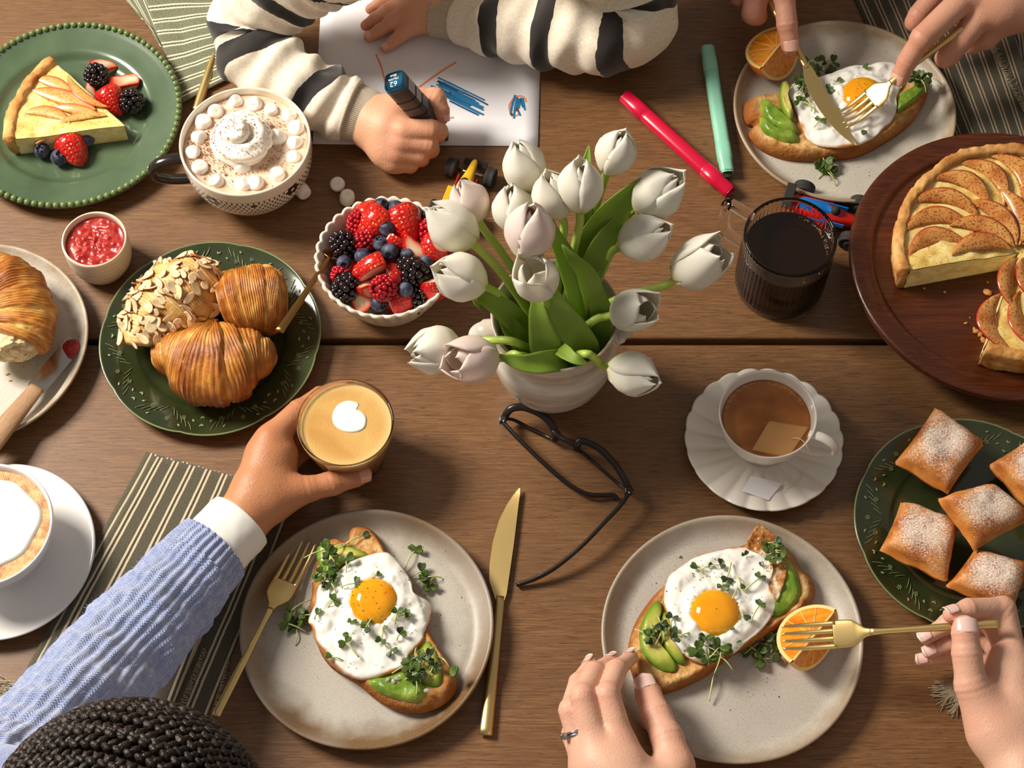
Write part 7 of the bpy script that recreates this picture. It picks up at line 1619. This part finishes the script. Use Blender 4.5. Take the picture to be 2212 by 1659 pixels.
# ---- person cutting toast (back right): two hands
br = thing('person', 'person at the back right cutting egg toast with gold knife and fork', 'person', P(2100, -420, 0))
d1 = [(1694, -70, .104, .0130), (1694, -10, .090, .0115), (1700, 52, .074, .0105), (1706, 92, .060, .0092), (1707, 102, .057, .0086)]
d2 = [(1650, -70, .080, .0135), (1634, -12, .066, .0132), (1628, 28, .052, .0125), (1636, 34, .044, .0110)]
d3 = [(1600, -80, .074, .0125), (1594, -30, .062, .0120), (1598, -8, .050, .0110)]
hD = ([d1, d2, d3], [[(1700, -240, .12, .030), (1690, -120, .10, .024), (1690, -76, .09, .016)], [(1690, -160, .10, .026), (1640, -90, .08, .018)], [(1660, -150, .09, .024), (1605, -95, .075, .016)]], [[(1700, -240, .12, .030), (1740, -420, .15, .036)]])
e1 = [(2092, -12, .118, .0142), (1992, 82, .106, .0118), (1960, 132, .080, .0100), (1946, 162, .066, .0090), (1943, 170, .062, .0084)]
e2 = [(2128, 22, .106, .0142), (2078, 84, .092, .0122), (2050, 118, .076, .0112), (2040, 126, .064, .0104)]
e3 = [(2075, -70, .094, .0135), (2015, -6, .084, .0118), (1985, 32, .074, .0106), (1974, 48, .068, .0100)]
e4 = [(2170, 40, .092, .0135), (2130, 82, .074, .0118), (2100, 96, .062, .0108)]
hE = ([e1, e2, e3, e4], [[(2260, -70, .125, .034), (2170, -10, .112, .026), (2110, 0, .112, .017)], [(2240, -20, .11, .030), (2150, 30, .102, .018)], [(2230, 10, .10, .028), (2180, 42, .09, .015)], [(2190, -80, .11, .026), (2090, -70, .096, .016)]], [[(2260, -70, .125, .034), (2420, -200, .15, .038)]])
bch = trunk((.50, .86, .27), (.345, .84, .26), (.655, .84, .26), (0, -1, 0), (.50, .83, .47), (.50, .93, -.2))
body(br, person_mesh([hD, hE], bch + [(.03, [(J(1740, -420, .15), .036), ((.26, .76, .08), .042), ((.345, .84, .26), .05)]), (.03, [(J(2420, -200, .15), .038), ((.73, .66, .08), .042), ((.655, .84, .26), .05)])]), 'skin_ruddy')
garment('shirt', br, [(.05, [((.50, .86, .20), .115), ((.50, .93, -.2), .13)]), (.05, [((.345, .84, .26), .066), ((.50, .86, .26), .07), ((.655, .84, .26), .066)]), (.03, [((.345, .84, .26), .066), ((.262, .765, .085), .056)]), (.03, [((.655, .84, .26), .066), ((.728, .665, .085), .056)])], 'napkin_plain')
face_parts(br, (.50, .83, .47), (0, -1, 0), 1.0, 'hair')
nail(br, d1[3], d1[4], .0094, (.0, -.25, 1), 'nail_plain', .0125, .85, .62); nail(br, e1[3], e1[4], .0092, (-.35, -.2, 1), 'nail_plain', .0120, .8, .6)
# ---- person at the front right: ringed left hand and fork hand
fo = thing('person', 'person at the front right with a ring steadying toast and lifting a fork', 'person', P(1700, 1900, 0))
gi = [(1338, 1600, .074, .0132), (1312, 1500, .086, .0102), (1332, 1446, .060, .0088), (1364, 1420, .036, .0066)]
gm = [(1288, 1612, .074, .0130), (1258, 1504, .088, .0104), (1284, 1452, .062, .0090), (1322, 1428, .040, .0066)]
gr = [(1260, 1618, .066, .0122), (1232, 1534, .076, .0098), (1250, 1474, .054, .0084), (1276, 1434, .036, .0064)]
gl = [(1262, 1650, .054, .0110), (1236, 1586, .050, .0090), (1246, 1540, .034, .0078), (1262, 1500, .022, .0064)]
gt = [(1458, 1652, .060, .0155), (1440, 1592, .058, .0138), (1418, 1543, .052, .0128), (1400, 1498, .042, .0112), (1395, 1486, .039, .0100)]
hF = ([gi, gm, gr, gl, gt], [[(1390, 1760, .066, .030), (1340, 1660, .070, .022), (1330, 1610, .072, .016)], [(1370, 1760, .064, .028), (1296, 1650, .068, .020), (1280, 1616, .070, .015)], [(1420, 1740, .062, .028), (1456, 1660, .060, .0175)], [(1340, 1760, .058, .026), (1270, 1660, .058, .015)]], [[(1390, 1760, .066, .030), (1440, 1960, .09, .034)]])
hi = [(2184, 1410, .070, .0130), (2166, 1316, .082, .0112), (2092, 1316, .098, .0092), (2054, 1328, .102, .0074)]
hm = [(2194, 1424, .066, .0125), (2140, 1338, .072, .0106), (2050, 1346, .060, .0090), (2000, 1376, .052, .0068)]
hr_ = [(2196, 1446, .050, .0118), (2130, 1372, .052, .0100), (2050, 1388, .044, .0086), (2008, 1408, .040, .0066)]
hl_ = [(2196, 1470, .036, .0105), (2120, 1404, .034, .0090), (2050, 1416, .028, .0078), (1990, 1426, .026, .0060)]
ht = [(2130, 1540, .080, .0180), (2098, 1480, .092, .0140), (2088, 1410, .104, .0122), (2085, 1368, .110, .0112), (2084, 1354, .110, .0104)]
hG = ([hi, hm, hr_, hl_, ht], [[(2226, 1690, .070, .028), (2190, 1560, .068, .027), (2180, 1460, .072, .021), (2180, 1420, .078, .016)], [(2210, 1660, .070, .026), (2150, 1580, .074, .022), (2118, 1510, .080, .016)], [(2215, 1600, .050, .024), (2195, 1480, .044, .016)]], [[(2226, 1690, .070, .028), (2300, 1880, .09, .034)]])
fch = trunk((.30, -.72, .26), (.14, -.70, .25), (.46, -.70, .25), (0, 1, 0), (.30, -.70, .47), (.30, -.78, -.2))
body(fo, person_mesh([hF, hG], fch + [(.03, [(J(1440, 1960, .09), .034), ((.09, -.64, .07), .040), ((.14, -.70, .25), .048)]), (.03, [(J(2300, 1880, .09), .034), ((.51, -.62, .07), .040), ((.46, -.70, .25), .048)])]), 'skin_fair')
garment('blouse', fo, [(.05, [((.30, -.72, .19), .11), ((.30, -.78, -.2), .125)]), (.05, [((.14, -.70, .25), .064), ((.30, -.72, .25), .068), ((.46, -.70, .25), .064)]), (.03, [((.14, -.70, .25), .064), ((.092, -.642, .075), .054)]), (.03, [((.46, -.70, .25), .064), ((.508, -.622, .075), .054)])], 'white_cotton')
face_parts(fo, (.30, -.70, .47), (0, 1, 0), 1.0, 'hair')
nail(fo, gt[3], gt[4], .0116, (.05, -.35, .9), 'nail_fair', .0165, .80, .55); nail(fo, gi[2], gi[3], .0070, (-.55, .35, .6), 'nail_fair', .0120, .8, .50, 'nail_tip'); nail(fo, gm[2], gm[3], .0070, (-.55, .35, .6), 'nail_fair', .0120, .8, .50, 'nail_tip'); nail(fo, gr[2], gr[3], .0068, (-.6, .3, .5), 'nail_fair', .0115, .8, .50, 'nail_tip')
nail(fo, ht[3], ht[4], .0114, (.0, -.2, 1), 'nail_fair', .0145, .82, .62); nail(fo, hi[2], hi[3], .0078, (-.1, .6, .75), 'nail_fair', .0125, .8, .5, 'nail_tip'); nail(fo, hm[2], hm[3], .0072, (-.3, .1, .9), 'nail_fair', .0120, .8, .5, 'nail_tip'); nail(fo, hr_[2], hr_[3], .0070, (-.3, .0, .9), 'nail_fair', .0120, .8, .5, 'nail_tip'); nail(fo, hl_[2], hl_[3], .0064, (-.3, 0, .9), 'nail_fair', .0105, .8, .5, 'nail_tip')
# engagement ring (worn, yet a thing of its own)
rg = thing('ring', 'silver ring with a clear stone on the left front hand', 'ring', tuple(J(1246, 1580, .071)))
a, b = J(*gr[0][:3]).astype(float), J(*gr[1][:3]).astype(float); ax = (b - a) / np.linalg.norm(b - a); cc = a + (b - a) * .45; R0 = .0122; u_ = np.cross(ax, (0, 0, 1)); u_ /= np.linalg.norm(u_); w_ = np.cross(ax, u_); th = np.linspace(0, 2 * PI, 60)
for off in (-.0013, .0013): ob('band', sw(np.array([cc + ax * off + (u_ * math.cos(t_) + w_ * math.sin(t_)) * R0 for t_ in th]), .0011, 8, caps=False), mm('silver'), rg, world=True)
gd = np.array((-.8, -.1, .55)); gd -= ax * (gd @ ax); gd /= np.linalg.norm(gd); gp = cc + gd * (R0 + .0030); v, f = ell(8, 4, (.0034, .0034, .0026), gp); ob('stone', me_from(v, f, False), mm('gem'), rg, world=True)
for k_ in range(4):
    an = k_ * PI / 2 + .4; sdv = np.cross(gd, ax); o_ = (ax * math.cos(an) + sdv * math.sin(an)) * .0032; ob('prong', sw(A(tuple(cc + gd * R0 + o_ * .5), tuple(gp + o_), tuple(gp + o_ * .9 + gd * .0016)), .0005, 6), mm('silver'), rg, world=True)
